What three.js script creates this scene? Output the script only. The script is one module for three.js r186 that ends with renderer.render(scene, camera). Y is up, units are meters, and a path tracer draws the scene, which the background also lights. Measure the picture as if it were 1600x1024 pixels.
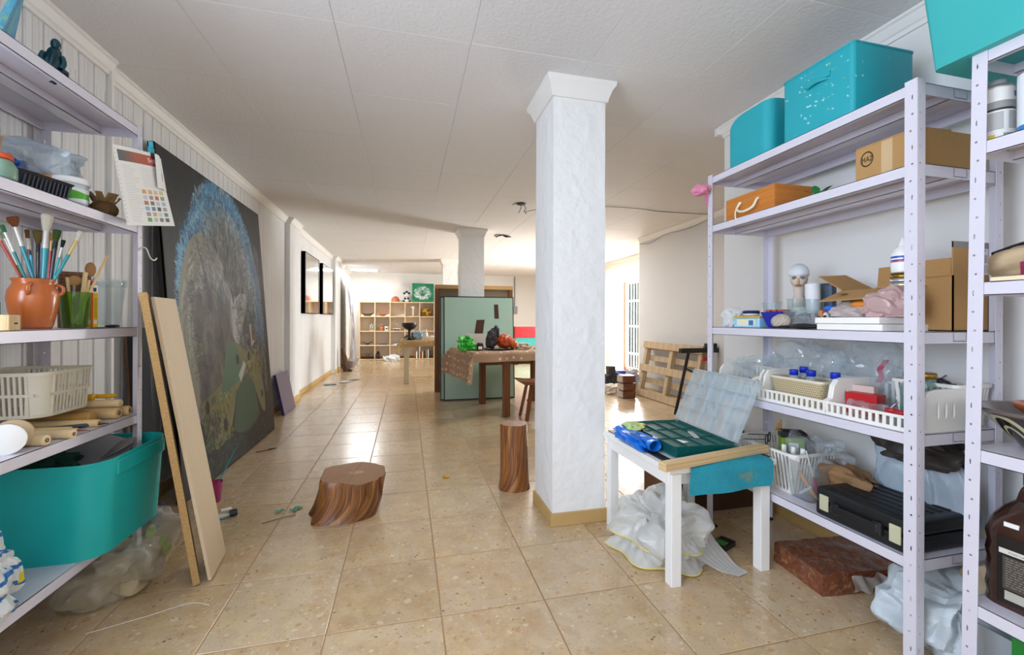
import * as THREE from 'three';
import { RoundedBoxGeometry } from 'three/addons/geometries/RoundedBoxGeometry.js';
import { mergeGeometries, mergeVertices, toCreasedNormals } from 'three/addons/utils/BufferGeometryUtils.js';
import { ImprovedNoise } from 'three/addons/math/ImprovedNoise.js';
import { RectAreaLightUniformsLib } from 'three/addons/lights/RectAreaLightUniformsLib.js';

// ---------------------------------------------------------------- camera, sky, lights, exposure
// Room frame: x to the right, y up, D = -z is the depth into the long room.
const scene = new THREE.Scene();
const camera = new THREE.PerspectiveCamera(2 * Math.atan(512 / 670.2) * 180 / Math.PI, 1600 / 1024, 0.05, 60);
camera.position.set(0, 1.099, 0);
camera.rotation.set(0, -0.2409, 0.0029, 'YXZ');
camera.setViewOffset(1600, 1024, 0, 12, 1600, 1024);   // vertical lens shift
scene.add(camera);
const renderer = new THREE.WebGLRenderer({ antialias: true });
renderer.toneMapping = THREE.LinearToneMapping;
renderer.toneMappingExposure = 1.0;
renderer.shadowMap.enabled = true;
RectAreaLightUniformsLib.init();
scene.background = new THREE.Color(0.86, 0.93, 1.0);    // overcast daylight outside the openings
scene.backgroundIntensity = 1.1;

function areaLight(name, color, intensity, w, h, pos, target) {
  const l = new THREE.RectAreaLight(color, intensity, w, h);
  l.name = name; l.position.set(pos[0], pos[1], -pos[2]); l.lookAt(target[0], target[1], -target[2]); scene.add(l); return l;
}
// daylight through the window in the left wall beside the camera, the window behind the camera and the doorway on the far right
areaLight('left_window_daylight', new THREE.Color(0.68, 0.80, 1.0), 11.5, 1.9, 1.2, [-1.56, 1.47, 0.2], [2, 1.47, 0.2]);
areaLight('rear_window_daylight', new THREE.Color(0.97, 0.97, 1.0), 2.2, 2.0, 1.15, [0.3, 1.5, -1.95], [0.3, 1.5, 1]);
areaLight('doorway_daylight', new THREE.Color(0.92, 0.965, 1.0), 62, 1.0, 1.8, [4.79, 1.0, 8.12], [0, 1.0, 8.12]);

// ---------------------------------------------------------------- helpers
let seedState = 20240611;
function rnd() { seedState = (seedState * 1664525 + 1013904223) >>> 0; return seedState / 4294967296; }
const rr = (a, b) => a + (b - a) * rnd();
const perlin = new ImprovedNoise();
const noise = (x, y, z) => perlin.noise(x, y, z);
const fbm = (x, y, z, o = 4) => { let s = 0, a = 0.5; for (let i = 0; i < o; i++) { s += a * noise(x, y, z); x *= 2.03; y *= 2.03; z *= 2.03; a *= 0.5; } return s; };
const PI = Math.PI;
const V = (x, y, d) => new THREE.Vector3(x, y, -d);
const taken = new Map();
function numbered(n) { const k = taken.get(n) ?? 0; taken.set(n, k + 1); return k ? n + '_' + String(k).padStart(3, '0') : n; }
function shade(o) { o.traverse((c) => { if (c.isMesh) { c.castShadow = true; c.receiveShadow = true; } }); return o; }
function tag(o, label, category, group) { o.userData.label = label; o.userData.category = category; if (group) o.userData.group = group; return o; }
// a thing: a Group at its base; x, y, D and a turn about the vertical
function thing(name, label, category, [x, y, d] = [0, 0, 0], turn = 0, group) {
  const g = new THREE.Group(); g.name = numbered(name); g.position.set(x, y, -d); g.rotation.y = turn; scene.add(g);
  return tag(g, label, category, group);
}
function structure(name, parent) { const g = new THREE.Group(); g.name = name; g.userData.kind = 'structure'; scene.add(g); return g; }
function part(name, geo, material, parent) { const m = new THREE.Mesh(geo, material); m.name = name; m.castShadow = m.receiveShadow = true; parent.add(m); return m; }
// geometry given in room coordinates, moved into the frame of an unturned parent
function wpart(name, geo, material, parent) {
  let p = parent, x = 0, y = 0, z = 0; while (p && p !== scene) { x += p.position.x; y += p.position.y; z += p.position.z; p = p.parent; }
  geo.translate(-x, -y, -z); return part(name, geo, material, parent);
}
function solo(name, geo, material, label, category, [x, y, d] = [0, 0, 0], turn = 0, group) {
  const m = part(numbered(name), geo, material, scene); m.position.set(x, y, -d); m.rotation.y = turn; return tag(m, label, category, group);
}
const merge = (list) => mergeGeometries(list.map((g) => { const q = g.index ? g.toNonIndexed() : g; for (const k of Object.keys(q.attributes)) if (!['position', 'normal', 'uv'].includes(k)) q.deleteAttribute(k); return q; }));
// box by extents: x0..x1, y0..y1, z0..z1 (z local, towards the camera), optional rounding
function bx(x0, x1, y0, y1, z0, z1, r = 0, seg = 2) {
  const w = x1 - x0, h = y1 - y0, d = z1 - z0;
  const g = r > 0 ? new RoundedBoxGeometry(w, h, d, seg, Math.min(r, w / 2.01, h / 2.01, d / 2.01)) : new THREE.BoxGeometry(w, h, d);
  g.translate((x0 + x1) / 2, (y0 + y1) / 2, (z0 + z1) / 2); return g;
}
// box in room coordinates with D extents
const bxD = (x0, x1, y0, y1, d0, d1, r = 0, seg = 2) => bx(x0, x1, y0, y1, -d1, -d0, r, seg);
// texture coordinates in metres by the dominant direction of each face
function uvm(g, s = 1, ox = 0, oy = 0, swap = false) {
  if (g.index) g = g.toNonIndexed();
  const p = g.attributes.position, n = g.attributes.normal, uv = new Float32Array(p.count * 2);
  for (let i = 0; i < p.count; i++) {
    const ax = Math.abs(n.getX(i)), ay = Math.abs(n.getY(i)), az = Math.abs(n.getZ(i));
    let u, v;
    if (ay >= ax && ay >= az) { u = p.getX(i); v = p.getZ(i); } else if (ax >= az) { u = p.getZ(i); v = p.getY(i); } else { u = p.getX(i); v = p.getY(i); }
    if (swap) [u, v] = [v, u];
    uv[i * 2] = u * s + ox; uv[i * 2 + 1] = v * s + oy;
  }
  g.setAttribute('uv', new THREE.BufferAttribute(uv, 2)); return g;
}
const lathe = (pts, seg = 24) => new THREE.LatheGeometry(pts.map(([r, y]) => new THREE.Vector2(Math.max(r, 1e-4), y)), seg);
const tube = (pts, r, seg = 24, rs = 6, closed = false) => new THREE.TubeGeometry(new THREE.CatmullRomCurve3(pts.map((p) => p.isVector3 ? p : new THREE.Vector3(...p)), closed), seg, r, rs, closed);
function rod(a, b, r0, r1 = r0, seg = 8) {
  const A = a.isVector3 ? a : new THREE.Vector3(...a), B = b.isVector3 ? b : new THREE.Vector3(...b), dir = B.clone().sub(A), g = new THREE.CylinderGeometry(r1, r0, dir.length(), seg);
  g.applyQuaternion(new THREE.Quaternion().setFromUnitVectors(new THREE.Vector3(0, 1, 0), dir.clone().normalize())); g.translate((A.x + B.x) / 2, (A.y + B.y) / 2, (A.z + B.z) / 2); return g;
}
// bar of rectangular section from a to b
function bar(a, b, w, h, up = [0, 1, 0]) {
  const A = new THREE.Vector3(...a), B = new THREE.Vector3(...b), dir = B.clone().sub(A), L = dir.length(), g = new THREE.BoxGeometry(w, h, L);
  const zx = dir.normalize(), xx = new THREE.Vector3(...up).cross(zx).normalize(), yx = zx.clone().cross(xx);
  g.applyMatrix4(new THREE.Matrix4().makeBasis(xx, yx, zx)); g.translate((A.x + B.x) / 2, (A.y + B.y) / 2, (A.z + B.z) / 2); return g;
}
function rrect(w, d, r, n = 5) {
  const out = [], hw = w / 2, hd = d / 2; r = Math.min(r, hw, hd);
  for (const [cx, cz, a0] of [[hw - r, hd - r, 0], [-hw + r, hd - r, PI / 2], [-hw + r, -hd + r, PI], [hw - r, -hd + r, 1.5 * PI]])
    for (let i = 0; i <= n; i++) { const a = a0 + i / n * PI / 2; out.push([cx + r * Math.cos(a), cz + r * Math.sin(a)]); }
  return out;
}
// skin through closed rings of equal length, rings: array of arrays of [x, y, z]
function loft(rings, cap0 = true, cap1 = true) {
  const n = rings[0].length, pos = [], uv = [], idx = [];
  rings.forEach((R, j) => { let l = 0; for (let i = 0; i <= n; i++) { const p = R[i % n]; if (i) { const q = R[i - 1]; l += Math.hypot(p[0] - q[0], p[1] - q[1], p[2] - q[2]); } pos.push(...p); uv.push(l, rings[j][0][1]); } });
  for (let j = 0; j + 1 < rings.length; j++) for (let i = 0; i < n; i++) { const a = j * (n + 1) + i, b = a + 1, c = a + n + 1, d = c + 1; idx.push(a, c, b, b, c, d); }
  const cap = (R, flip) => { const c = R.reduce((s, p) => [s[0] + p[0] / n, s[1] + p[1] / n, s[2] + p[2] / n], [0, 0, 0]), o = pos.length / 3; pos.push(...c); uv.push(c[0], c[2]); for (let i = 0; i < n; i++) { pos.push(...R[i]); uv.push(R[i][0], R[i][2]); } for (let i = 0; i < n; i++) { const a = o + 1 + i, b = o + 1 + (i + 1) % n; flip ? idx.push(o, a, b) : idx.push(o, b, a); } };
  if (cap0) cap(rings[0], true); if (cap1) cap(rings[rings.length - 1], false);
  const g = new THREE.BufferGeometry(); g.setAttribute('position', new THREE.Float32BufferAttribute(pos, 3)); g.setAttribute('uv', new THREE.Float32BufferAttribute(uv, 2)); g.setIndex(idx);
  return toCreasedNormals(g, 0.7);
}
// open rounded tub with a wall thickness: levels [[y, w, d, r]...] outside from the bottom up
function tubShape(levels, t = 0.004, n = 6, sub = 0) {
  const dense = (R) => sub ? R.flatMap((p, i) => { const q = R[(i + 1) % R.length], L = Math.hypot(q[0] - p[0], q[2] - p[2]), m = L > 0.06 ? sub : 1; return Array.from({ length: m }, (_, k) => p.map((v, a) => v + (q[a] - v) * k / m)); }) : R;
  const ring = ([y, w, d, r]) => dense(rrect(w, d, r, n).map(([x, z]) => [x, y, z]));
  const top = levels[levels.length - 1];
  const inner = levels.map(([y, w, d, r], i) => [i ? y : y + t, w - 2 * t, d - 2 * t, Math.max(r - t, 0.001)]).reverse();
  return loft([...levels.map(ring), ...inner.map(ring)], true, true);
}
// crumpled bag: a sphere pushed in by ridged noise, flat underneath; half sizes in metres
function bagShape(sx, sy, sz, seed, { crumple = 0.22, freq = 2.2, detail = 20, flat = 0.75, pinch = 0 } = {}) {
  let g = new THREE.IcosahedronGeometry(1, Math.round(detail * 1.5)); g.deleteAttribute('uv'); g.deleteAttribute('normal'); g = mergeVertices(g, 1e-4);
  const p = g.attributes.position, tri = (x) => Math.abs(2 * (x - Math.floor(x + 0.5))), dirs = [];   // creases along random directions between flat facets
  for (let k = 0; k < 9; k++) { const a = seed * 2.7 + k * 2.4, z = ((k * 0.618 + seed * 0.37) % 1) * 2 - 1, q = Math.sqrt(1 - z * z), f = freq * (0.28 + 0.11 * k); dirs.push([Math.cos(a) * q * f, z * f, Math.sin(a) * q * f, (seed * 1.7 + k * 0.73) % 1, 0.34 / (1 + 0.42 * k)]); }
  for (let i = 0; i < p.count; i++) {
    let x = p.getX(i), y = p.getY(i), z = p.getZ(i); const wx = x + 0.35 * noise(x * 1.3 + seed, y * 1.3, z * 1.3), wy = y + 0.35 * noise(x * 1.3, y * 1.3 + seed, z * 1.3 + 5), wz = z + 0.35 * noise(x * 1.3 + 9, y * 1.3, z * 1.3 + seed);
    let c = 0; for (const [a, b2, c2, o, am] of dirs) c += am * (tri(wx * a + wy * b2 + wz * c2 + o) - 0.5);
    const k = 1 + crumple * 2.3 * c + 0.22 * noise(x * 0.9 + seed * 3, y * 0.9, z * 0.9), sg = (v) => Math.sign(v) * Math.pow(Math.abs(v), 0.8);
    x = sg(x) * k; y = sg(y) * k; z = sg(z) * k;
    if (pinch && y > 0.2) { const q = Math.max(0.12, 1 - pinch * (y - 0.2)); x *= q; z *= q; }
    if (y < -flat) y = -flat + (y + flat) * 0.03;
    p.setXYZ(i, x * sx, (y + flat) * sy / (1 + flat), z * sz);
  }
  g = toCreasedNormals(g, 0.45); g.computeBoundingBox(); g.translate(0, -g.boundingBox.min.y, 0); return g;
}
const blob = (fn, detail = 12) => { let g = new THREE.IcosahedronGeometry(1, detail); g.deleteAttribute('uv'); g.deleteAttribute('normal'); g = mergeVertices(g, 1e-4); const p = g.attributes.position, v = new THREE.Vector3(); for (let i = 0; i < p.count; i++) { v.fromBufferAttribute(p, i); fn(v); p.setXYZ(i, v.x, v.y, v.z); } g.computeVertexNormals(); return g; };
// sheet of cloth over u,v in 0..1
function sheet(fn, nu = 24, nv = 24, us = 1, vs = 1) {
  const g = new THREE.PlaneGeometry(1, 1, nu, nv), p = g.attributes.position, uv = g.attributes.uv;
  for (let i = 0; i < p.count; i++) { const u = uv.getX(i), v = uv.getY(i), q = fn(u, v); p.setXYZ(i, q[0], q[1], q[2]); uv.setXY(i, u * us, v * vs); }
  g.computeVertexNormals(); return g;
}
function extrude(pts, depth, bevel = 0, holes = []) {
  const s = new THREE.Shape(pts.map(([x, y]) => new THREE.Vector2(x, y)));
  for (const h of holes) s.holes.push(new THREE.Path(h.map(([x, y]) => new THREE.Vector2(x, y))));
  return new THREE.ExtrudeGeometry(s, { depth: depth - 2 * bevel, bevelEnabled: bevel > 0, bevelSize: bevel, bevelThickness: bevel, bevelOffset: -bevel, bevelSegments: 2, curveSegments: 8 }).translate(0, 0, bevel);
}
function mirrored(g, sx, sz) { if (g.index) g = g.toNonIndexed(); g.scale(sx, 1, sz); if (sx * sz < 0) { for (const a of Object.values(g.attributes)) { const n = a.itemSize, q = a.array; for (let i = 0; i < a.count; i += 3) for (let k = 0; k < n; k++) { const t = q[(i + 1) * n + k]; q[(i + 1) * n + k] = q[(i + 2) * n + k]; q[(i + 2) * n + k] = t; } } } g.computeVertexNormals(); return g; }
const circle = (x, y, r, n = 8, ry = r) => Array.from({ length: n }, (_, i) => [x + r * Math.cos(i / n * 2 * PI), y + ry * Math.sin(i / n * 2 * PI)]);

// ---------------------------------------------------------------- textures
function canvasTex(w, h, draw, { metres = null, srgb = true, wrap = true } = {}) {
  const c = document.createElement('canvas'); c.width = w; c.height = h; const x = c.getContext('2d'); draw(x, w, h);
  const t = new THREE.CanvasTexture(c); t.magFilter = THREE.LinearFilter; if (srgb) t.colorSpace = THREE.SRGBColorSpace;
  if (wrap) { t.wrapS = t.wrapT = THREE.RepeatWrapping; } if (metres) t.repeat.set(1 / metres[0], 1 / metres[1]); return t;
}
const css = (c, a = 1) => `rgba(${c[0] | 0},${c[1] | 0},${c[2] | 0},${a})`;
const mixc = (a, b, t) => [a[0] + (b[0] - a[0]) * t, a[1] + (b[1] - a[1]) * t, a[2] + (b[2] - a[2]) * t];
function speckle(x, w, h, amp) { const im = x.getImageData(0, 0, w, h), d = im.data; for (let i = 0; i < d.length; i += 4) { const n = (rnd() - 0.5) * amp; d[i] += n; d[i + 1] += n; d[i + 2] += n; } x.putImageData(im, 0, 0); }
function noiseTex(size, metres, cell, contrast = 1, base = 128) {   // seamless value noise, three octaves
  const oct = [1, 2, 4].map((m) => { const n = Math.max(2, Math.round(cell * m * 0.5)); return { n, v: Float32Array.from({ length: n * n }, () => rnd() * 2 - 1), a: 1 / m }; }), sm = (t) => t * t * (3 - 2 * t);
  return canvasTex(size, size, (x, w, h) => { const im = x.createImageData(w, h); for (let j = 0; j < h; j++) for (let i = 0; i < w; i++) {
    let s = 0; for (const { n, v, a } of oct) { const fx = i / w * n, fy = j / h * n, x0 = fx | 0, y0 = fy | 0, x1 = (x0 + 1) % n, y1 = (y0 + 1) % n, u = sm(fx - x0), q = sm(fy - y0); s += a * ((v[y0 * n + x0] * (1 - u) + v[y0 * n + x1] * u) * (1 - q) + (v[y1 * n + x0] * (1 - u) + v[y1 * n + x1] * u) * q); }
    const c = Math.max(0, Math.min(255, base + contrast * 70 * s)), k = (j * w + i) * 4; im.data[k] = im.data[k + 1] = im.data[k + 2] = c; im.data[k + 3] = 255; }
  x.putImageData(im, 0, 0); }, { metres: [metres, metres], srgb: false });
}
// wood: streaks along v
function woodTex(light, dark, { n = 260, w = 256, h = 512, metres = [0.3, 0.9], knots = 2, amp = 14, alpha = 0.25 } = {}) {
  return canvasTex(w, h, (x) => {
    x.fillStyle = css(light); x.fillRect(0, 0, w, h);
    for (let i = 0; i < n; i++) { const px = rnd() * w, lw = rr(0.6, 4), k = rnd(); x.strokeStyle = css(mixc(light, dark, 0.3 + 0.7 * k), alpha * rr(0.4, 1.2)); x.lineWidth = lw; const ph = rnd() * 6, am = rr(1, 5); for (const o of [-w, 0, w]) { x.beginPath(); for (let y = 0; y <= h; y += 16) { const q = px + o + am * Math.sin(ph + y / h * 2 * PI); y ? x.lineTo(q, y) : x.moveTo(q, y); } x.stroke(); } }
    for (let i = 0; i < knots; i++) { const kx = rr(30, w - 30), ky = rr(40, h - 40); for (let r = 10; r > 1; r -= 2) { x.strokeStyle = css(mixc(dark, light, r / 14), 0.6); x.lineWidth = 2; x.beginPath(); x.ellipse(kx, ky, r, r * 1.7, 0, 0, 7); x.stroke(); } }
    speckle(x, w, h, amp);
  }, { metres });
}
const texTerrazzo = canvasTex(1024, 1024, (x, w, h) => {
  x.fillStyle = '#cdb798'; x.fillRect(0, 0, w, h);
  for (let i = 0; i < 500; i++) { x.fillStyle = css([[222, 200, 160], [196, 164, 118], [214, 186, 142], [190, 160, 118]][i % 4], 0.22); x.beginPath(); x.ellipse(rnd() * w, rnd() * h, rr(15, 70), rr(12, 50), rnd() * 3, 0, 7); x.fill(); }
  const chip = (r, c, a) => { const px = rnd() * w, py = rnd() * h, k = 5 + (rnd() * 4 | 0), t = rnd() * 6, e = rr(0.5, 1); for (const ox of [-w, 0, w]) for (const oy of [-h, 0, h]) { if (px + ox < -40 || px + ox > w + 40 || py + oy < -40 || py + oy > h + 40) continue; x.fillStyle = css(c, a); x.beginPath(); for (let i = 0; i < k; i++) { const an = t + i / k * 6.283, q = r * (0.7 + 0.3 * Math.sin(i * 5 + t)); x.lineTo(px + ox + Math.cos(an) * q, py + oy + Math.sin(an) * q * e); } x.fill(); } };
  for (let i = 0; i < 3600; i++) chip(rr(1.5, 6), [[236, 220, 188], [182, 146, 100], [206, 170, 120], [228, 208, 170], [170, 134, 92]][rnd() * 5 | 0], 0.45);
  for (let i = 0; i < 800; i++) chip(rr(5, 13), [[238, 224, 194], [196, 156, 104], [212, 178, 128], [224, 202, 164], [186, 150, 108]][rnd() * 5 | 0], 0.5);
  for (let i = 0; i < 120; i++) chip(rr(9, 20), [[240, 228, 200], [188, 142, 90], [206, 162, 100], [218, 190, 150]][rnd() * 4 | 0], 0.5);
  for (let i = 0; i < 130; i++) chip(rr(3, 9), [[112, 84, 54], [96, 74, 52], [140, 106, 64], [152, 112, 66]][rnd() * 4 | 0], 0.75);
  speckle(x, w, h, 16);
}, { metres: [1.1, 1.1] });
const texPlaster = noiseTex(512, 1.1, 44, 1.2);
const texPanelBump = noiseTex(512, 0.7, 120, 1.3);
const texFine = noiseTex(256, 0.12, 60, 1.3);
const texWash = canvasTex(512, 1024, (x, w, h) => {
  x.fillStyle = '#e5e4e3'; x.fillRect(0, 0, w, h);
  for (let i = 0; i < 620; i++) { const k = rnd(); x.fillStyle = k < 0.45 ? css([186, 181, 175], rr(0.05, 0.25)) : k < 0.56 ? css([160, 152, 145], rr(0.05, 0.25)) : css([236, 232, 224], rr(0.1, 0.4)); x.fillRect(rnd() * w, rnd() * h * 1.3 - 0.3 * h, rr(1, 5), rr(60, 700)); }
  speckle(x, w, h, 10);
}, { metres: [0.55, 2.2] });
const texPine = woodTex([226, 198, 148], [176, 128, 72], { n: 160 });
const texChip = canvasTex(256, 256, (x, w, h) => { x.fillStyle = '#c19a62'; x.fillRect(0, 0, w, h); for (let i = 0; i < 1500; i++) { x.fillStyle = css([[226, 192, 134], [150, 110, 66], [204, 164, 104], [120, 86, 52]][i % 4], 0.6); x.fillRect(rnd() * w, rnd() * h, rr(2, 9), rr(1, 4)); } }, { metres: [0.12, 0.12] });
const texPly = woodTex([222, 200, 166], [196, 166, 124], { n: 90, knots: 0, alpha: 0.14 });
const texBrownWood = woodTex([134, 82, 40], [78, 42, 18], { n: 220, knots: 1 });
const texPallet = woodTex([214, 190, 154], [138, 108, 78], { n: 160, knots: 5, alpha: 0.3 });
const texBark = canvasTex(512, 512, (x, w, h) => {
  x.fillStyle = '#7c4a1e'; x.fillRect(0, 0, w, h);
  for (let i = 0; i < 26; i++) { x.fillStyle = css([[186, 120, 56], [70, 34, 12], [206, 150, 84], [150, 88, 34]][i % 4], 0.55); const px = rnd() * w, y0 = rr(-200, 300), l = rr(200, 500), q = rr(10, 40); x.beginPath(); x.moveTo(px, y0); x.bezierCurveTo(px + q, y0 + l * 0.3, px + q, y0 + l * 0.7, px + rr(-20, 20), y0 + l); x.bezierCurveTo(px - q * 0.5, y0 + l * 0.7, px - q * 0.4, y0 + l * 0.3, px, y0); x.fill(); }
  for (let i = 0; i < 240; i++) { const k = rnd(), c = k < 0.35 ? [62, 30, 10] : k < 0.6 ? [122, 66, 24] : k < 0.82 ? [176, 104, 44] : [206, 146, 76]; x.fillStyle = css(c, rr(0.15, 0.5)); const px = rnd() * w, lw = rr(2, 18), y0 = rnd() * h - 100, l = rr(80, 420), s = rr(-0.12, 0.12); x.beginPath(); x.moveTo(px, y0); x.quadraticCurveTo(px + lw, y0 + l / 2, px + s * l, y0 + l); x.quadraticCurveTo(px - lw * 0.6, y0 + l / 2, px, y0); x.fill(); }
  for (let i = 0; i < 60; i++) { x.strokeStyle = css([36, 16, 6], rr(0.4, 0.9)); x.lineWidth = rr(0.8, 2.4); const px = rnd() * w, y0 = rnd() * h; x.beginPath(); x.moveTo(px, y0); x.lineTo(px + rr(-10, 10), y0 + rr(60, 200)); x.stroke(); }
  speckle(x, w, h, 14);
});
const texRings = canvasTex(256, 256, (x, w, h) => {
  x.fillStyle = '#9a6a42'; x.fillRect(0, 0, w, h);
  for (let r = 128; r > 2; r -= 3) { x.strokeStyle = css(r % 2 ? [112, 70, 40] : [176, 134, 94], 0.35); x.lineWidth = rr(1, 3); x.beginPath(); x.ellipse(128, 128, r, r * rr(0.95, 1.02), 0, 0, 7); x.stroke(); }
  x.fillStyle = 'rgba(210,176,136,0.5)'; x.beginPath(); x.ellipse(135, 130, 26, 14, 0.3, 0, 7); x.fill();
  for (let i = 0; i < 9; i++) { const a = rnd() * 6.28; x.strokeStyle = 'rgba(60,34,18,0.5)'; x.lineWidth = 1.2; x.beginPath(); x.moveTo(128, 128); x.lineTo(128 + Math.cos(a) * 110, 128 + Math.sin(a) * 110); x.stroke(); } speckle(x, w, h, 20);
}, { wrap: false });
const texCard = canvasTex(256, 256, (x, w, h) => { x.fillStyle = '#b98f58'; x.fillRect(0, 0, w, h); for (let i = 0; i < 128; i++) { x.fillStyle = css(i % 2 ? [170, 128, 76] : [196, 156, 100], 0.14); x.fillRect(i * 2, 0, 2, h); } speckle(x, w, h, 16); }, { metres: [0.25, 0.25] });
const texStars = (bg, fg) => canvasTex(512, 512, (x, w, h) => { x.fillStyle = css(bg); x.fillRect(0, 0, w, h); for (let i = 0; i < 46; i++) { const px = (i % 7) * 73 + 36 + rr(-12, 12), py = (i / 7 | 0) * 73 + 36 + rr(-12, 12), r = rr(11, 24); x.fillStyle = css(fg, 0.85); x.beginPath(); for (let k = 0; k < 12; k++) { const a = k / 12 * 6.283, q = k % 2 ? r * 0.4 : r; x.lineTo(px + Math.cos(a) * q, py + Math.sin(a) * q); } x.fill(); } speckle(x, w, h, 18); }, { metres: [0.6, 0.6] });

// ---------------------------------------------------------------- materials
const mat = (hex, r = 0.6, o = {}) => new THREE.MeshPhysicalMaterial({ color: hex, roughness: r, side: THREE.DoubleSide, ...o });
const clear = (hex, { t = 0.96, r = 0.05, th = 0, ...o } = {}) => mat(hex, r, { transmission: t, thickness: th, ior: 1.45, ...o });
const M = {
  tile: [0, 1, 2, 3].map((i) => mat(['#fbf8f4', '#f6f0e8', '#efe8de', '#fbf4ec'][i], 0.26, { map: texTerrazzo, clearcoat: 0.6, clearcoatRoughness: 0.2 })),
  grout: mat('#a5835a', 0.9),
  panel: mat('#e6e4e3', 0.85, { bumpMap: texPanelBump, bumpScale: 0.0011 }), panelBack: mat('#cfc8be', 0.9),
  board: mat('#ffffff', 0.55, { map: texWash }), boardBack: mat('#6e655a', 0.9),
  wall: mat('#ece9e4', 0.85, { bumpMap: texPlaster, bumpScale: 0.0012 }),
  wallWarm: mat('#dbdad9', 0.85, { bumpMap: texPlaster, bumpScale: 0.001 }),
  plaster: mat('#f0efec', 0.8, { bumpMap: texPlaster, bumpScale: 0.006 }),
  trim: mat('#efece6', 0.55), skirt: mat('#c8a468', 0.5, { bumpMap: texFine, bumpScale: 0.0004 }),
  steel: mat('#dcd8e2', 0.35, { metalness: 0.05, clearcoat: 0.3, clearcoatRoughness: 0.3 }),
  teal: mat('#0db3b0', 0.45), tealDark: mat('#0a6f74', 0.6), tealLit: mat('#3db4b2', 0.5),  // the palest teal has the light on one box put into its colour
  pine: mat('#ffffff', 0.6, { map: texPine }), ply: mat('#ffffff', 0.6, { map: texPly }), chip: mat('#ffffff', 0.8, { map: texChip }),
  brownWood: mat('#ffffff', 0.5, { map: texBrownWood }), pallet: mat('#ffffff', 0.8, { map: texPallet }),
  bark: mat('#ffffff', 0.38, { map: texBark, bumpMap: texBark, bumpScale: 0.004, clearcoat: 0.35, clearcoatRoughness: 0.25 }), rings: mat('#ffffff', 0.5, { map: texRings, clearcoat: 0.15 }),
  card: mat('#ffffff', 0.85, { map: texCard }), paper: mat('#f4f1ea', 0.8), white: mat('#f3f1ec', 0.45), whitePlastic: mat('#efece4', 0.35), creamPlastic: mat('#e8dfc8', 0.4),
  black: mat('#141416', 0.45), blackPlastic: mat('#17191c', 0.4), darkGrey: mat('#3c424a', 0.5), grey: mat('#9a9a9c', 0.5), chrome: mat('#c8c8cc', 0.2, { metalness: 1 }),
  gold: mat('#b08a32', 0.3, { metalness: 0.9 }), red: mat('#c0161c', 0.4), blue: mat('#1446b8', 0.4), navy: mat('#15256e', 0.5), yellow: mat('#e8b414', 0.45), orange: mat('#e07a18', 0.5), green: mat('#2f8f3a', 0.5),
  terracotta: mat('#c0621c', 0.3, { clearcoat: 0.6, clearcoatRoughness: 0.15 }), glass: clear('#e6f2ee', { t: 0.95, r: 0.03 }), film: clear('#f6fafc', { t: 0.84, r: 0.12 }), filmWhite: mat('#eef0ee', 0.4, { transmission: 0.25, thickness: 0 }), frosted: clear('#f4f8f8', { t: 0.93, r: 0.1 }),
  cream: mat('#efe3c4', 0.8), tealPaint: mat('#0f8a92', 0.3), brass: mat('#c89b3c', 0.35, { metalness: 0.8 }), silver: mat('#d6d2ca', 0.3, { metalness: 0.7 }),
};

// ---------------------------------------------------------------- the setting
const H = 2.39;
function chamferSlab(w, h, d, c, up = true) {   // slab with chamfered visible edges, visible face at y = 0, centred
  const ring = (y, q) => [[w / 2 - q, y, d / 2 - q], [-w / 2 + q, y, d / 2 - q], [-w / 2 + q, y, -d / 2 + q], [w / 2 - q, y, -d / 2 + q]];
  const s = up ? 1 : -1, rings = [ring(-h * s, 0), ring(-c * s, 0), ring(0, c)]; if (!up) rings.reverse();
  return loft(rings, true, true);
}
{ // floor: 40 cm terrazzo tiles, the near ones one by one, the distant ones joined
  const fl = structure('floor');
  wpart('mortar_bed', bxD(-1.9, 5.0, -0.12, -0.0015, -2.2, 12.6), M.grout, fl);
  const geos = Array.from({ length: 12 }, (_, k) => uvm(chamferSlab(0.3955, 0.02, 0.3955, 0.0016), 1, rnd() * 9, rnd() * 9, k % 2 === 1));
  const far = [];
  for (let i = -5; i < 12; i++) for (let j = -9; j < 27; j++) {
    const x = 0.1293 + 0.4 * (i + 0.5), d = 1.6056 + 0.4 * (j + 0.5); if (x > 4.7) continue;
    const near = d > 1.1 && d < 6.7 && x < 3.9 && x - 0.25 < 0.25 + 1.75 * d, g = geos[(i * 7 + j * 5 + 100 + (rnd() * 4 | 0)) % 12];
    if (near) { const t = part('floor_tile', g, M.tile[(rnd() * 4) | 0], fl); t.position.set(x, rr(-0.0004, 0), -d); }
    else far.push(g.clone().translate(x, rr(-0.0004, 0), -d));
  }
  part('distant_floor_tiles', merge(far), M.tile[1], fl).userData.kind = 'stuff';
}
{ // ceiling of 60 cm textured panels
  const ce = structure('ceiling');
  wpart('ceiling_slab', bxD(-1.9, 5.0, H + 0.012, H + 0.15, -2.2, 12.6), M.panelBack, ce);
  const geos = Array.from({ length: 6 }, (_, k) => uvm(chamferSlab(0.5992, 0.012, 0.5992, 0.0022, false), 1, rnd() * 9, rnd() * 9, k % 2 === 1));
  for (let i = -1; i < 10; i++) for (let j = -7; j < 18; j++) {
    const x = -0.909 + 0.6 * (i + 0.5), d = 1.9906 + 0.6 * (j + 0.5);
    const p = part('ceiling_panel', geos[(rnd() * 6) | 0], M.panel, ce); p.position.set(x, H + rr(0, 0.0012), -d);
  }
}
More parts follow.
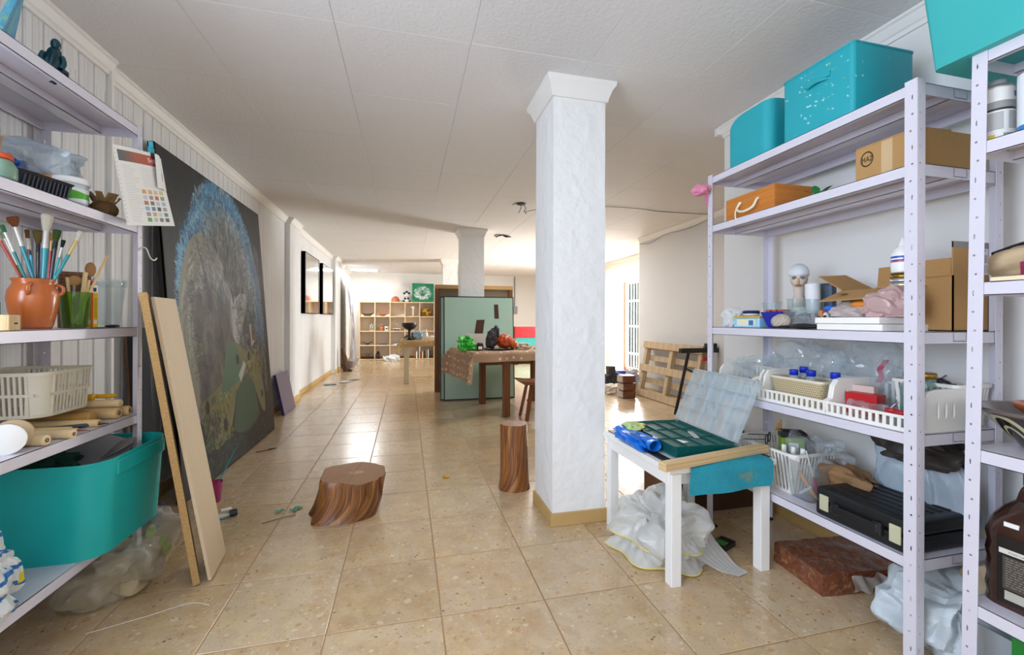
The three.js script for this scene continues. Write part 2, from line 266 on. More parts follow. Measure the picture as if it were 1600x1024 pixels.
function crown(parent, x, d0, d1, s = 1, name = 'crown_moulding') {   // cove strip along D on a wall at x, s = direction into the room
  const pts = [[0, 0], [0.045, 0], [0.045, -0.012], [0.036, -0.018], [0.020, -0.05], [0.012, -0.056], [0.012, -0.075], [0, -0.075]].map(([a, b]) => [a, b]);
  let g = extrude(pts, d1 - d0); if (s < 0) g = mirrored(g, -1, 1); g.translate(x, H, -d1);
  return wpart(name, toCreasedNormals(g, 0.3), M.trim, parent);
}
{ // left wall: whitewashed vertical boards with pilasters
  const w = structure('wall_left');
  wpart('wall_backing', bxD(-1.66, -1.515, 0, H, 1.2, 12.4), M.boardBack, w);
  wpart('plain_wall_part', merge([bxD(-1.66, -1.5, 0, H, -2.1, -0.75), bxD(-1.66, -1.5, 0, H, 1.15, 1.2), bxD(-1.66, -1.5, 0, 0.87, -0.75, 1.15), bxD(-1.66, -1.5, 2.07, H, -0.75, 1.15)]), M.wall, w);
  const bw = 0.095, prof = (h) => uvm(bx(-0.02, 0, 0, h, -bw / 2 + 0.0022, bw / 2 - 0.0022, 0.006, 1), 1, rnd() * 3, rnd() * 3);
  const geos = Array.from({ length: 8 }, () => prof(2.30));
  const section = (d0, d1, x) => {
    const n = Math.round((d1 - d0) / bw), s = (d1 - d0) / n;
    for (let i = 0; i < n; i++) { const b = part('wall_board', geos[(rnd() * 8) | 0], M.board, w); b.position.set(x, 0.055, -(d0 + (i + 0.5) * s)); b.scale.z = s / bw; }
    wpart('baseboard', bxD(x - 0.02, x + 0.012, 0, 0.075, d0, d1, 0.004), M.skirt, w);
    crown(w, x, d0, d1);
  };
  for (const [d, a, b] of [[5.95, -1.52, -1.436], [6.45, -1.52, -1.436], [9.35, -1.52, -1.411], [10.05, -1.52, -1.411]]) wpart('pilaster_side', uvm(bxD(a, b, 0, H, d - 0.004, d + 0.004)), M.board, w);
  section(1.2, 2.57, -1.455); section(2.57, 5.95, -1.495); section(5.95, 6.45, -1.435); section(6.45, 9.35, -1.495); section(9.35, 10.05, -1.41);
  wpart('board_end', bxD(-1.52, -1.436, 0, H, 2.565, 2.585), M.trim, w);
  wpart('plain_wall_part', bxD(-1.515, -1.49, 0, H, 10.05, 12.4), M.wall, w); wpart('baseboard', bxD(-1.5, -1.478, 0, 0.075, 10.05, 12.4), M.skirt, w);
  crown(w, -1.49, 10.05, 12.4);
}
{ // window openings beside and behind the camera
  const f = structure('window_1');
  wpart('window_frame', merge([bxD(-1.66, -1.48, 0.84, 0.89, -0.8, 1.19, 0.004), bxD(-1.63, -1.58, 2.03, 2.07, -0.75, 1.15), bxD(-1.63, -1.58, 0.89, 2.07, -0.75, -0.7), bxD(-1.63, -1.58, 0.89, 2.07, 1.1, 1.15), bxD(-1.63, -1.58, 0.89, 2.07, 0.18, 0.22)]), M.trim, f);
  const r = structure('wall_rear');
  wpart('plain_wall_part', merge([bxD(-1.66, -0.7, 0, H, -2.12, -1.9), bxD(1.3, 2.2, 0, H, -2.12, -1.9), bxD(-0.7, 1.3, 0, 0.92, -2.12, -1.9), bxD(-0.7, 1.3, 2.08, H, -2.12, -1.9)]), M.wall, r);
  const f2 = structure('window_2');
  wpart('window_frame', merge([bxD(-0.75, 1.35, 0.89, 0.93, -2.12, -1.87, 0.004), bxD(-0.7, 1.3, 2.04, 2.08, -2.08, -2.03), bxD(-0.7, -0.65, 0.93, 2.08, -2.08, -2.03), bxD(1.25, 1.3, 0.93, 2.08, -2.08, -2.03), bxD(0.28, 0.32, 0.93, 2.08, -2.08, -2.03)]), M.trim, f2);
}
{ // right side: near wall behind the shelves, the recess, the doorway wall
  const w = structure('wall_right');
  wpart('plain_wall_part', uvm(bxD(2.06, 2.2, 0, H, -2.1, 2.45, 0.006)), M.wall, w); wpart('baseboard', bxD(2.045, 2.06, 0, 0.07, -1.9, 2.45), M.skirt, w); crown(w, 2.06, -1.9, 2.45, -1);
  wpart('crown_moulding', bxD(2.015, 2.2, H - 0.05, H, 2.45, 2.49, 0.006), M.trim, w);
  const w2 = structure('wall_recess');
  wpart('plain_wall_part', uvm(bxD(2.2, 3.7, 0, H, 2.33, 2.45)), M.wallWarm, w2); wpart('plain_wall_part', uvm(bxD(3.58, 3.72, 0, H, 2.33, 6.12)), M.wallWarm, w2); wpart('plain_wall_part', uvm(bxD(3.72, 4.8, 0, H, 6.0, 6.12)), M.wallWarm, w2);
  crown(w2, 3.58, 2.45, 6.1, -1); wpart('baseboard', bxD(3.565, 3.58, 0, 0.07, 2.45, 6.12), M.skirt, w2);
  const w3 = structure('wall_doorway');
  wpart('plain_wall_part', merge([bxD(4.43, 4.78, 0, H, 6.12, 7.6), bxD(4.43, 4.78, 0, H, 8.65, 12.5), bxD(4.43, 4.78, 1.94, H, 7.6, 8.65)]), M.wall, w3);
  crown(w3, 4.43, 6.12, 12.4, -1);
  wpart('light_switch', bxD(4.42, 4.432, 0.86, 0.95, 8.78, 8.86, 0.004), M.white, w3);
  const b = structure('wall_back');
  wpart('plain_wall_part', uvm(bxD(-1.7, 4.8, 0, H, 12.4, 12.55)), M.wall, b); wpart('baseboard', bxD(-1.5, 4.43, 0, 0.075, 12.385, 12.4), M.skirt, b);
  wpart('picture_rail', bxD(-1.5, 4.43, H - 0.035, H, 12.37, 12.4), M.trim, b);
  wpart('switch_box', bxD(3.05, 3.2, 1.28, 1.5, 12.33, 12.4, 0.01), M.grey, b); wpart('conduit', rod(V(3.12, 1.5, 12.38), V(3.12, H, 12.38), 0.02), M.grey, b);
  // barred gate and what lies outside the doorway
  const g = structure('door_1');
  wpart('gate_frame', merge([bxD(4.71, 4.75, 0, 1.94, 7.6, 7.64), bxD(4.71, 4.75, 0, 1.94, 8.61, 8.65), bxD(4.71, 4.75, 1.9, 1.94, 7.6, 8.65), bxD(4.71, 4.75, 0.02, 0.07, 7.6, 8.65)]), M.white, g);
  for (let k = 0; k < 8; k++) wpart('gate_bar', rod(V(4.73, 0.05, 7.72 + k * 0.117), V(4.73, 1.92, 7.72 + k * 0.117), 0.009), M.grey, g);
  for (const y of [0.36, 0.95, 1.5]) wpart('gate_rail', bxD(4.715, 4.745, y, y + 0.035, 7.6, 8.65), M.white, g);
  wpart('doorpost_wood', bxD(4.68, 4.71, 0, 1.94, 8.58, 8.65), M.brownWood, g);
  const out = structure('wall_yard');
  wpart('yard_wall', bxD(7.4, 7.6, -0.1, 3.2, 3, 15), mat('#8f9a8c', 0.9), out); wpart('yard_paving', bxD(4.78, 9, -0.2, -0.05, 3, 15), mat('#a89f92', 0.9), out);
}
function column(label, x0, x1, d0, d1) {
  const cx = (x0 + x1) / 2, cd = (d0 + d1) / 2, w = x1 - x0, d = d1 - d0, t = thing('column', label, 'column', [cx, 0, cd], 0, 'square plastered columns');
  let g = new RoundedBoxGeometry(w, H, d, 3, 0.008); g = new THREE.BoxGeometry(w, H, d, 10, 70, 10); const p = g.attributes.position;
  for (let i = 0; i < p.count; i++) { const y = p.getY(i), k = 1 + 0.012 * fbm(y * 2 + x0, p.getX(i) * 6, p.getZ(i) * 6 + d0, 3) + (y < 0.55 ? 0.012 : 0) * THREE.MathUtils.smoothstep(0.55 - y, 0, 0.05); p.setX(i, p.getX(i) * k); p.setZ(i, p.getZ(i) * k); }
  g.translate(0, H / 2, 0); g.computeVertexNormals(); part('shaft', uvm(g), M.plaster, t);
  const prof = [[0, -0.10], [0.012, -0.10], [0.014, -0.085], [0.03, -0.04], [0.045, -0.022], [0.048, 0]], rings = prof.map(([o, y]) => [[w / 2 + o, y, d / 2 + o], [-w / 2 - o, y, d / 2 + o], [-w / 2 - o, y, -d / 2 - o], [w / 2 + o, y, -d / 2 - o]]);
  const c = loft(rings, true, true); c.translate(0, H, 0); part('crown_moulding', c, M.trim, t);
  part('skirting', merge([bx(-w / 2 - 0.012, w / 2 + 0.012, 0, 0.07, d / 2 - 0.002, d / 2 + 0.012, 0.003), bx(-w / 2 - 0.012, w / 2 + 0.012, 0, 0.07, -d / 2 - 0.012, -d / 2 + 0.002, 0.003), bx(-w / 2 - 0.012, -w / 2 + 0.002, 0, 0.07, -d / 2, d / 2, 0.003), bx(w / 2 - 0.002, w / 2 + 0.012, 0, 0.07, -d / 2, d / 2, 0.003)]), M.skirt, t);
  return t;
}
column('white rough-plastered square column with tan skirting beside the small white table', 0.757, 1.055, 2.165, 2.48);
column('white square column standing behind the leaning green glass panes', 0.745, 1.075, 6.06, 6.37);
column('white square column in the far room before the wooden shelves', 0.75, 1.06, 9.25, 9.56);
// fluorescent fittings: one at the far end, three added unseen to brighten the room
function tubeLight(label, [x, y, d], len, along, power) {
  const t = thing('ceiling_light', label, 'ceiling light', [x, y, d], along === 'D' ? PI / 2 : 0), L = len / 2;
  part('housing', bx(-L - 0.03, L + 0.03, 0.03, 0.09, -0.03, 0.03, 0.006), M.white, t);
  part('tube', rod([-L, 0.008, 0], [L, 0.008, 0], 0.014, 0.014, 10), mat('#ffffff', 0.4, { emissive: new THREE.Color(0.96, 0.98, 1.0), emissiveIntensity: 8 }), t);
  for (const s of [-1, 1]) part('end_cap', bx(s * (L + 0.01) - 0.012, s * (L + 0.01) + 0.012, -0.012, 0.035, -0.016, 0.016, 0.004), M.grey, t);
  const l = areaLight('fluorescent_light', new THREE.Color(0.94, 0.97, 1.0), power, len, 0.05, [x, y - 0.014, d], [x, 0, d]); if (along === 'D') l.rotation.set(-PI / 2, 0, PI / 2);
}
tubeLight('lit fluorescent tube fitting on the ceiling near the far left corner', [-1.03, 2.30, 11.2], 0.66, 'X', 420);
tubeLight('added fluorescent tube fitting brightening the middle room, unseen behind the near white column', [1.75, 2.30, 4.5], 0.9, 'D', 150);  // added lamp, out of view, lights the middle of the room
tubeLight('added unseen fluorescent tube fitting brightening the room between the recess and the second column', [2.6, 2.30, 7.1], 0.9, 'D', 190);  // second added lamp for the middle of the room
tubeLight('added unseen fluorescent tube fitting brightening the far room before the back wall', [3.3, 2.30, 9.8], 0.9, 'D', 260);  // added lamp that lifts the back wall and bookcase

// ---------------------------------------------------------------- steel shelving
// local frame: base centre; length along z (D), depth along x; s = +1 when the open front looks towards -x
const postCache = new Map();
function flange(h, w = 0.034) {
  const key = h + '|' + w; if (postCache.has(key)) return postCache.get(key).clone();
  const holes = [];
  for (let y = 0.05, k = 0; y < h - 0.03; y += 0.0535, k++) holes.push(k % 3 === 0 ? circle(w * 0.36, y, 0.0022, 6, 0.009) : circle(w * (k % 3 === 1 ? 0.5 : 0.36), y, 0.0034, 7));
  const g = extrude([[0, 0], [w, 0], [w, h], [0, h]], 0.0016, 0, holes); postCache.set(key, g); return g.clone();
}
function anglePost(h, sx, sz) {   // corner at the origin, flanges along sx*x and sz*z
  const a = mirrored(flange(h), sx, 1), b = mirrored(flange(h).rotateY(-PI / 2), 1, sz);
  const rib = bx(Math.min(0, sx * 0.003), Math.max(0, sx * 0.003), 0, h, Math.min(0, sz * 0.003), Math.max(0, sz * 0.003));
  return merge([a, b, rib]);
}
function shelving(label, [x, y, d], depth, length, height, levels, { lean = 0, front = -1 } = {}) {
  const t = thing('shelving_unit', label, 'shelving', [x, y, d], 0, 'white steel shelving units'); t.rotation.x = lean;
  const hx = depth / 2, hz = length / 2;
  for (const sx of [-1, 1]) for (const sz of [-1, 1]) {
    const g = anglePost(height, -sx, -sz); g.translate(sx * hx, 0, sz * hz); const p = part('post', g, M.steel, t);
    const f = bx(-0.02, 0.02, 0, 0.012, -0.02, 0.02, 0.003); f.translate(sx * (hx - 0.017), 0, sz * (hz - 0.017)); part('foot', f, M.black, p);
    const jn = merge([bx(sx * hx - 0.0012, sx * hx + 0.0012, 0.898, 0.901, sz * hz - (sz > 0 ? 0.034 : -0.0), sz * hz + (sz > 0 ? 0.0 : 0.034)), bx(sx * hx - (sx > 0 ? 0.034 : 0), sx * hx + (sx > 0 ? 0 : 0.034), 0.898, 0.901, sz * hz - 0.0012, sz * hz + 0.0012)]);
    part('splice_joint', jn, M.grey, p);
  }
  for (const ly of levels) {
    const a = hx - 0.002, b = hz - 0.002;
    const g = merge([bx(-a, a, ly - 0.002, ly, -b, b), bx(-a, -a + 0.002, ly - 0.038, ly, -b, b), bx(a - 0.002, a, ly - 0.038, ly, -b, b), bx(-a, a, ly - 0.038, ly, -b, -b + 0.002), bx(-a, a, ly - 0.038, ly, b - 0.002, b),
      bx(-a, -a + 0.012, ly - 0.038, ly - 0.036, -b, b), bx(a - 0.012, a, ly - 0.038, ly - 0.036, -b, b)]);
    const s = part('shelf', g, M.steel, t);
    part('reinforcing_channel', merge([bx(-0.03, 0.03, ly - 0.032, ly - 0.030, -b, b), bx(-0.03, -0.028, ly - 0.032, ly - 0.003, -b, b), bx(0.028, 0.03, ly - 0.032, ly - 0.003, -b, b)]), M.steel, s);
  }
  return t;
}
const A5 = 0.335, A4 = 0.735, A3 = 1.064, A2 = 1.603, A1 = 1.862;           // shelf heights, right unit
const B5 = 0.29, B4 = 0.732, B3 = 1.205, B2 = 1.60, B1 = 1.855;             // unit at the right edge
const L5 = 0.262, L4 = 0.700, L3 = 1.064, L2 = 1.494, L1 = 1.900;           // left unit
shelving('white steel shelving unit holding plastic baskets, the black toolcase and cardboard boxes', [1.765, 0, 1.50], 0.39, 0.97, 1.872, [A5, A4, A3, A2, A1]);
shelving('white steel shelving unit with paint cans, dark pottery bowl and brown canister', [1.765, 0, 0.425], 0.39, 0.95, 1.865, [B5, B4, B3, B2, B1], { lean: 0.012 });
shelving('white steel shelving unit with paint brushes, wooden rollers and teal tub against the boarded wall', [-1.265, 0, 1.665], 0.35, 0.96, 1.91, [L5, L4, L3, L2, L1]);

// ---------------------------------------------------------------- teal fabric storage tubs
function tealTub(name, label, [x, y, d], w, dp, h, { material = M.teal, r = 0.05, taper = 0.0, handle = [-1, 0], slits = true, turn = 0, sag = 0 } = {}) {
  const t = thing(name, label, 'storage box', [x, y, d], turn, 'teal fabric storage tubs');
  const lv = [[0, w, dp, r], [h * 0.5, w + taper * 0.5, dp + taper * 0.5, r], [h, w + taper, dp + taper, r]];
  const g = tubShape(sag ? [lv[0], [h * 0.25, w, dp, r], lv[1], [h * 0.75, w, dp, r], lv[2]] : lv, 0.005, 7, sag ? 10 : 0);
  if (sag) { const p = g.attributes.position; for (let i = 0; i < p.count; i++) if (p.getY(i) > h * 0.4) { const f = p.getY(i) / h; p.setY(i, p.getY(i) - f * f * sag * h * (Math.pow(Math.max(0, -p.getZ(i) / dp * 2), 3) + 0.1 * Math.pow(Math.abs(p.getX(i)) / w * 2, 3))); }; g.computeVertexNormals(); }
  part('body', g, material, t);
  const rim = lv[2], rg = loft([[h - 0.006, 1], [h + 0.001, 1]].map(([yy]) => rrect(rim[1] + 0.004, rim[2] + 0.004, r, 7).map(([a, b]) => [a, yy, b])), false, false);
  if (!sag) part('rim_binding', rg, material, t);
  return t;
}
function tealHandle(t, x, y, z, len, material) {   // strap standing proud of the side, open underneath
  part('handle', tube([[x + 0.004, y, z - len / 2], [x - 0.010, y + 0.002, z - len / 4], [x - 0.014, y + 0.003, z], [x - 0.010, y + 0.002, z + len / 4], [x + 0.004, y, z + len / 2]], 0.005, 24, 6).scale(1, 1, 1), material, t);
  part('handle_flap', bx(x - 0.006, x + 0.002, y + 0.006, y + 0.026, z - len * 0.55, z + len * 0.55, 0.003), material, t);
}
const texTealSplat = canvasTex(512, 256, (x, w, h) => { x.fillStyle = '#25a9b4'; x.fillRect(0, 0, w, h); for (let i = 0; i < 70; i++) { x.fillStyle = rnd() < 0.7 ? css([238, 240, 232], rr(0.5, 0.95)) : css([196, 190, 120], 0.5); const k = i < 34 ? [w * rr(0.35, 0.6), h * rr(0.05, 0.8)] : [rnd() * w, rnd() * h]; x.beginPath(); x.ellipse(k[0], k[1], rr(0.6, 3.2), rr(0.8, 5), rnd(), 0, 7); x.fill(); } }, { metres: [0.9, 0.3] });
const tealSplat = mat('#ffffff', 0.5, { map: texTealSplat });
{
  const a = tealTub('storage_tub', 'small teal fabric tub with sagging rim on the top shelf, farther from the paint cans', [1.745, A1, 1.765], 0.27, 0.27, 0.268, { r: 0.045, sag: 0.28, material: mat('#25a9b4', 0.55) });
  part('lid_fold', bx(-0.10, 0.02, 0.258, 0.272, -0.02, 0.12, 0.006), mat('#25a9b4', 0.55), a);
  const b = tealTub('storage_tub', 'paint-splattered teal fabric tub with slit handle on the top shelf', [1.755, A1, 1.395], 0.30, 0.31, 0.278, { r: 0.016, material: tealSplat });
  tealHandle(b, -0.151, 0.19, 0.01, 0.10, mat('#25a9b4', 0.5));
  tealTub('storage_tub', 'large teal storage box with light put into its pale colour on top of the unit with the paint cans', [1.755, B1, 0.66], 0.42, 0.60, 0.32, { r: 0.02, taper: 0.05, material: M.tealLit });
  const c = tealTub('storage_tub', 'big open teal tub filled with grey plates on the lowest shelf', [-1.222, L5, 1.995], 0.375, 0.43, 0.335, { r: 0.085, taper: 0.03, handle: [1, 0] });
  part('handle_strap', bx(0.196, 0.2065, 0.268, 0.322, -0.17, 0.14, 0.004), M.teal, c);
  // what lies in the tub
  const pl = (n, label, pts, th, material, pos, rot) => { const g = extrude(pts, th, 0.001); const m = solo(n, g, material, label, 'sheet', pos); m.rotation.set(...rot); return m; };
  pl('metal_sheet', 'grey flat sheet lying across the open teal tub', [[-0.15, 0], [0.13, 0.01], [0.15, 0.2], [-0.1, 0.26]], 0.003, M.grey, [-1.24, L5 + 0.27, 1.95], [-1.2, 0.3, 0.1]);
  pl('metal_sheet', 'grey sheet with a torn corner standing upright in the teal tub', [[-0.12, 0], [0.12, 0], [0.02, 0.24], [-0.12, 0.26]], 0.003, mat('#a9a29a', 0.5), [-1.26, L5 + 0.14, 2.10], [-0.25, 0.5, 0]);
  pl('metal_sheet', 'curled grey plate edge sticking out of the teal tub', circle(0, 0.06, 0.09, 18, 0.06), 0.004, mat('#8f8a84', 0.5), [-1.16, L5 + 0.285, 2.03], [-1.25, -0.4, 0.15]);
  const cl = bagShape(0.12, 0.10, 0.08, 5.3, { crumple: 0.5, freq: 2.6 }); solo('dark_cloth', cl, mat('#0e3a2c', 0.9), 'crumpled dark green cloth inside the teal tub', 'cloth', [-1.29, L5 + 0.245, 1.90]);
}

// ---------------------------------------------------------------- left shelving: top and second shelf
{
  // figurine: seated monkey-like figure cast in dark teal
  const t = thing('figurine', 'small dark teal seated figurine on the top shelf by the boarded wall', 'figurine', [-1.16, L1, 1.775], 0.5);
  part('body', blob((v) => { const k = 1 + 0.2 * noise(v.x * 2, v.y * 2, v.z * 2); v.set(v.x * 0.026 * k * (1 - 0.3 * v.y) + 0.004 * v.y, v.y * 0.062 * k + 0.056, v.z * 0.028 * k); }, 8), mat('#12333c', 0.3, { metalness: 0.4 }), t);
  part('head', blob((v) => v.set(v.x * 0.013 + 0.006, v.y * 0.02 + 0.122, v.z * 0.015 + 0.006), 6), mat('#163c46', 0.3, { metalness: 0.4 }), t);
  part('arm', tube([[0.022, 0.085, 0.01], [0.026, 0.06, 0.02], [0.02, 0.035, 0.03]], 0.0075, 10, 6), mat('#1a4750', 0.3, { metalness: 0.4 }), t); part('arm', tube([[-0.022, 0.085, 0.01], [-0.026, 0.06, 0.02], [-0.012, 0.035, 0.03]], 0.0075, 10, 6), mat('#1a4750', 0.3, { metalness: 0.4 }), t);
  part('leg', tube([[0.02, 0.02, 0], [0.03, 0.022, 0.04], [0.03, 0.004, 0.056]], 0.011, 10, 6), mat('#12333c', 0.3, { metalness: 0.4 }), t); part('leg', tube([[-0.02, 0.02, 0], [-0.03, 0.022, 0.04], [-0.03, 0.004, 0.056]], 0.011, 10, 6), mat('#12333c', 0.3, { metalness: 0.4 }), t);
  // small canvas leaning on the top shelf
  const tx = canvasTex(256, 256, (x, w, h) => { x.fillStyle = '#4fa3c4'; x.fillRect(0, 0, w, h); for (let i = 0; i < 160; i++) { x.fillStyle = css([[60, 130, 190], [120, 190, 200], [180, 190, 120], [40, 90, 150]][i % 4], 0.25); x.beginPath(); x.ellipse(rnd() * w, rnd() * h, rr(5, 40), rr(4, 16), rnd() * 3, 0, 7); x.fill(); } x.fillStyle = 'rgba(190,180,90,0.6)'; x.fillRect(0, 0, w, 24); });
  const cv = solo('canvas_painting', uvm(bx(-0.14, 0.14, 0, 0.3, -0.009, 0.009, 0.002), 3), mat('#ffffff', 0.6, { map: tx }), 'small blue canvas lying tilted on the top shelf by the figurine', 'painting', [-1.27, L1 + 0.005, 1.70], -0.75); cv.rotation.set(-0.35, -0.9, 0.15);
  // second shelf
  const jar = thing('glass_jar', 'pale green glass jar with orange band on the second shelf', 'jar', [-1.135, L2, 1.545]);
  part('glass', lathe([[0, 0], [0.03, 0], [0.036, 0.01], [0.036, 0.04], [0.026, 0.058], [0.026, 0.066], [0.023, 0.066], [0.023, 0.055], [0.032, 0.038], [0.032, 0.012], [0, 0.006]], 20), clear('#b9d8c2', { t: 0.6, r: 0.15 }), jar); part('lid', lathe([[0, 0.078], [0.026, 0.078], [0.028, 0.066], [0.028, 0.06], [0, 0.06]], 20), mat('#d0542a', 0.5), jar);
  const rl = thing('fabric_roll', 'cream roll of material standing on the second shelf', 'roll', [-1.275, L2, 1.66]); part('sheet_roll', lathe([[0.0, 0], [0.024, 0], [0.025, 0.32], [0.013, 0.321], [0.012, 0.3], [0, 0.3]], 20), mat('#d8bd78', 0.8), rl); part('tie', lathe([[0.0256, 0.12], [0.0275, 0.13], [0.0256, 0.14]], 20), mat('#8c6a34', 0.8), rl);
  const bs = thing('whisk_brush', 'bundle of straw bristles beside the green jar', 'brush', [-1.20, L2, 1.60]);
  const straws = []; for (let i = 0; i < 46; i++) { const a = rnd() * 6.28, r = rr(0, 0.016); straws.push(rod([Math.cos(a) * r, 0.075, Math.sin(a) * r], [Math.cos(a) * r * 2.0, 0.158, Math.sin(a) * r * 2.0], 0.0013, 0.0008, 4)); } part('bristles', merge(straws), mat('#a87a3c', 0.8), bs); part('handle', lathe([[0, 0], [0.014, 0], [0.017, 0.03], [0.013, 0.075], [0.02, 0.085], [0, 0.085]], 14), mat('#6e4a24', 0.5), bs);
  const cb = thing('cardboard_tray', 'folded cardboard tray behind the black plastic tray', 'cardboard', [-1.30, L2, 1.83], 0.0); part('panel', uvm(bx(-0.10, 0.12, 0, 0.105, -0.003, 0.003), 1), M.card, cb); part('base', uvm(bx(-0.10, 0.12, 0, 0.004, -0.12, 0.0), 1), M.card, cb); part('panel', uvm(bx(-0.103, -0.098, 0, 0.09, -0.12, 0.0), 1), M.card, cb);
  const bg = solo('plastic_bag', bagShape(0.15, 0.13, 0.11, 3.1, { crumple: 0.42, freq: 2.4 }), clear('#eaf2f6', { t: 0.75, r: 0.15 }), 'clear plastic bag with blue print on the second left shelf', 'bag', [-1.33, L2 + 0.105, 1.92]); part('printed_patch', bagShape(0.075, 0.05, 0.06, 7.7, { crumple: 0.3 }), mat('#1c63b4', 0.5), bg).position.set(-0.03, 0.0, 0.062);
  const tr = thing('plastic_tray', 'black ribbed plastic tray on the second left shelf', 'tray', [-1.185, L2, 1.71], -0.2);
  part('tray_body', tubShape([[0, 0.10, 0.16, 0.02], [0.055, 0.13, 0.19, 0.025], [0.06, 0.14, 0.2, 0.028]], 0.003), mat('#23272e', 0.25), tr); const ribs = []; for (let i = 0; i < 12; i++) { const z = -0.07 + i * 0.0125; ribs.push(bar([0.0545, 0.006, z], [0.065, 0.05, z], 0.004, 0.003)); ribs.push(bar([-0.045 + i * 0.008, 0.006, 0.0835], [-0.055 + i * 0.0098, 0.05, 0.0945], 0.003, 0.004)); } part('ribs', merge(ribs), mat('#343a44', 0.25), tr);
  const tub = thing('tub', 'white tub with bright green label on the second left shelf', 'tub', [-1.165, L2, 1.865]);
  part('tub_body', lathe([[0, 0], [0.042, 0], [0.046, 0.085], [0, 0.085]], 28), mat('#c9d0d4', 0.4), tub); part('lid', lathe([[0, 0.104], [0.048, 0.104], [0.0505, 0.1], [0.0505, 0.084], [0.0465, 0.082]], 28), M.white, tub);
  const gl = canvasTex(256, 64, (x, w, h) => { x.fillStyle = '#eef2ea'; x.fillRect(0, 0, w, h); x.fillStyle = '#58b52c'; for (let k = 0; k < 2; k++) { x.beginPath(); x.moveTo(k * 128, 4); x.lineTo(k * 128 + 60, 20); x.lineTo(k * 128 + 128, 14); x.lineTo(k * 128 + 128, 44); x.lineTo(k * 128 + 50, 46); x.lineTo(k * 128, 56); x.fill(); } });
  part('label', lathe([[0.0436, 0.018], [0.0458, 0.066]], 28), mat('#ffffff', 0.4, { map: gl }), tub);
  const po = thing('dried_flower', 'brown dried seed head wrapped in clear film on the second left shelf', 'dried flower', [-1.15, L2, 2.01]);
  part('seed_cup', blob((v) => { const k = 1 + 0.12 * noise(v.x * 9, v.y * 9, v.z * 9); v.set(v.x * 0.042 * k, Math.max(-0.9, v.y) * 0.034 * k + 0.032, v.z * 0.042 * k); }, 10), mat('#6a4c26', 0.85), po);
  const pet = []; for (let i = 0; i < 26; i++) { const a = rnd() * 6.28, g = sheet((u, v) => [(u - 0.5) * 0.022 * (1 - v * 0.3), 0.045 + v * 0.045, 0.016 + v * 0.035 + 0.006 * Math.sin(v * 4 + i)], 2, 3); g.rotateY(a); pet.push(g); } part('petals', merge(pet), mat('#a98a58', 0.8, { transmission: 0.2 }), po);
  const pk = solo('small_packet', bx(-0.022, 0.022, 0, 0.085, -0.012, 0.012, 0.003), clear('#6fc0dd', { t: 0.4, r: 0.2 }), 'small clear and blue packet behind the green labelled tub', 'packet', [-1.22, L2, 2.0], 0.4);
  part('blue_strip', bx(-0.023, 0.023, 0.05, 0.072, -0.013, 0.013, 0.002), mat('#1e9fd0', 0.4), pk);
  // colour chart hanging by a clip from the post
  const chart = canvasTex(400, 640, (x, w, h) => {
    x.fillStyle = '#f6f4ee'; x.fillRect(0, 0, w, h); const gr = x.createLinearGradient(20, 0, 380, 0); gr.addColorStop(0, '#5f7076'); gr.addColorStop(0.4, '#b4644c'); gr.addColorStop(1, '#c8534a'); x.fillStyle = gr; x.fillRect(24, 30, 356, 86); x.fillStyle = '#f4dfd8'; x.font = 'bold 52px serif'; x.fillText('Set', 282, 88);
    for (let i = 0; i < 26; i++) { x.fillStyle = 'rgba(150,146,140,0.4)'; x.fillRect(40, 150 + i * 18, rr(60, 120), 3); if (i < 9) x.fillRect(180, 150 + i * 18, rr(120, 180), 3); }
    const cols = ['#e6a960', '#e3b37c', '#ecc9a0', '#d9d2a0', '#dcd6dc', '#b8998c', '#c9785c', '#b0a084', '#bd7f66', '#7d8078', '#cfd4d6', '#a9cdd6', '#8fbccc', '#7c8fa4', '#5d6670', '#b8aab2', '#b896ac', '#c2bf8a', '#dfe0d6', '#6f98a0', '#6fae62', '#d0ccc6', '#7f8e88', '#6c7070'];
    cols.forEach((c, i) => { x.fillStyle = c; x.fillRect(150 + (i % 4) * 58, 330 + (i / 4 | 0) * 48, 38, 34); });
    for (let i = 0; i < 18; i++) { x.fillStyle = '#c8c4bc'; x.beginPath(); x.arc(9, 30 + i * 34, 4, 0, 7); x.fill(); }
  }, { wrap: false });
  const ch = thing('colour_chart', 'paper colour chart with rows of swatches clipped to the end post', 'paper', [-1.06, 1.835, 2.145]);
  const O = [-1.06, 1.835, -2.145], corner = [[-1.06, 1.743, -1.887], [-1.05, 1.812, -2.17], [-1.03, 1.524, -2.276], [-1.05, 1.459, -1.958]].map((p) => [p[0] - O[0], p[1] - O[1], p[2] - O[2]]);
  const quad = (c, off) => sheet((u, v) => { const q = (k) => (c[3][k] * (1 - u) + c[2][k] * u) * (1 - v) + (c[0][k] * (1 - u) + c[1][k] * u) * v; return [q(0) + off + 0.006 * Math.sin(u * 5), q(1), q(2)]; }, 8, 8);
  part('sheet', quad(corner, 0.004), mat('#ffffff', 0.7, { map: chart }), ch);
  const card = canvasTex(128, 256, (x, w, h) => { x.fillStyle = '#f2f0ea'; x.fillRect(0, 0, w, h); x.fillStyle = '#c02820'; x.fillRect(62, 92, 16, 26); x.fillStyle = '#1a1a1a'; x.fillRect(56, 130, 30, 62); x.fillStyle = '#f2f0ea'; x.fillRect(68, 150, 6, 40); }, { wrap: false });
  const cc = [[-1.05, 1.80, -2.13], [-1.05, 1.80, -2.19], [-1.04, 1.665, -2.215], [-1.045, 1.66, -2.145]].map((p) => [p[0] - O[0], p[1] - O[1], p[2] - O[2]]); part('small_card', quad(cc, 0.009), mat('#ffffff', 0.7, { map: card }), ch);
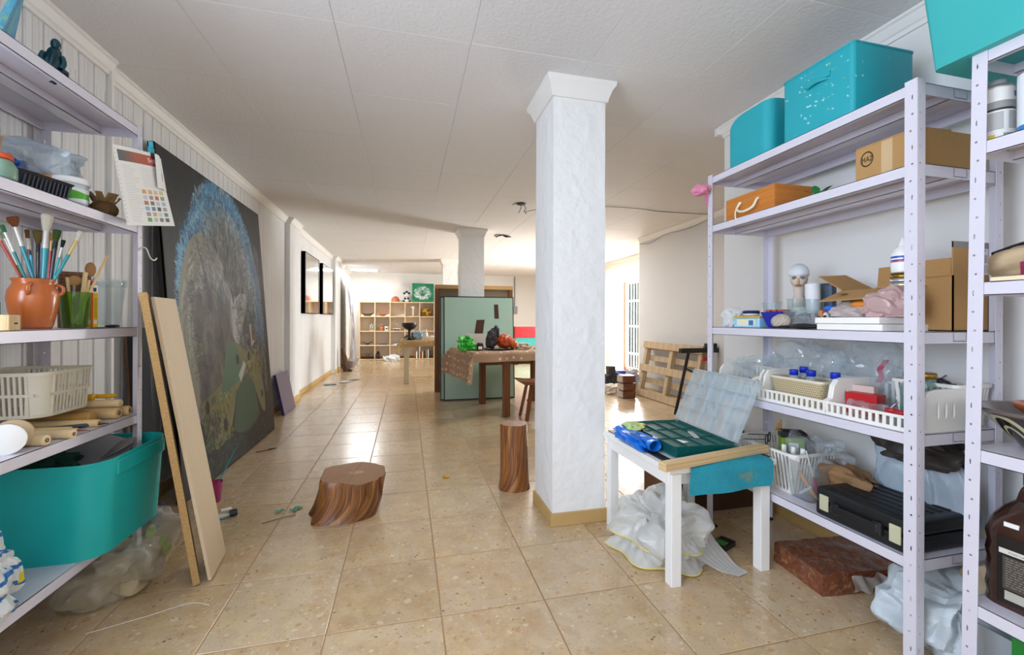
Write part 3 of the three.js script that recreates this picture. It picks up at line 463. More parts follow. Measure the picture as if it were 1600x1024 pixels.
  const clip = solo('clip', merge([bx(-0.008, 0.006, 0, 0.028, -0.014, 0.014, 0.004), bar([0, 0.028, 0], [0, 0.05, 0.006], 0.016, 0.004)]), mat('#20a4b4', 0.4), 'teal plastic clip holding the colour chart', 'clip', [-1.055, 1.80, 2.135]); part('jaw', bx(-0.004, 0.012, -0.018, 0.002, -0.01, 0.01, 0.002), M.black, clip);
}
// ---------------------------------------------------------------- third shelf: brushes, pot, glass, bucket
{
  const px = -1.19, pd = 1.742;
  const pot = thing('terracotta_pot', 'glazed orange terracotta pot full of paint brushes', 'pot', [px, L3, pd]);
  part('pot_body', lathe([[0, 0], [0.042, 0], [0.046, 0.01], [0.056, 0.06], [0.061, 0.1], [0.058, 0.125], [0.049, 0.145], [0.047, 0.152], [0.052, 0.163], [0.049, 0.165], [0.043, 0.152], [0.052, 0.12], [0.055, 0.1], [0.048, 0.05], [0.04, 0.012], [0, 0.01]], 40), M.terracotta, pot);
  const lug = (a) => { const g = tube([[0.05, 0.148, -0.004], [0.066, 0.14, 0], [0.066, 0.122, 0], [0.056, 0.112, 0.002]], 0.006, 12, 6); g.rotateY(a); return g; }; part('handle', lug(-1.15), M.terracotta, pot); part('handle', lug(0.5), M.terracotta, pot);
  const specs = [ // name, label, tip, foot at the mouth, handle colour, ferrule colour, bristle colour, handle r, ferrule from, bristle from, flat, spread
    ['flat_brush', 'wide flat brush with brown bristles and teal handle in the pot', [-1.226, 1.425, 1.712], [-1.188, 1.232, 1.738], '#0f8d99', '#d8d4cc', '#8a4a18', 0.006, 0.52, 0.83, 0.34, 0.017],
    ['round_brush', 'green tipped teal brush with white ferrule at the edge of the pot', [-1.243, 1.395, 1.700], [-1.203, 1.230, 1.730], '#16807a', '#e4e0d4', '#4f9a5c', 0.0045, 0.5, 0.86, 1, 0.006],
    ['round_brush', 'red handled paint brush leaning out of the pot', [-1.258, 1.385, 1.690], [-1.212, 1.228, 1.728], '#c23a24', '#d8c8b0', '#7a3a20', 0.0045, 0.74, 0.9, 1, 0.005],
    ['round_brush', 'pale green and white brush with bright green grip in the pot', [-1.249, 1.375, 1.706], [-1.208, 1.228, 1.735], '#3aa048', '#e8e6dc', '#a8c8a0', 0.0045, 0.3, 0.85, 1, 0.005],
    ['stencil_brush', 'thick teal brush with white fan of bristles in the pot', [-1.166, 1.452, 1.762], [-1.173, 1.231, 1.756], '#0f98a2', '#cfc9c0', '#efe7cf', 0.0085, 0.46, 0.72, 1, 0.0155],
    ['stencil_brush', 'teal brush with cream round bristles leaning out of the pot', [-1.099, 1.403, 1.806], [-1.150, 1.233, 1.770], '#128f98', '#cbb878', '#efe6cc', 0.0055, 0.5, 0.8, 1, 0.0085],
    ['round_brush', 'short red brush with pale ferrule at the back of the pot', [-1.215, 1.392, 1.752], [-1.200, 1.228, 1.752], '#a83a34', '#d6cfc4', '#8a5a2a', 0.005, 0.6, 0.82, 1, 0.006],
    ['round_brush', 'black brush with splayed dark yellow bristles in the pot', [-1.188, 1.392, 1.758], [-1.184, 1.229, 1.750], '#15181c', '#1c2226', '#6a5a24', 0.005, 0.55, 0.72, 1, 0.013],
    ['round_brush', 'thin red brush with orange tip in the pot', [-1.158, 1.388, 1.768], [-1.163, 1.232, 1.762], '#b42a2a', '#c8a878', '#c88a2c', 0.0035, 0.6, 0.82, 1, 0.004],
    ['round_brush', 'black brush with green crusted bristles in the pot', [-1.147, 1.400, 1.774], [-1.158, 1.232, 1.764], '#101418', '#182420', '#3c5a24', 0.006, 0.6, 0.76, 1, 0.011],
    ['round_brush', 'thin turquoise brush with dark bristles in the pot', [-1.134, 1.367, 1.782], [-1.153, 1.233, 1.768], '#1aa0a8', '#dcd8d0', '#20302c', 0.0035, 0.55, 0.8, 1, 0.006],
    ['round_brush', 'light blue thin brush standing in the pot', [-1.194, 1.32, 1.735], [-1.190, 1.229, 1.742], '#2aa0c0', '#4ab0c8', '#2a6a80', 0.003, 0.7, 0.85, 1, 0.003],
  ];
  for (const [n, label, tip, foot, hc, fc, bc, r, fa, ba, flat, spread] of specs) {
    const T = V(...tip), F = V(...foot), dir = T.clone().sub(F), A = F.clone().addScaledVector(dir, -0.45), B = T.clone();
    const t = thing(n, label, 'brush', [A.x, A.y, -A.z], 0, 'brushes in the terracotta pot');
    const at = (k) => F.clone().addScaledVector(dir, k).sub(A), O = new THREE.Vector3();
    part('handle', rod(O, at(fa), r * 0.6, r, 10), mat(hc, 0.25, { clearcoat: 0.6 }), t); part('ferrule', rod(at(fa), at(ba), r * 1.02, r * (flat < 1 ? 1.1 : 1.0), 12), mat(fc, 0.3, { metalness: 0.3 }), t);
    const L = dir.length() * (1 - ba), g = lathe([[r, 0], [spread * 0.85, L * 0.45], [spread, L * 0.85], [spread * 0.8, L * 0.97], [0, L]], 14); if (flat < 1) g.scale(1, 1, flat);
    g.applyQuaternion(new THREE.Quaternion().setFromUnitVectors(new THREE.Vector3(0, 1, 0), dir.clone().normalize())); const q = at(ba); g.translate(q.x, q.y, q.z); part('bristles', g, mat(bc, 0.9, { bumpMap: texFine, bumpScale: 0.001 }), t);
  }
  const gl = thing('drinking_glass', 'green tinted glass holding wooden sticks next to the orange pot', 'glass', [-1.158, L3, 1.873]);
  part('glass', lathe([[0, 0], [0.031, 0], [0.034, 0.006], [0.042, 0.13], [0.0395, 0.13], [0.0315, 0.01], [0, 0.008]], 32), clear('#c4e28c', { t: 0.95, r: 0.04 }), gl);
  const stick = (label, a, b, w, th) => { const A = V(...b), B = V(...a).sub(A), g = bar([0, 0, 0], [B.x, B.y, B.z], w, th, [0.8, 0, 0.6]); const e = new THREE.CylinderGeometry(w / 2, w / 2, th, 12); const t = thing('wooden_stick', label, 'stick', [b[0], b[1], b[2]], 0, 'wooden sticks in the green glass'); part('shaft', uvm(g, 1), M.pine, t); };
  stick('pale rounded craft stick standing in the green glass', [-1.137, 1.268, 1.889], [-1.150, 1.076, 1.880], 0.013, 0.003); stick('pointed wooden modelling tool leaning in the green glass', [-1.176, 1.246, 1.863], [-1.163, 1.078, 1.870], 0.008, 0.006); stick('long thin pointed wooden tool leaning out of the green glass', [-1.087, 1.335, 1.919], [-1.160, 1.08, 1.872], 0.007, 0.005); stick('short wooden stick in the green glass', [-1.128, 1.24, 1.893], [-1.148, 1.078, 1.884], 0.007, 0.004);
  const honey = thing('wooden_stamp', 'brown wooden textured block standing behind the green glass', 'block', [-1.25, L3, 2.02], 0.5); part('block', uvm(bx(-0.045, 0.045, 0, 0.215, -0.02, 0.02, 0.004)), M.brownWood, honey); const nub = []; for (let i = 0; i < 6; i++) for (let j = 0; j < 6; j++) nub.push(bx(-0.038 + i * 0.013, -0.03 + i * 0.013, 0.13 + j * 0.013, 0.138 + j * 0.013, 0.018, 0.024)); part('stamp_pattern', merge(nub), mat('#5a3a1c', 0.7), honey);
  const sp = thing('wooden_spoon', 'wooden spoon standing bowl up behind the brushes', 'spoon', [-1.20, L3, 1.98]); part('handle', rod([0, 0, 0], [0.01, 0.2, -0.02], 0.004), M.brownWood, sp); part('bowl', blob((v) => v.set(v.x * 0.018 + 0.012, v.y * 0.028 + 0.225, v.z * 0.008 - 0.02), 5), mat('#a97a44', 0.6), sp);
  const sp2 = thing('wooden_spoon', 'round wooden disc tool on a thin handle behind the green glass', 'spoon', [-1.20, L3, 1.93]); part('handle', rod([0, 0, 0], [0.005, 0.17, 0], 0.004), M.grey, sp2); part('bowl', blob((v) => v.set(v.x * 0.02 + 0.005, v.y * 0.02 + 0.175, v.z * 0.007), 5), mat('#b48448', 0.6), sp2);
  const bk = thing('plastic_bucket', 'clear plastic pail standing at the end of the brush shelf', 'bucket', [-1.205, L3, 2.085]);
  part('pail', lathe([[0, 0], [0.058, 0], [0.061, 0.008], [0.077, 0.18], [0.08, 0.182], [0.08, 0.19], [0.0755, 0.19], [0.0585, 0.01], [0, 0.008]], 36), M.frosted, bk); part('rim', lathe([[0.0765, 0.165], [0.081, 0.168], [0.0815, 0.192], [0.077, 0.193]], 36), M.frosted, bk);
  const bxl = canvasTex(64, 256, (x, w, h) => { x.fillStyle = '#e8b800'; x.fillRect(0, 0, w, h); x.fillStyle = '#d8342a'; x.fillRect(0, 0, 14, h); x.fillStyle = '#f4f0e4'; x.fillRect(0, 0, w, 44); x.fillStyle = '#20484c'; x.fillRect(16, 14, 32, 24); x.fillStyle = '#7a5a10'; for (let i = 0; i < 10; i++) x.fillRect(20, 80 + i * 12, 36, 4); x.fillStyle = '#eae6d8'; x.fillRect(20, 210, 34, 22); }, { wrap: false });
  const yb = thing('glue_box', 'narrow yellow and red packet between the glass and the clear pail', 'packet', [-1.155, L3, 1.948], -0.5); part('carton', new THREE.BoxGeometry(0.04, 0.16, 0.02).translate(0, 0.08, 0), mat('#ffffff', 0.45, { map: bxl }), yb); part('cap', lathe([[0, 0.178], [0.008, 0.178], [0.01, 0.16], [0, 0.16]], 12), M.red, yb);
  const wb = thing('wooden_block', 'small pine block at the front of the brush shelf', 'block', [-1.125, L3, 1.535], 0.3); part('block', uvm(bx(-0.03, 0.03, 0, 0.045, -0.035, 0.035, 0.003)), M.pine, wb); part('dark_mark', bx(0.0295, 0.031, 0.018, 0.023, -0.012, 0.006), M.black, wb);
  solo('small_box', bx(-0.02, 0.02, 0, 0.085, -0.03, 0.03, 0.004), mat('#3a7a52', 0.5), 'small green box behind the pine block', 'box', [-1.20, L3, 1.585]);
  const kn = thing('palette_knife', 'flat black knife lying on the brush shelf', 'knife', [-1.112, L3, 1.96], 0.1); part('handle', blob((v) => v.set(v.x * 0.012, v.y * 0.006 + 0.006, v.z * 0.05 - 0.04), 5), M.black, kn); part('blade', bx(-0.009, 0.009, 0.001, 0.003, -0.0, 0.09, 0.0008), M.darkGrey, kn);
  const hk = solo('metal_hook', tube([[0, 0, 0], [0.004, 0.012, 0], [0.02, 0.012, -0.004], [0.026, -0.01, -0.01], [0.03, -0.03, -0.02], [0.034, -0.034, -0.04], [0.036, -0.022, -0.052]], 0.0028, 24, 6), M.silver, 'small metal S hook hanging on the end post', 'hook', [-1.088, 1.385, 2.12]);
}
// ---------------------------------------------------------------- fourth shelf: basket and wooden rollers
function slotBasket(name, label, pos, w, d, h, { turn = 0, material = M.whitePlastic, group, r = 0.03, rows = 1, nx = 14, nz = 10, taper = 0.02 } = {}) {
  const t = thing(name, label, 'basket', pos, turn, group);
  part('base', tubShape([[0, w - taper, d - taper, r], [0.012, w - taper + 0.004, d - taper + 0.004, r]], 0.003), material, t);
  const rimO = rrect(w + 0.006, d + 0.006, r, 5).map(([x, z]) => [x, h, z]), ring = (o, y) => rrect(w + o, d + o, r, 5).map(([x, z]) => [x, y, z]);
  part('rim', loft([ring(0, h - 0.012), ring(0.008, h - 0.012), ring(0.008, h), ring(-0.006, h), ring(-0.006, h - 0.012), ring(0, h - 0.012)], false, false), material, t);
  const sides = [['x', -1], ['x', 1], ['z', -1], ['z', 1]];
  for (const [ax, s] of sides) {
    const bars = [], L = (ax === 'x' ? d : w) - 2 * r, n = ax === 'x' ? nz : nx, out0 = (ax === 'x' ? w : d) / 2 - taper / 2, out1 = (ax === 'x' ? w : d) / 2;
    const pt = (u, y, o) => ax === 'x' ? [s * (out0 + (out1 - out0) * y / h) * o, y, u] : [u, y, s * (out0 + (out1 - out0) * y / h) * o];
    for (let i = 0; i <= n; i++) { const u = -L / 2 + L * i / n; bars.push(bar(pt(u, 0.006, 1), pt(u, h - 0.006, 1), ax === 'x' ? 0.003 : L / n * 0.48, ax === 'x' ? L / n * 0.48 : 0.003, [0, 0, 1])); }
    for (let k = 1; k <= rows; k++) { const y = h * k / (rows + 1); bars.push(bar(pt(-L / 2 - r * 0.4, y, 1), pt(L / 2 + r * 0.4, y, 1), ax === 'x' ? 0.003 : 0.003, 0.01)); }
    part('slatted_side', merge(bars), material, t);
  }
  for (const [sx, sz] of [[1, 1], [1, -1], [-1, 1], [-1, -1]]) { const c = []; for (let i = 0; i <= 4; i++) { const a = i / 4 * PI / 2; c.push([a]); } const cr = (y, q) => c.map(([a]) => [sx * (w / 2 - taper / 2 * (1 - y / h) - r + (r + q) * Math.cos(a)), y, sz * (d / 2 - taper / 2 * (1 - y / h) - r + (r + q) * Math.sin(a))]); const g = sheet((u, v) => { const k = Math.min(4, u * 4), i = Math.min(3, k | 0), f = k - i, P = cr(0.006 + v * (h - 0.012), 0); return [0, 1, 2].map((q) => P[i][q] * (1 - f) + P[i + 1][q] * f); }, 8, 1); part('corner', g, material, t); }
  return t;
}
{
  slotBasket('plastic_basket', 'cream slotted plastic basket lying on top of the wooden rollers', [-1.315, L4 + 0.062, 1.90], 0.27, 0.26, 0.155, { material: M.creamPlastic, rows: 1, nx: 11, nz: 10, r: 0.05 });
  const roll = (label, tip, len, r, ang, material = M.pine, end = true) => { // lies along the shelf depth with its end near the front edge
    const [x, y, d] = tip, dx = -Math.cos(ang) * len, dd = Math.sin(ang) * len, t = thing('wooden_roller', label, 'roller', [x, y, d], 0, 'wooden rollers and dowels on the left shelf');
    part('dowel', (() => { const g = lathe([[0, 0], [r * 0.85, 0], [r, 0.004], [r, len - 0.004], [0, len]], 16); g.rotateZ(PI / 2); g.rotateY(-ang); return g; })(), material, t);
    if (end) part('end_hole', (() => { const g = lathe([[r * 0.15, -0.001], [r * 0.4, -0.001], [r * 0.4, 0.004], [r * 0.15, 0.004]], 12); g.rotateZ(PI / 2); g.rotateY(-ang); return g; })(), M.brownWood, t);
  };
  const y = L4; const pineA = mat('#e8cfa0', 0.5), pineB = mat('#d9b57e', 0.5), pineC = mat('#e2c086', 0.5), yel = mat('#eab318', 0.4);
  roll('pale wooden roller with a hole in its end nearest the spool', [-1.095, y + 0.017, 1.655], 0.24, 0.017, 0.12, pineA); roll('pale wooden handle beside the roller with the end hole', [-1.075, y + 0.015, 1.735], 0.25, 0.015, 0.10, pineA); roll('thin pale dowel tipped with a dark scraper', [-1.13, y + 0.012, 1.81], 0.26, 0.012, 0.08, pineC, false);
  roll('long thin pale wooden dowel under the basket', [-1.10, y + 0.014, 1.90], 0.30, 0.014, 0.06, pineC); roll('golden brown wooden roller under the basket', [-1.16, y + 0.022, 1.97], 0.25, 0.022, 0.04, mat('#c99a54', 0.5), false); roll('short thick pale roller near the shelf end', [-1.115, y + 0.022, 2.04], 0.27, 0.022, 0.04, pineB); roll('pale roller lying on top near the shelf end', [-1.12, y + 0.058, 2.06], 0.28, 0.016, 0.02, pineA, false); roll('short roller tucked at the shelf end', [-1.11, y + 0.02, 2.098], 0.25, 0.02, 0.0, pineB);
  roll('bright yellow plastic pipe on the wooden rollers', [-1.21, y + 0.085, 2.06], 0.2, 0.013, 0.02, yel, false); roll('second yellow stick beside the yellow pipe', [-1.16, y + 0.082, 2.10], 0.25, 0.009, 0.0, yel, false);
  const sc = thing('scraper', 'black bent scraper tool lying over the shelf edge', 'tool', [-1.10, y, 1.90], 0); part('handle', rod([-0.14, 0.014, 0.08], [-0.01, 0.01, -0.005], 0.008, 0.006), M.darkGrey, sc); part('blade', extrude([[0, 0], [0.02, -0.01], [0.04, 0.008], [0.01, 0.02]], 0.003).rotateX(-PI / 2).translate(-0.015, 0.008, 0), M.black, sc);
  const aw = thing('awl', 'small wooden handled awl with metal point among the rollers', 'tool', [-1.085, y, 1.80]); part('handle', rod([-0.16, 0.012, 0.03], [-0.02, 0.012, 0], 0.011, 0.009), pineC, aw); part('point', rod([-0.02, 0.012, 0], [0.012, 0.008, -0.008], 0.003, 0.0008), M.brownWood, aw);
  const spn = thing('wooden_spool', 'wooden spool with flat pale discs at the front of the roller shelf', 'spool', [-1.15, y, 1.60], 0.4); for (const s of [-1, 1]) { const g = lathe([[0, -0.007], [0.045, -0.007], [0.045, 0.007], [0, 0.007]], 24); g.rotateX(PI / 2); g.translate(0, 0.045, s * 0.035); part('disc', g, s > 0 ? M.whitePlastic : mat('#d8b98c', 0.6), spn); } part('axle', rod([0, 0.045, -0.03], [0, 0.045, 0.03], 0.014), M.brownWood, spn);
}
// ---------------------------------------------------------------- lowest left shelf and the floor beside it
{
  const prn = canvasTex(256, 256, (x, w, h) => { x.fillStyle = '#e4e6e4'; x.fillRect(0, 0, w, h); x.strokeStyle = '#1a6fb8'; x.lineWidth = 12; for (let k = 0; k < 5; k++) { x.beginPath(); x.moveTo(0, 30 + k * 52); x.bezierCurveTo(80, k * 52, 150, 80 + k * 52, 256, 20 + k * 52); x.stroke(); } x.fillStyle = '#e8d21c'; x.fillRect(120, 170, 90, 26); x.fillRect(20, 60, 50, 18); x.fillStyle = '#2a6a9c'; x.fillRect(130, 120, 60, 12); });
  const g = uvm(bagShape(0.085, 0.24, 0.10, 4.4, { crumple: 0.5, freq: 2.6, pinch: 0.5 }), 4); solo('printed_bag', g, mat('#ffffff', 0.3, { map: prn, transmission: 0.12 }), 'plastic bag with blue and yellow print hanging over the lowest left shelf', 'bag', [-1.165, L5, 1.50], 0.3);
  const fb = solo('plastic_bag', bagShape(0.17, 0.26, 0.22, 8.2, { crumple: 0.35, freq: 2.0, flat: 0.7 }), clear('#eeece4', { t: 0.8, r: 0.15 }), 'clear plastic bag with green spots on the floor under the left shelf', 'bag', [-1.16, 0, 2.10]); part('contents', bagShape(0.13, 0.15, 0.17, 2.9, { crumple: 0.3 }), mat('#b7a684', 0.8), fb);
  const leafM = mat('#9ab81c', 0.5); for (const [x, y, z, s] of [[0.115, 0.2, -0.02, 0.028], [0.15, 0.15, -0.04, 0.022], [0.145, 0.09, -0.08, 0.025]]) part('green_spot', blob((v) => v.set(v.x * s * 0.5 + x, v.y * s + y, v.z * s + z), 4), leafM, fb);
  // the two boards leaning on the shelf end
  const slab = (label, A, B, C, th, face, edge, name) => { // A near foot, B far foot, C near top, room coordinates
    const a = V(...A), u = V(...B).sub(a), vv = V(...C).sub(a), n = u.clone().cross(vv).normalize(), w = u.length(), h = vv.length(), t = thing(name, label, 'board', A);
    const m = new THREE.Matrix4().makeBasis(u.clone().normalize(), n.clone().cross(u).normalize(), n); const gg = uvm(bx(0, w, 0, h, -th / 2, th / 2), 1); gg.applyMatrix4(m); part('panel', gg, face, t);
    const e = uvm(merge([bx(-0.0008, 0.0, 0, h, -th / 2, th / 2), bx(0, w, h, h + 0.0008, -th / 2, th / 2)]), 1); e.applyMatrix4(m); part('cut_edge', e, edge, t);
  };
  slab('chipboard panel leaning against the shelf end behind the pale board', [-0.835, 0.006, 2.02], [-0.918, 0.006, 2.20], [-1.036, 1.195, 2.05], 0.024, mat('#a98a5e', 0.8), M.chip, 'chipboard');
  slab('pale smooth plywood board leaning in front of the chipboard panel', [-0.795, 0.008, 2.04], [-0.823, 0.008, 2.265], [-0.995, 1.185, 2.055], 0.012, M.ply, M.ply, 'plywood_board');
  const cup = thing('plastic_cup', 'pink and purple plastic cup on the floor under the painting', 'cup', [-1.12, 0, 2.93]); part('cup', lathe([[0, 0], [0.032, 0], [0.045, 0.12], [0.043, 0.12], [0.03, 0.006], [0, 0.004]], 24), clear('#d8508c', { t: 0.5, r: 0.2 }), cup); part('paint_water', lathe([[0, 0.006], [0.03, 0.006], [0.035, 0.045], [0, 0.045]], 20), mat('#6a3a9c', 0.3), cup);
  const br = thing('paint_brush', 'teal handled brush standing in the pink cup', 'brush', [-1.12, 0.01, 2.93]); part('handle', rod([0, 0.05, 0], [0.055, 0.26, -0.17], 0.005, 0.003), mat('#1f8f92', 0.4), br); part('bristles', rod([-0.01, 0, 0.03], [0, 0.05, 0], 0.004, 0.006), mat('#3a4a4c', 0.8), br);
  const pt = thing('paint_tube', 'squeezed white and teal paint tube with dark cap on the floor', 'paint tube', [-0.965, 0, 2.68], 0.5); part('tube', blob((v) => v.set(v.x * 0.05 - 0.03, v.y * 0.014 * (1 - 0.4 * v.x) + 0.014, v.z * 0.018), 6), mat('#bcd6da', 0.4), pt); part('cap', rod([0.015, 0.018, 0], [0.05, 0.018, 0], 0.018, 0.018, 14), mat('#16303a', 0.3), pt); part('label', bx(-0.02, 0.03, 0.034, 0.036, -0.05, -0.015), M.white, pt);
  const kb = thing('paint_brush', 'dark thin paint brush lying on the floor by the painting', 'brush', [-1.14, 0, 3.96]); part('handle', rod([-0.06, 0.006, 0.04], [0.02, 0.006, -0.015], 0.004), mat('#7a3a2c', 0.5), kb); part('bristles', rod([0.02, 0.006, -0.015], [0.07, 0.006, -0.05], 0.006, 0.004), M.black, kb);
  const leaf = (x, d, s, r, label) => solo('paper_scrap', sheet((u, v) => [(u - 0.5) * s * (0.7 + 0.3 * Math.sin(v * 9)), 0.003 + 0.006 * Math.sin(u * 5 + v * 4 + r) ** 2, (v - 0.5) * s * 0.6 * (0.8 + 0.2 * Math.sin(u * 11))], 10, 8), mat('#5f9a7c', 0.7), label, 'paper', [x, 0.001, d], r);
  leaf(-0.70, 2.69, 0.055, 0.4, 'small torn green scrap on the floor beside the stump'); leaf(-0.615, 2.70, 0.085, 1.0, 'larger torn green scrap on the floor beside the stump');
  solo('twig', tube([[-0.09, 0.003, 0.05], [0, 0.004, 0.0], [0.06, 0.003, -0.02]], 0.0022, 12, 5), mat('#6a6a4a', 0.8), 'thin twig on the floor beside the stump', 'twig', [-0.66, 0, 2.60]);
  solo('cord', tube([[-0.15, 0.003, 0.05], [0, 0.004, 0.0], [0.13, 0.003, -0.05], [0.2, 0.003, -0.02]], 0.0012, 16, 5), M.white, 'thin white string on the floor in front of the left shelf', 'cord', [-0.93, 0, 1.85]);
}

// ---------------------------------------------------------------- the big painting and the things along the left wall
{
  const tex = canvasTex(1024, 1200, (x, w, h) => {
    x.fillStyle = '#0f1113'; x.fillRect(0, 0, w, h);
    const strokeArc = (cx, cy, rx, ry, a0, a1, c, lw, al, jit) => { x.strokeStyle = css(c, al); x.lineWidth = lw; x.beginPath(); for (let i = 0; i <= 26; i++) { const a = a0 + (a1 - a0) * i / 26, q = 1 + jit * noise(i * 0.35, cx * 0.01 + rx * 0.05, lw); x.lineTo(cx + Math.cos(a) * rx * q, cy + Math.sin(a) * ry * q); } x.stroke(); };
    for (let i = 0; i < 500; i++) { x.fillStyle = css([[30, 52, 66], [20, 26, 30], [44, 66, 78], [34, 40, 40]][i % 4], 0.28); x.beginPath(); x.ellipse(rnd() * w, rnd() * 700, rr(4, 26), rr(10, 60), rr(-0.6, 0.6), 0, 7); x.fill(); }
    // broad bands of blue strokes arching over the middle
    for (let i = 0; i < 1100; i++) { const k = Math.pow(rnd(), 0.8), rx = 300 + k * 170, ry = 460 + k * 190, a = rr(PI * 0.92, PI * 1.98), c = [[74, 150, 200], [46, 112, 164], [120, 184, 214], [36, 78, 112], [176, 208, 216]][rnd() * 5 | 0]; strokeArc(515 - (1 - k) * 20, 655, rx, ry, a, a + rr(0.1, 0.42), c, rr(1.5, 6), rr(0.35, 0.9) * (a > PI * 1.6 ? 0.6 : 1), 0.10); }
    for (let i = 0; i < 300; i++) { const y = rr(560, 900); x.strokeStyle = css([[70, 140, 188], [44, 104, 148], [120, 176, 200]][i % 3], rr(0.2, 0.6)); x.lineWidth = rr(2, 6); const q = 60 + rnd() * 130 - (y - 620) * 0.12; x.beginPath(); x.moveTo(q, y); x.quadraticCurveTo(q + rr(-20, 26), y + 40, q + rr(-10, 30), y + 90); x.stroke(); }
    for (let i = 0; i < 150; i++) strokeArc(500, 640, 330 + rr(-60, 80), 470 + rr(-60, 80), PI * rr(1.25, 1.9), PI * rr(1.35, 1.99), [[196, 202, 200], [150, 176, 182], [18, 20, 22]][i % 3], rr(1, 3), 0.7, 0.16);
    // olive and grey core
    x.setTransform(1.25, 0, 0, 1.2, -240, -275);
    x.fillStyle = 'rgba(150,148,126,0.95)'; x.beginPath(); x.ellipse(430, 760, 190, 330, 0.02, 0, 7); x.fill();
    for (let i = 0; i < 260; i++) strokeArc(440, 780, rr(60, 195), rr(120, 330), PI * rr(0.9, 1.6), PI * rr(1.2, 2.1), [[176, 174, 142], [122, 120, 106], [84, 84, 78], [200, 198, 176], [130, 104, 138]][i % 5], rr(2, 7), 0.4, 0.08);
    for (let i = 0; i < 260; i++) { x.strokeStyle = css([[110, 58, 116], [140, 88, 146], [62, 38, 68]][i % 3], 0.6); x.lineWidth = rr(1.5, 5); const y = rr(520, 1000), q = 400 + 60 * Math.sin((y - 500) * 0.009) + rr(-26, 26); x.beginPath(); x.moveTo(q, y); x.bezierCurveTo(q + rr(-14, 14), y + 14, q + rr(-16, 16), y + 24, q + rr(-8, 20), y + 40); x.stroke(); }
    for (let i = 0; i < 760; i++) { x.strokeStyle = css([[206, 206, 204], [160, 158, 160], [84, 82, 86], [186, 150, 186]][i % 4], 0.6); x.lineWidth = rr(1, 3.5); const q = rr(640, 960), y = rr(380, 1000), dx = (q - 700) * 0.03; x.beginPath(); x.moveTo(q, y); x.bezierCurveTo(q + rr(-10, 16), y + 12, q + dx + rr(-12, 12), y + 30, q + dx + rr(-6, 10), y + 52); x.stroke(); }
    // pale heart and grey eye
    x.fillStyle = 'rgba(184,184,180,0.95)'; x.beginPath(); x.moveTo(480, 560); x.bezierCurveTo(560, 480, 640, 600, 640, 660); x.bezierCurveTo(690, 600, 780, 600, 790, 640); x.bezierCurveTo(740, 720, 690, 780, 660, 830); x.bezierCurveTo(610, 780, 560, 700, 480, 560); x.fill();
    x.fillStyle = '#76868e'; x.beginPath(); x.ellipse(540, 700, 62, 92, 0.15, 0, 7); x.fill(); for (let i = 0; i < 160; i++) { x.strokeStyle = css([[120, 132, 138], [48, 56, 62], [160, 168, 170]][i % 3], 0.5); x.lineWidth = 2; const a = rnd() * 6.28, r = rnd(); x.beginPath(); x.arc(540 + Math.cos(a) * r * 58, 700 + Math.sin(a) * r * 86, rr(2, 7), 0, 4); x.stroke(); } x.fillStyle = '#9aa6a8'; x.beginPath(); x.arc(540, 700, 9, 0, 7); x.fill();
    x.setTransform(1, 0, 0, 1, 0, 0);   // fine marbled lines over the whole arch
    for (let i = 0; i < 1500; i++) { const k = rnd(), a = PI * rr(0.86, 2.1); strokeArc(490 + rr(-30, 30), 620 + rr(-20, 40), 100 + k * 235, 170 + k * 320, a, a + rr(0.05, 0.28), [[20, 22, 24], [196, 196, 186], [84, 86, 80], [120, 116, 92], [46, 54, 60], [150, 160, 164]][rnd() * 6 | 0], rr(0.8, 2.6), rr(0.25, 0.6), 0.22); }
    for (let i = 0; i < 260; i++) { x.fillStyle = css([[60, 60, 54], [96, 92, 76], [40, 44, 44], [118, 112, 104]][i % 4], 0.22); x.beginPath(); x.ellipse(rr(190, 520), rr(480, 900), rr(10, 40), rr(20, 80), rr(-0.4, 0.4), 0, 7); x.fill(); }
    x.setTransform(1.25, 0, 0, 1.2, -240, -275);
    // lower body: green, ochre and dark loops
    const loop = (pts, c, al = 1) => { x.fillStyle = css(c, al); x.beginPath(); x.moveTo(...pts[0]); for (let i = 1; i + 2 < pts.length; i += 3) x.bezierCurveTo(...pts[i], ...pts[i + 1], ...pts[i + 2]); x.fill(); };
    loop([[560, 820], [640, 760], [720, 860], [800, 860], [900, 880], [930, 1100], [900, 1120], [860, 1130], [820, 1020], [760, 950], [700, 900], [640, 980], [600, 1000], [560, 1100], [520, 1140], [430, 1150], [330, 1140], [330, 1020], [340, 980], [420, 960], [520, 940], [600, 880]], [122, 120, 84]);
    loop([[560, 800], [620, 770], [680, 860], [690, 930], [620, 960], [560, 960], [470, 990], [540, 930], [600, 900]], [84, 116, 92]);
    loop([[560, 1120], [600, 980], [680, 930], [740, 940], [800, 980], [820, 1060], [830, 1120], [760, 1160], [640, 1170], [560, 1120]], [62, 88, 70]);
    for (let i = 0; i < 420; i++) { const lb = rnd() < 0.6, q = lb ? rr(340, 560) : rr(720, 900), y = lb ? rr(970, 1140) : rr(850, 960); x.fillStyle = css([[140, 130, 44], [80, 96, 44], [160, 148, 60], [100, 72, 46], [60, 86, 60], [170, 170, 136]][rnd() * 6 | 0], 0.45); x.beginPath(); x.ellipse(q, y, rr(3, 14), rr(3, 12), rnd() * 3, 0, 7); x.fill(); }
    for (let i = 0; i < 120; i++) { x.strokeStyle = css([60, 100, 74], 0.3); x.lineWidth = 3; const q = rr(590, 800); x.beginPath(); x.moveTo(q, 980); x.lineTo(q + rr(-10, 10), rr(1060, 1150)); x.stroke(); }
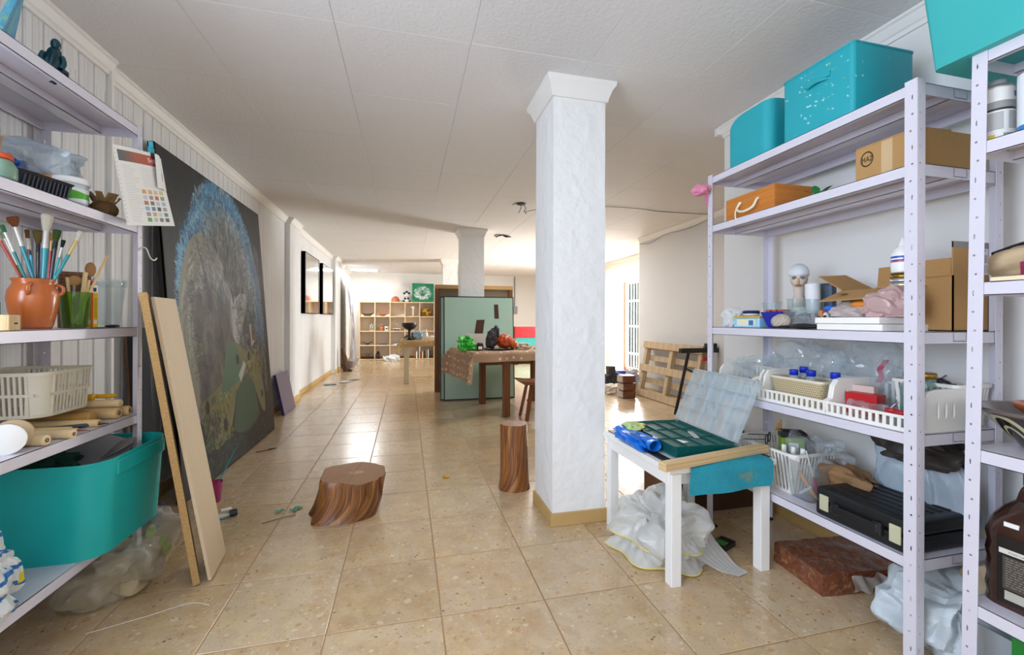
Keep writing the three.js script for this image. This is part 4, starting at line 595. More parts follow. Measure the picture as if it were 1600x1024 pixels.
    x.fillStyle = 'rgba(206,206,196,0.85)'; x.beginPath(); x.moveTo(640, 930); x.lineTo(700, 880); x.lineTo(720, 900); x.lineTo(660, 960); x.fill(); x.beginPath(); x.moveTo(790, 740); x.lineTo(812, 730); x.lineTo(836, 810); x.lineTo(800, 830); x.fill(); x.fillStyle = '#8a4438'; x.beginPath(); x.moveTo(806, 730); x.lineTo(838, 800); x.lineTo(812, 810); x.fill();
    for (const [q, y, r] of [[372, 1000, 15], [495, 1085, 16], [640, 870, 13], [756, 866, 12], [880, 1040, 12]]) { x.fillStyle = '#0c0d0d'; x.beginPath(); x.ellipse(q, y, r, r * 1.5, 0, 0, 7); x.fill(); }
    x.setTransform(1, 0, 0, 1, 0, 0);
    for (let i = 0; i < 420; i++) { x.fillStyle = css([[24, 60, 44], [58, 44, 70], [20, 22, 24], [70, 120, 70], [44, 54, 60]][rnd() * 5 | 0], 0.5); x.beginPath(); const q = rr(180, 1000); x.ellipse(q, rr(1100, 1198), rr(3, 12), rr(3, 10), rnd() * 3, 0, 7); x.fill(); if (i < 260) { x.beginPath(); x.ellipse(rr(170, 330), rr(960, 1190), rr(3, 10), rr(4, 14), rnd(), 0, 7); x.fill(); } }
    speckle(x, w, h, 16);
  }, { wrap: false });
  const t = thing('painting', 'huge dark abstract painting with blue swirls leaning on the boarded wall', 'painting', [-1.36, 0, 3.82]);
  const W = 1.80, Hp = 2.135, lean = Math.atan2(0.155, 2.13);
  const frame = new THREE.Group(); frame.name = 'leaning_canvas'; frame.position.set(0.085, 0.004, 0); frame.rotation.z = lean; t.add(frame);
  part('canvas_face', new THREE.PlaneGeometry(W - 0.012, Hp - 0.012).rotateY(PI / 2).translate(0.0012, Hp / 2, 0), mat('#e8e8e8', 0.5, { map: tex, bumpMap: tex, bumpScale: 0.002, clearcoat: 0.08, clearcoatRoughness: 0.3 }), frame);
  part('stretcher', merge([bx(-0.035, 0, 0, Hp, -W / 2, -W / 2 + 0.03), bx(-0.035, 0, 0, Hp, W / 2 - 0.03, W / 2), bx(-0.035, 0, Hp - 0.03, Hp, -W / 2, W / 2), bx(-0.035, 0, 0, 0.03, -W / 2, W / 2), bx(-0.01, 0, 0, Hp, -W / 2, W / 2)]), mat('#14100e', 0.6), frame);
  // narrow dark slab standing in for the shade behind the painting
  const bkt = thing('painting', 'narrow dark slab standing in for the shade behind the huge painting beside the left shelf', 'painting', [-1.385, 0, 2.78]); const g = bx(-0.02, 0.02, 0, 1.05, -0.06, 0.06, 0.003); g.rotateZ(0.05); part('canvas', g, mat('#1c1a20', 0.6), bkt); part('stretcher', bx(-0.03, -0.02, 0.01, 1.0, -0.055, 0.055), M.brownWood, bkt).rotation.z = 0.05;
  solo('dark_cloth', bagShape(0.08, 0.12, 0.1, 1.7, { crumple: 0.5, freq: 2.8 }), mat('#3a3040', 0.9), 'dark purple crumpled cloth on the floor by the wall behind the left shelf', 'cloth', [-1.335, 0, 2.60]);
  // purple panel further along
  const pp = thing('purple_board', 'purple and navy panel leaning against the wall beyond the painting', 'panel', [-1.36, 0, 5.62], 0.0); const pg = bx(-0.012, 0.012, 0, 0.47, -0.25, 0.25, 0.002); pg.rotateZ(0.2); part('panel', pg, mat('#8f88a4', 0.35), pp); const pe = bx(-0.014, 0.014, 0.0, 0.472, 0.25, 0.262); pe.rotateZ(0.2); part('edge_strip', pe, mat('#241c58', 0.5), pp);
  // two mirrors with black edges
  for (const [d0, d1, y0, y1, label] of [[6.80, 7.80, 1.185, 2.095, 'large mirror with black edge on the boarded wall, nearer the painting'], [8.15, 9.27, 1.19, 2.092, 'large mirror with black edge on the boarded wall, nearer the far room']]) {
    const m = thing('wall_mirror', label, 'mirror', [-1.493, y0, (d0 + d1) / 2], 0, 'black edged mirrors on the left wall'), L = (d1 - d0) / 2, h = y1 - y0;
    part('mirror_glass', bx(0.05, 0.054, 0.012, h - 0.012, -L + 0.012, L - 0.012), mat('#e8ecec', 0.06, { metalness: 1 }), m); part('frame', merge([bx(0, 0.058, 0, h, -L, -L + 0.014), bx(0, 0.058, 0, h, L - 0.014, L), bx(0, 0.055, 0, 0.012, -L, L), bx(0, 0.055, h - 0.012, h, -L, L), bx(0, 0.05, 0, h, -L, L)]), M.black, m);
  }
  // painted panel in the far corner and brown figure below it
  const ptx = canvasTex(256, 512, (x, w, h) => { x.fillStyle = '#c8cdd2'; x.fillRect(0, 0, w, h); for (let i = 0; i < 260; i++) { x.fillStyle = css([[120, 140, 160], [220, 222, 220], [70, 90, 120], [200, 120, 70], [40, 44, 56], [150, 170, 186]][rnd() * 6 | 0], 0.5); x.beginPath(); x.ellipse(rnd() * w, rnd() * h, rr(5, 26), rr(10, 50), rr(-0.6, 0.6), 0, 7); x.fill(); } }, { wrap: false });
  const fp = thing('painting', 'tall blue grey and orange abstract panel with a curved edge by the far left wall', 'painting', [-1.25, 0.02, 10.9]); const fg = sheet((u, v) => { const d = (u - 0.5) * 1.1, y = 0.12 + v * 2.0; return [-0.14 * v + 0.06 * Math.sin(v * PI) * (0.5 + u), y, d]; }, 10, 24); part('painted_sheet', fg, mat('#ffffff', 0.6, { map: ptx }), fp);
  part('backing', sheet((u, v) => { const d = (u - 0.5) * 1.1, y = 0.12 + v * 2.0; return [-0.004 - 0.14 * v + 0.06 * Math.sin(v * PI) * (0.5 + u), y, d]; }, 10, 24), mat('#c9c4bc', 0.7), fp); part('foot_block', bx(-0.05, 0.06, -0.02, 0.12, -0.5, 0.5, 0.01), mat('#8a8078', 0.7), fp);
  const dr = thing('driftwood', 'dark brown piece of driftwood standing by the far left pilaster', 'driftwood', [-1.22, 0, 9.62]); part('trunk', (() => { const rings = []; for (let j = 0; j <= 10; j++) { const y = j / 10 * 0.5, r = 0.07 * (1.1 - 0.6 * j / 10); rings.push(Array.from({ length: 14 }, (_, i) => { const a = -i / 14 * 6.283, k = r * (1 + 0.3 * noise(Math.cos(a) * 2, y * 6, Math.sin(a) * 2)); return [Math.cos(a) * k - 0.09 * j / 10, y, Math.sin(a) * k]; })); } return loft(rings); })(), mat('#4a2e1a', 0.7), dr); part('root', rod([0, 0.05, 0], [0.1, 0.02, 0.06], 0.04, 0.02), mat('#4a2e1a', 0.7), dr);
  const wb = thing('water_bottle', 'clear plastic bottle standing on the floor near the far left corner', 'bottle', [-1.0, 0, 9.55]); part('bottle', lathe([[0, 0], [0.045, 0], [0.047, 0.2], [0.018, 0.26], [0.016, 0.29], [0, 0.29]], 16), M.frosted, wb); part('cap', lathe([[0, 0.31], [0.018, 0.31], [0.018, 0.29], [0, 0.29]], 12), M.white, wb);
  const sc = (label, x, d, s, c, r) => solo('paper_scrap', sheet((u, v) => [(u - 0.5) * s, 0.003 + 0.008 * Math.abs(Math.sin(u * 6 + r)) * v, (v - 0.5) * s * 0.8], 8, 6), mat(c, 0.7), label, 'paper', [x, 0.001, d], r);
  sc('greenish paper scrap on the floor below the mirrors', -1.25, 7.75, 0.2, '#9db3a8', 0.3); sc('whitish folded paper on the floor below the mirrors', -1.05, 8.0, 0.22, '#d6d8d2', 1.1); sc('small dark scrap beside the folded paper below the mirrors', -0.92, 8.25, 0.16, '#6e7674', 0.8);
}
// ---------------------------------------------------------------- stump, log, orange blob
function trunk(name, label, pos, base, top, r0, r1, h, seed, { lump = 0.12, tilt = [0, 0], turns = 2 } = {}) {
  const t = thing(name, label, name === 'log' ? 'log' : 'tree stump', pos), rings = [], n = 40, m = 14;
  for (let j = 0; j <= m; j++) { const f = j / m, flare = r0 + (r1 - r0) * Math.pow(f, 0.6) + 0.012 * Math.pow(1 - f, 6), cx = base[0] + (top[0] - base[0]) * Math.pow(f, 0.8), cz = base[1] + (top[1] - base[1]) * f;
    rings.push(Array.from({ length: n }, (_, i) => { const a = -i / n * 2 * PI, k = flare * (1 + lump * noise(Math.cos(a) * 1.4 + seed, f * 0.7, Math.sin(a) * 1.4) + lump * 0.35 * noise(Math.cos(a) * 5 + seed, f * 1.5, Math.sin(a) * 5)), q = f === 1 ? 0.985 : 1; const x = cx + Math.cos(a) * k * q, z = cz + Math.sin(a) * k * q; return [x, f * (h + tilt[0] * Math.cos(a) + tilt[1] * Math.sin(a)), z]; })); }
  const side = loft(rings, true, false); { const uv = side.attributes.uv, p = side.attributes.position; for (let i = 0; i < uv.count; i++) uv.setXY(i, uv.getX(i) / 0.45, p.getY(i) / 0.45); } part('bark', side, M.bark, t);
  const T = rings[m], C = T.reduce((s, p) => [s[0] + p[0] / n, s[1] + p[1] / n, s[2] + p[2] / n], [0, 0, 0]);
  const cap = sheet((u, v) => { const i = Math.min(n - 1, u * n | 0), f = u * n - i, P = T[i], Q = T[(i + 1) % n]; return [0, 1, 2].map((k) => C[k] + ((P[k] * (1 - f) + Q[k] * f) - C[k]) * v * 0.992 + (k === 1 ? 0.002 * (1 - v) : 0)); }, n, 6);
  { const uv = cap.attributes.uv, p = cap.attributes.position, R = r1 * 2.4; for (let i = 0; i < uv.count; i++) uv.setXY(i, 0.5 + (p.getX(i) - C[0]) / R, 0.5 + (p.getZ(i) - C[2]) / R); } part('cut_face', cap, M.rings, t);
  return t;
}
trunk('tree_stump', 'short wide varnished tree stump leaning to one side on the tiled floor', [-0.315, 0, 2.64], [-0.035, 0.02], [0.02, 0], 0.178, 0.182, 0.205, 2.2, { lump: 0.2, tilt: [-0.012, -0.004] });
trunk('log', 'tall varnished upright log beside the white column', [0.69, 0, 2.735], [0, 0], [-0.004, 0], 0.090, 0.088, 0.42, 6.6, { lump: 0.1 });
solo('dried_fruit', blob((v) => v.set(v.x * 0.022, Math.max(v.y, -0.5) * 0.011 + 0.006, v.z * 0.024 * (1 + 0.2 * v.x)), 5), mat('#d89a20', 0.5), 'small orange yellow lump on the floor between stump and log', 'fruit', [0.27, 0, 3.01]);
solo('clear_block', bx(-0.05, 0.05, 0, 0.05, -0.03, 0.03, 0.004), M.frosted, 'small clear plastic block on the floor behind the log', 'block', [1.02, 0, 4.42]);

// ---------------------------------------------------------------- middle of the room: glass panes, frame, tables
function drape(w, d, y, { l = 0.1, r = 0.1, f = 0.1, b = 0.1 }, seed = 1, nu = 56, nv = 48) {   // cloth over a w x d top, hanging over the edges
  return sheet((u, v) => {
    const X = -w / 2 - l + u * (w + l + r), Z = d / 2 + f - v * (d + f + b);
    const ox = X < -w / 2 ? -w / 2 - X : X > w / 2 ? X - w / 2 : 0, oz = Z > d / 2 ? Z - d / 2 : Z < -d / 2 ? -d / 2 - Z : 0, sx = Math.sign(X), sz = Math.sign(Z);
    const fold = Math.min(ox + oz, 0.3), wav = 0.014 * Math.sin(X * 16 + seed) * Math.min(1, oz * 8) , wav2 = 0.014 * Math.sin(Z * 15 + seed * 2) * Math.min(1, ox * 8);
    const cx = THREE.MathUtils.clamp(X, -w / 2, w / 2), cz = THREE.MathUtils.clamp(Z, -d / 2, d / 2), drop = Math.max(ox, oz), both = Math.min(ox, oz);
    return [cx + sx * (Math.min(ox, 0.012) + both * 0.45 + wav2 + (ox ? 0.10 * drop : 0)), y - drop + Math.min(drop, 0.01) * 0.5 + 0.0025 * Math.sin(X * 20 + Z * 13) * (drop ? 0 : 1), cz + sz * (Math.min(oz, 0.012) + both * 0.45 + wav + (oz ? 0.06 * drop : 0))];
  }, nu, nv, w + l + r, d + f + b);
}
{
  const fr = thing('boarded_frame', 'tall brown wooden frame with a boarded back standing behind the glass panes', 'frame', [1.02, 0, 6.62]);
  for (const s of [-1, 1]) part('side_rail', uvm(bx(s * 0.575 - 0.03, s * 0.575 + 0.03, 0, 1.62, -0.05, 0.05, 0.004)), M.brownWood, fr); part('top_rail', uvm(bx(-0.6, 0.6, 1.57, 1.63, -0.055, 0.055, 0.004), 1, 0, 0, true), mat('#d0a468', 0.6), fr); part('bottom_rail', uvm(bx(-0.55, 0.55, 0.0, 0.06, -0.05, 0.05), 1, 0, 0, true), M.brownWood, fr); part('back_panel', bx(-0.55, 0.55, 0.06, 1.57, -0.045, -0.035), mat('#8f7f6c', 0.8), fr);
  const pane = (label, x0, x1, d, h, lean) => { const t = thing('double_glazing', label, 'glass pane', [(x0 + x1) / 2, 0.002, d], 0, 'double glazed panes leaning on the column'), w = (x1 - x0) / 2, g = new THREE.Group(); t.rotation.x = -lean;
    part('pane', bx(-w, w, 0.012, h - 0.012, 0.006, 0.010), clear('#cdebd9', { t: 0.3, r: 0.10 }), t); part('pane', bx(-w, w, 0.012, h - 0.012, -0.010, -0.006), clear('#c0e0ce', { t: 0.3, r: 0.16 }), t);
    part('edge_seal', merge([bx(-w - 0.006, -w + 0.006, 0, h, -0.012, 0.012), bx(w - 0.006, w + 0.006, 0, h, -0.012, 0.012), bx(-w, w, 0, 0.014, -0.012, 0.012), bx(-w, w, h - 0.014, h, -0.012, 0.012)]), M.black, t); return t; };
  const p1 = pane('front green tinted glass pane with brown tape patches leaning on the column', 0.50, 1.475, 5.86, 1.425, 0.075);
  part('tape_patch', extrude([[-0.075, 0], [0.045, 0.006], [0.075, 0.215], [-0.04, 0.21]], 0.002).translate(0.0, 0.885, 0.0105), mat('#4a2a1a', 0.7), p1); part('tape_patch', extrude([[-0.03, 0], [0.035, 0], [0.025, 0.2], [-0.035, 0.2]], 0.002).translate(0.245, 1.115, 0.0105), mat('#4a2a1a', 0.7), p1);
  pane('rear green tinted glass pane just behind the taped pane', 0.455, 1.44, 5.90, 1.42, 0.075);

  // table with the starred brown cloth
  const T2 = [1.27, 0, 5.2], turn = 0.17, t = thing('table', 'brown wooden table under a starred tan cloth in front of the glass panes', 'table', T2, turn);
  const leg = (x, z) => part('leg', uvm(bx(x - 0.036, x + 0.036, 0, 0.70, z - 0.036, z + 0.036, 0.003)), M.brownWood, t); leg(-0.24, 0.41); leg(-0.24, -0.40); leg(0.5, -0.38); leg(0.5, 0.41);
  part('tabletop', uvm(bx(-0.64, 0.62, 0.70, 0.738, -0.47, 0.47, 0.004), 1, 0, 0, true), M.brownWood, t); part('apron', bx(-0.22, 0.48, 0.50, 0.70, -0.39, -0.37), mat('#8a6230', 0.6), t); part('apron', bx(-0.22, 0.48, 0.62, 0.70, 0.38, 0.4), mat('#8a6230', 0.6), t);
  const cloth = solo('tablecloth', drape(1.27, 0.95, 0.741, { l: 0.34, r: 0.1, f: 0.115, b: 0.1 }, 2.0), mat('#ffffff', 0.9, { map: texStars([176, 140, 110], [240, 226, 200]) }), 'tan cloth printed with pale stars hanging over the table by the glass', 'tablecloth', [T2[0] - 0.01, 0.0, T2[2]], turn);
  const gb = thing('green_bag', 'bright green tied plastic bag on the starred tablecloth', 'bag', [0.675, 0.744, 5.0]); part('bag', bagShape(0.1, 0.145, 0.09, 6.1, { crumple: 0.45, freq: 2.6 }), mat('#3cc43a', 0.3, { transmission: 0.2 }), gb); part('loose_end', bagShape(0.07, 0.06, 0.06, 1.9, { crumple: 0.5 }), mat('#2cb02c', 0.35, { transmission: 0.2 }), gb).position.set(0.09, 0, 0.02); part('knot', blob((v) => v.set(v.x * 0.03 + 0.02, v.y * 0.02 + 0.15, v.z * 0.02), 4), mat('#2aa02c', 0.4), gb);
  const wb = solo('white_board', bx(-0.13, 0.13, 0, 0.185, -0.006, 0.006, 0.001), mat('#cfc6b8', 0.7), 'pale square board standing upright on the starred tablecloth', 'board', [0.83, 0.744, 5.22], 0.1); wb.rotation.x = -0.12;
  const jr = thing('small_jar', 'small dark jar with handles and white label on the starred tablecloth', 'jar', [0.83, 0.744, 4.94]); part('jar_body', lathe([[0, 0], [0.04, 0], [0.043, 0.05], [0.036, 0.062], [0, 0.062]], 18), mat('#3a1c18', 0.25), jr); part('lid', lathe([[0, 0.085], [0.034, 0.085], [0.038, 0.062], [0, 0.062]], 18), mat('#5a2420', 0.35), jr); part('label', bx(-0.025, 0.02, 0.012, 0.045, 0.035, 0.045, 0.004), M.white, jr);
  const sc = thing('sculpture', 'dark grey folded clay sculpture beside the orange one', 'sculpture', [0.985, 0.764, 5.0]); part('clay_body', blob((v) => { const k = 1 + 0.3 * noise(v.x * 2.2, v.y * 2.2, v.z * 2.2) + 0.16 * Math.abs(noise(v.x * 6, v.y * 6, v.z * 6)); v.set(v.x * 0.07 * k + 0.02 * v.y, v.y * 0.115 * k + 0.112, v.z * 0.06 * k); }, 14), mat('#3a3234', 0.6), sc); part('lobe', blob((v) => { const k = 1 + 0.2 * noise(v.x * 2 + 4, v.y * 2, v.z * 2); v.set(v.x * 0.042 * k + 0.05, v.y * 0.085 * k + 0.185, v.z * 0.04 * k); }, 8), mat('#241f22', 0.5), sc);
  const os = thing('sculpture', 'glossy orange ribbed pumpkin-like sculpture on the tray', 'sculpture', [1.115, 0.764, 5.0]); part('ribbed_body', blob((v) => { const a = Math.atan2(v.z, v.x), k = 1 + 0.07 * Math.abs(Math.sin(a * 5)) + 0.12 * noise(v.x * 2, v.y * 2, v.z * 2); v.set(v.x * 0.092 * k + 0.02, v.y * 0.082 * k + 0.08, v.z * 0.08 * k); }, 14), mat('#b8420e', 0.3, { clearcoat: 0.5 }), os); part('side_lobe', blob((v) => { const k = 1 + 0.15 * Math.abs(Math.sin(Math.atan2(v.z, v.x) * 4)); v.set(v.x * 0.05 * k + 0.115, v.y * 0.055 * k + 0.055, v.z * 0.05 * k + 0.01); }, 8), mat('#c65a1c', 0.3, { clearcoat: 0.5 }), os);
  const tr = solo('serving_tray', tubShape([[0, 0.30, 0.22, 0.03], [0.016, 0.345, 0.26, 0.04]], 0.004), mat('#3b3c40', 0.3, { metalness: 0.3 }), 'dark grey tray under the orange sculpture', 'tray', [1.06, 0.745, 4.985], 0.1);
  const pa = solo('crumpled_paper', bagShape(0.09, 0.07, 0.07, 9.2, { crumple: 0.6, freq: 3 }), mat('#d2bfa4', 0.8), 'crumpled pale paper at the end of the dark tray', 'paper', [1.36, 0.744, 5.02]);
  solo('small_tool', merge([rod([-0.1, 0.008, 0], [0.08, 0.008, 0.02], 0.008), bx(0.08, 0.13, 0, 0.02, 0.005, 0.035, 0.004)]), M.darkGrey, 'dark small tool lying on the starred tablecloth near the paper', 'tool', [1.6, 0.744, 5.0]);
  // wooden stool with splayed legs
  const st = thing('wooden_stool', 'brown wooden stool with splayed legs partly hidden by the white column', 'stool', [1.45, 0, 4.62]);
  part('seat', (() => { const g = extrude([[-0.27, 0.02], [-0.2, -0.03], [0.2, -0.03], [0.24, 0.02], [0.2, 0.005], [-0.12, 0.004]], 0.30, 0.004); g.translate(0, 0.42, -0.15); return uvm(g); })(), M.brownWood, st);
  for (const [a, b] of [[-1, 1], [-1, -1], [1, 1], [1, -1]]) part('leg', uvm(bar([a * 0.11, 0.40, b * 0.09], [a * 0.18, 0, b * 0.14], 0.032, 0.032)), M.brownWood, st); part('stretcher', bar([-0.14, 0.2, 0], [0.14, 0.2, 0], 0.02, 0.02), M.brownWood, st);

  // table further back with the pedestal bowl
  const T3 = [0.47, 0, 7.95], t3 = thing('table', 'cream legged table under an olive tan cloth in the far room', 'table', T3); for (const [x, z] of [[-0.47, 0.38], [-0.47, -0.38], [0.47, 0.38], [0.47, -0.38]]) part('leg', bx(x - 0.045, x + 0.045, 0, 0.70, z - 0.045, z + 0.045, 0.004), mat('#cfc4a4', 0.6), t3); part('tabletop', bx(-0.56, 0.56, 0.70, 0.735, -0.45, 0.45, 0.004), mat('#b99a66', 0.6), t3);
  solo('tablecloth', drape(1.13, 0.91, 0.738, { l: 0.22, r: 0.1, f: 0.10, b: 0.1 }, 5.0, 44, 36), mat('#ffffff', 0.9, { map: texStars([186, 154, 104], [232, 210, 164]) }), 'olive tan starred cloth on the far table under the black pedestal bowl', 'tablecloth', T3);
  const bw = thing('pedestal_bowl', 'black pedestal bowl with turned stem on the far table', 'bowl', [0.05, 0.742, 7.7]); part('bowl', lathe([[0, 0.17], [0.03, 0.175], [0.09, 0.2], [0.128, 0.25], [0.135, 0.3], [0.128, 0.3], [0.12, 0.255], [0.08, 0.21], [0, 0.19]], 28), M.blackPlastic, bw); part('stem', lathe([[0, 0], [0.085, 0], [0.085, 0.012], [0.04, 0.03], [0.026, 0.05], [0.04, 0.08], [0.022, 0.1], [0.034, 0.13], [0.022, 0.15], [0.03, 0.172], [0, 0.175]], 22), M.blackPlastic, bw);
  solo('wooden_figure', bagShape(0.12, 0.10, 0.07, 4.8, { crumple: 0.5, freq: 2 }), mat('#7a6038', 0.7), 'brown carved lump beside the pedestal bowl on the far table', 'carving', [0.10, 0.742, 7.95]);
  solo('blue_cloth', bagShape(0.075, 0.15, 0.06, 2.8, { crumple: 0.45 }), mat('#a9c8dc', 0.7), 'pale blue crumpled cloth on the far table', 'cloth', [0.21, 0.742, 7.85]);
  const wt = thing('white_tray', 'white tray of small things on the far table', 'tray', [0.40, 0.742, 7.75]); part('tray', tubShape([[0, 0.2, 0.14, 0.02], [0.05, 0.23, 0.17, 0.03]], 0.005), M.white, wt); part('contents', bagShape(0.08, 0.05, 0.05, 1.2, { crumple: 0.5, freq: 3 }), M.cream, wt).position.y = 0.02;
  for (const [i, [x, d, h, c]] of [[0.50, 7.85, 0.2, '#c8d4e6'], [0.56, 7.95, 0.26, '#dfe4ea'], [0.35, 8.05, 0.17, '#e8e2d6']].entries()) { const b = thing('small_bottle', ['pale blue bottle on the far table beside the white tray', 'taller white bottle on the far table beside the wooden frame', 'short cream bottle behind the white tray on the far table'][i], 'bottle', [x, 0.742, d]); part('bottle', lathe([[0, 0], [0.03, 0], [0.032, h * 0.6], [0.012, h * 0.78], [0.012, h * 0.9], [0, h * 0.9]], 14), mat(c, 0.3), b); part('cap', lathe([[0, h], [0.015, h], [0.015, h * 0.88], [0, h * 0.88]], 12), M.white, b); }
}
// ---------------------------------------------------------------- far room: bookcases and what stands on them
{
  const X0 = -1.22, cw = 0.392, ys = [0.03, 0.41, 0.792, 1.188], top = 1.578, dF = 12.03, dB = 12.385, wood = mat('#dcc096', 0.6), back = mat('#f6eee8', 0.8);
  function bookcase(label, x0, n) {
    const t = thing('bookcase', label, 'bookcase', [x0 + n * cw / 2, 0, (dF + dB) / 2], 0, 'pale wooden cube bookcases');
    for (let i = 0; i <= n; i++) wpart('upright', bxD(x0 + i * cw - 0.011, x0 + i * cw + 0.011, 0, top, dF, dB), wood, t);
    for (const y of [...ys, top]) wpart('shelf', bxD(x0, x0 + n * cw, y - 0.022, y, dF + 0.002, dB), wood, t); wpart('back_panel', bxD(x0, x0 + n * cw, 0, top, dB, dB + 0.006), back, t);
  }
  bookcase('pale wooden cube bookcase with pottery on its shelves along the back wall', X0, 5); bookcase('pale wooden cube bookcase mostly hidden behind the glass panes', X0 + 5 * cw + 0.03, 5);
  const cell = (i) => X0 + (i + 0.5) * cw, D = 12.18; let t;
  const gtx = canvasTex(256, 256, (x, w, h) => { x.fillStyle = '#0f7a4e'; x.fillRect(0, 0, w, h); for (let i = 0; i < 200; i++) { x.fillStyle = css([[8, 80, 54], [30, 140, 96], [12, 100, 70]][i % 3], 0.4); x.beginPath(); x.ellipse(rnd() * w, rnd() * h, rr(4, 22), rr(4, 22), 0, 0, 7); x.fill(); } for (let i = 0; i < 260; i++) { const a = rnd() * 6.28, r = 62 + rr(-26, 26); x.fillStyle = css([220, 210, 212], 0.5); x.beginPath(); x.ellipse(122 + Math.cos(a) * r * 1.2, 130 + Math.sin(a) * r, rr(4, 16), rr(3, 9), a, 0, 7); x.fill(); } x.fillStyle = 'rgba(150,160,158,0.8)'; x.beginPath(); x.ellipse(120, 112, 46, 26, 0, 0, 7); x.fill(); x.fillStyle = '#17683e'; x.fillRect(113, 96, 13, 72); x.fillRect(92, 160, 56, 12); x.fillRect(96, 96, 48, 10); }, { wrap: false });
  t = thing('canvas_painting', 'square green canvas with a pale splash and small tree on the bookcase', 'painting', [0.44, top, 12.1]); t.rotation.x = -0.06; part('canvas_face', new THREE.PlaneGeometry(0.585, 0.52).translate(0, 0.26, 0.0125), mat('#ffffff', 0.6, { map: gtx }), t); part('stretcher', bx(-0.293, 0.293, 0, 0.52, -0.012, 0.012), mat('#0c5a3c', 0.7), t);
  t = thing('ceramic_sculpture', 'black and white patterned ceramic sculpture on top of the bookcase', 'sculpture', [0.0, top, D]); part('base', lathe([[0, 0], [0.11, 0], [0.11, 0.03], [0.05, 0.06], [0.045, 0.14], [0, 0.14]], 20), mat('#d8d8d6', 0.4), t); part('head', blob((v) => v.set(v.x * 0.10, v.y * 0.085 + 0.215, v.z * 0.08), 8), mat('#c9c9c8', 0.4), t); for (const [x, y] of [[-0.06, 0.24], [0.06, 0.24], [0.0, 0.28], [-0.04, 0.1], [0.04, 0.1], [-0.08, 0.025], [0.08, 0.025]]) part('black_patch', blob((v) => v.set(v.x * 0.035 + x, v.y * 0.03 + y, v.z * 0.02 + (y > 0.15 ? 0.07 : y < 0.05 ? 0.1 : 0.04)), 4), M.black, t);
  t = thing('ceramic_dome', 'orange red patterned ceramic dome on top of the bookcase', 'ceramic', [-0.30, top, D]); part('dome', lathe([[0.11, 0], [0.112, 0.05], [0.09, 0.115], [0.045, 0.15], [0, 0.158]], 24), mat('#a8502e', 0.5), t); for (let k = 0; k < 6; k++) { const a = k / 6 * PI; part('pale_stripe', blob((v) => v.set(v.x * 0.012 + Math.cos(a) * 0.085, v.y * 0.03 + 0.075, v.z * 0.012 + Math.sin(a) * 0.085), 3), M.cream, t); }
  t = thing('wire_figure', 'thin pinkish stick figure on top of the bookcase', 'figure', [-1.09, top, D]); const pk = mat('#d9b8a0', 0.6); part('post', rod([0, 0, 0], [0, 0.34, 0], 0.008), pk, t); part('arm', rod([-0.13, 0.2, 0], [0.13, 0.23, 0], 0.007), pk, t); part('leg', rod([0, 0.12, 0], [0.12, 0.0, 0.05], 0.007), pk, t); part('leg', rod([0, 0.12, 0], [-0.1, 0.0, -0.04], 0.007), pk, t); part('arm', rod([-0.06, 0.32, 0], [0.1, 0.3, 0], 0.006), pk, t);
  t = thing('boat_bowl', 'dark boat shaped ceramic bowl in the upper left cube', 'bowl', [cell(0), ys[3], D]); part('hull', (() => { const g = lathe([[0, 0], [0.07, 0], [0.13, 0.035], [0.155, 0.07], [0.145, 0.07], [0.12, 0.04], [0, 0.015]], 28); g.scale(1.05, 1, 0.45); const p = g.attributes.position; for (let i = 0; i < p.count; i++) p.setY(i, p.getY(i) + Math.pow(Math.abs(p.getX(i)) / 0.16, 3) * 0.03); g.computeVertexNormals(); return g; })(), mat('#4a4238', 0.5), t); part('foot', bx(-0.05, 0.05, -0.0, 0.01, -0.03, 0.03), mat('#3a342c', 0.6), t);
  t = thing('dish', 'orange footed dish in the upper row of the bookcase', 'dish', [cell(1), ys[3], D]); part('dish', lathe([[0, 0], [0.05, 0], [0.055, 0.015], [0.13, 0.05], [0.125, 0.055], [0.05, 0.025], [0, 0.022]], 26), mat('#c67a44', 0.5), t); part('rim', lathe([[0.122, 0.05], [0.132, 0.05], [0.132, 0.058], [0.122, 0.058]], 26), mat('#b0683a', 0.5), t);
  t = thing('tall_vase', 'tall cream goblet vase in the upper row of the bookcase', 'vase', [cell(3) + 0.02, ys[3], D]); part('stem', lathe([[0, 0], [0.03, 0], [0.022, 0.03], [0.02, 0.19], [0.03, 0.2], [0, 0.2]], 18), mat('#eadfd2', 0.5), t); part('cup', lathe([[0, 0.19], [0.028, 0.195], [0.042, 0.24], [0.058, 0.27], [0.052, 0.27], [0.036, 0.24], [0, 0.205]], 20), mat('#eee6da', 0.5), t);
  t = thing('gold_sculpture', 'golden round ceramic sculpture with dark hollows in the bookcase', 'sculpture', [cell(4) - 0.01, ys[3], D]); part('shell', blob((v) => { const k = 1 + 0.14 * noise(v.x * 2.5, v.y * 2.5, v.z * 2.5); v.set(v.x * 0.145 * k, v.y * 0.128 * k + 0.125, v.z * 0.12 * k); }, 10), mat('#b08a30', 0.3, { metalness: 0.4 }), t); for (const [x, y, s] of [[0.05, 0.16, 0.05], [-0.05, 0.08, 0.045], [0.075, 0.07, 0.03]]) part('hollow', blob((v) => v.set(v.x * s + x, v.y * s * 0.8 + y, v.z * 0.02 + 0.105), 4), mat('#4a2a10', 0.5), t);
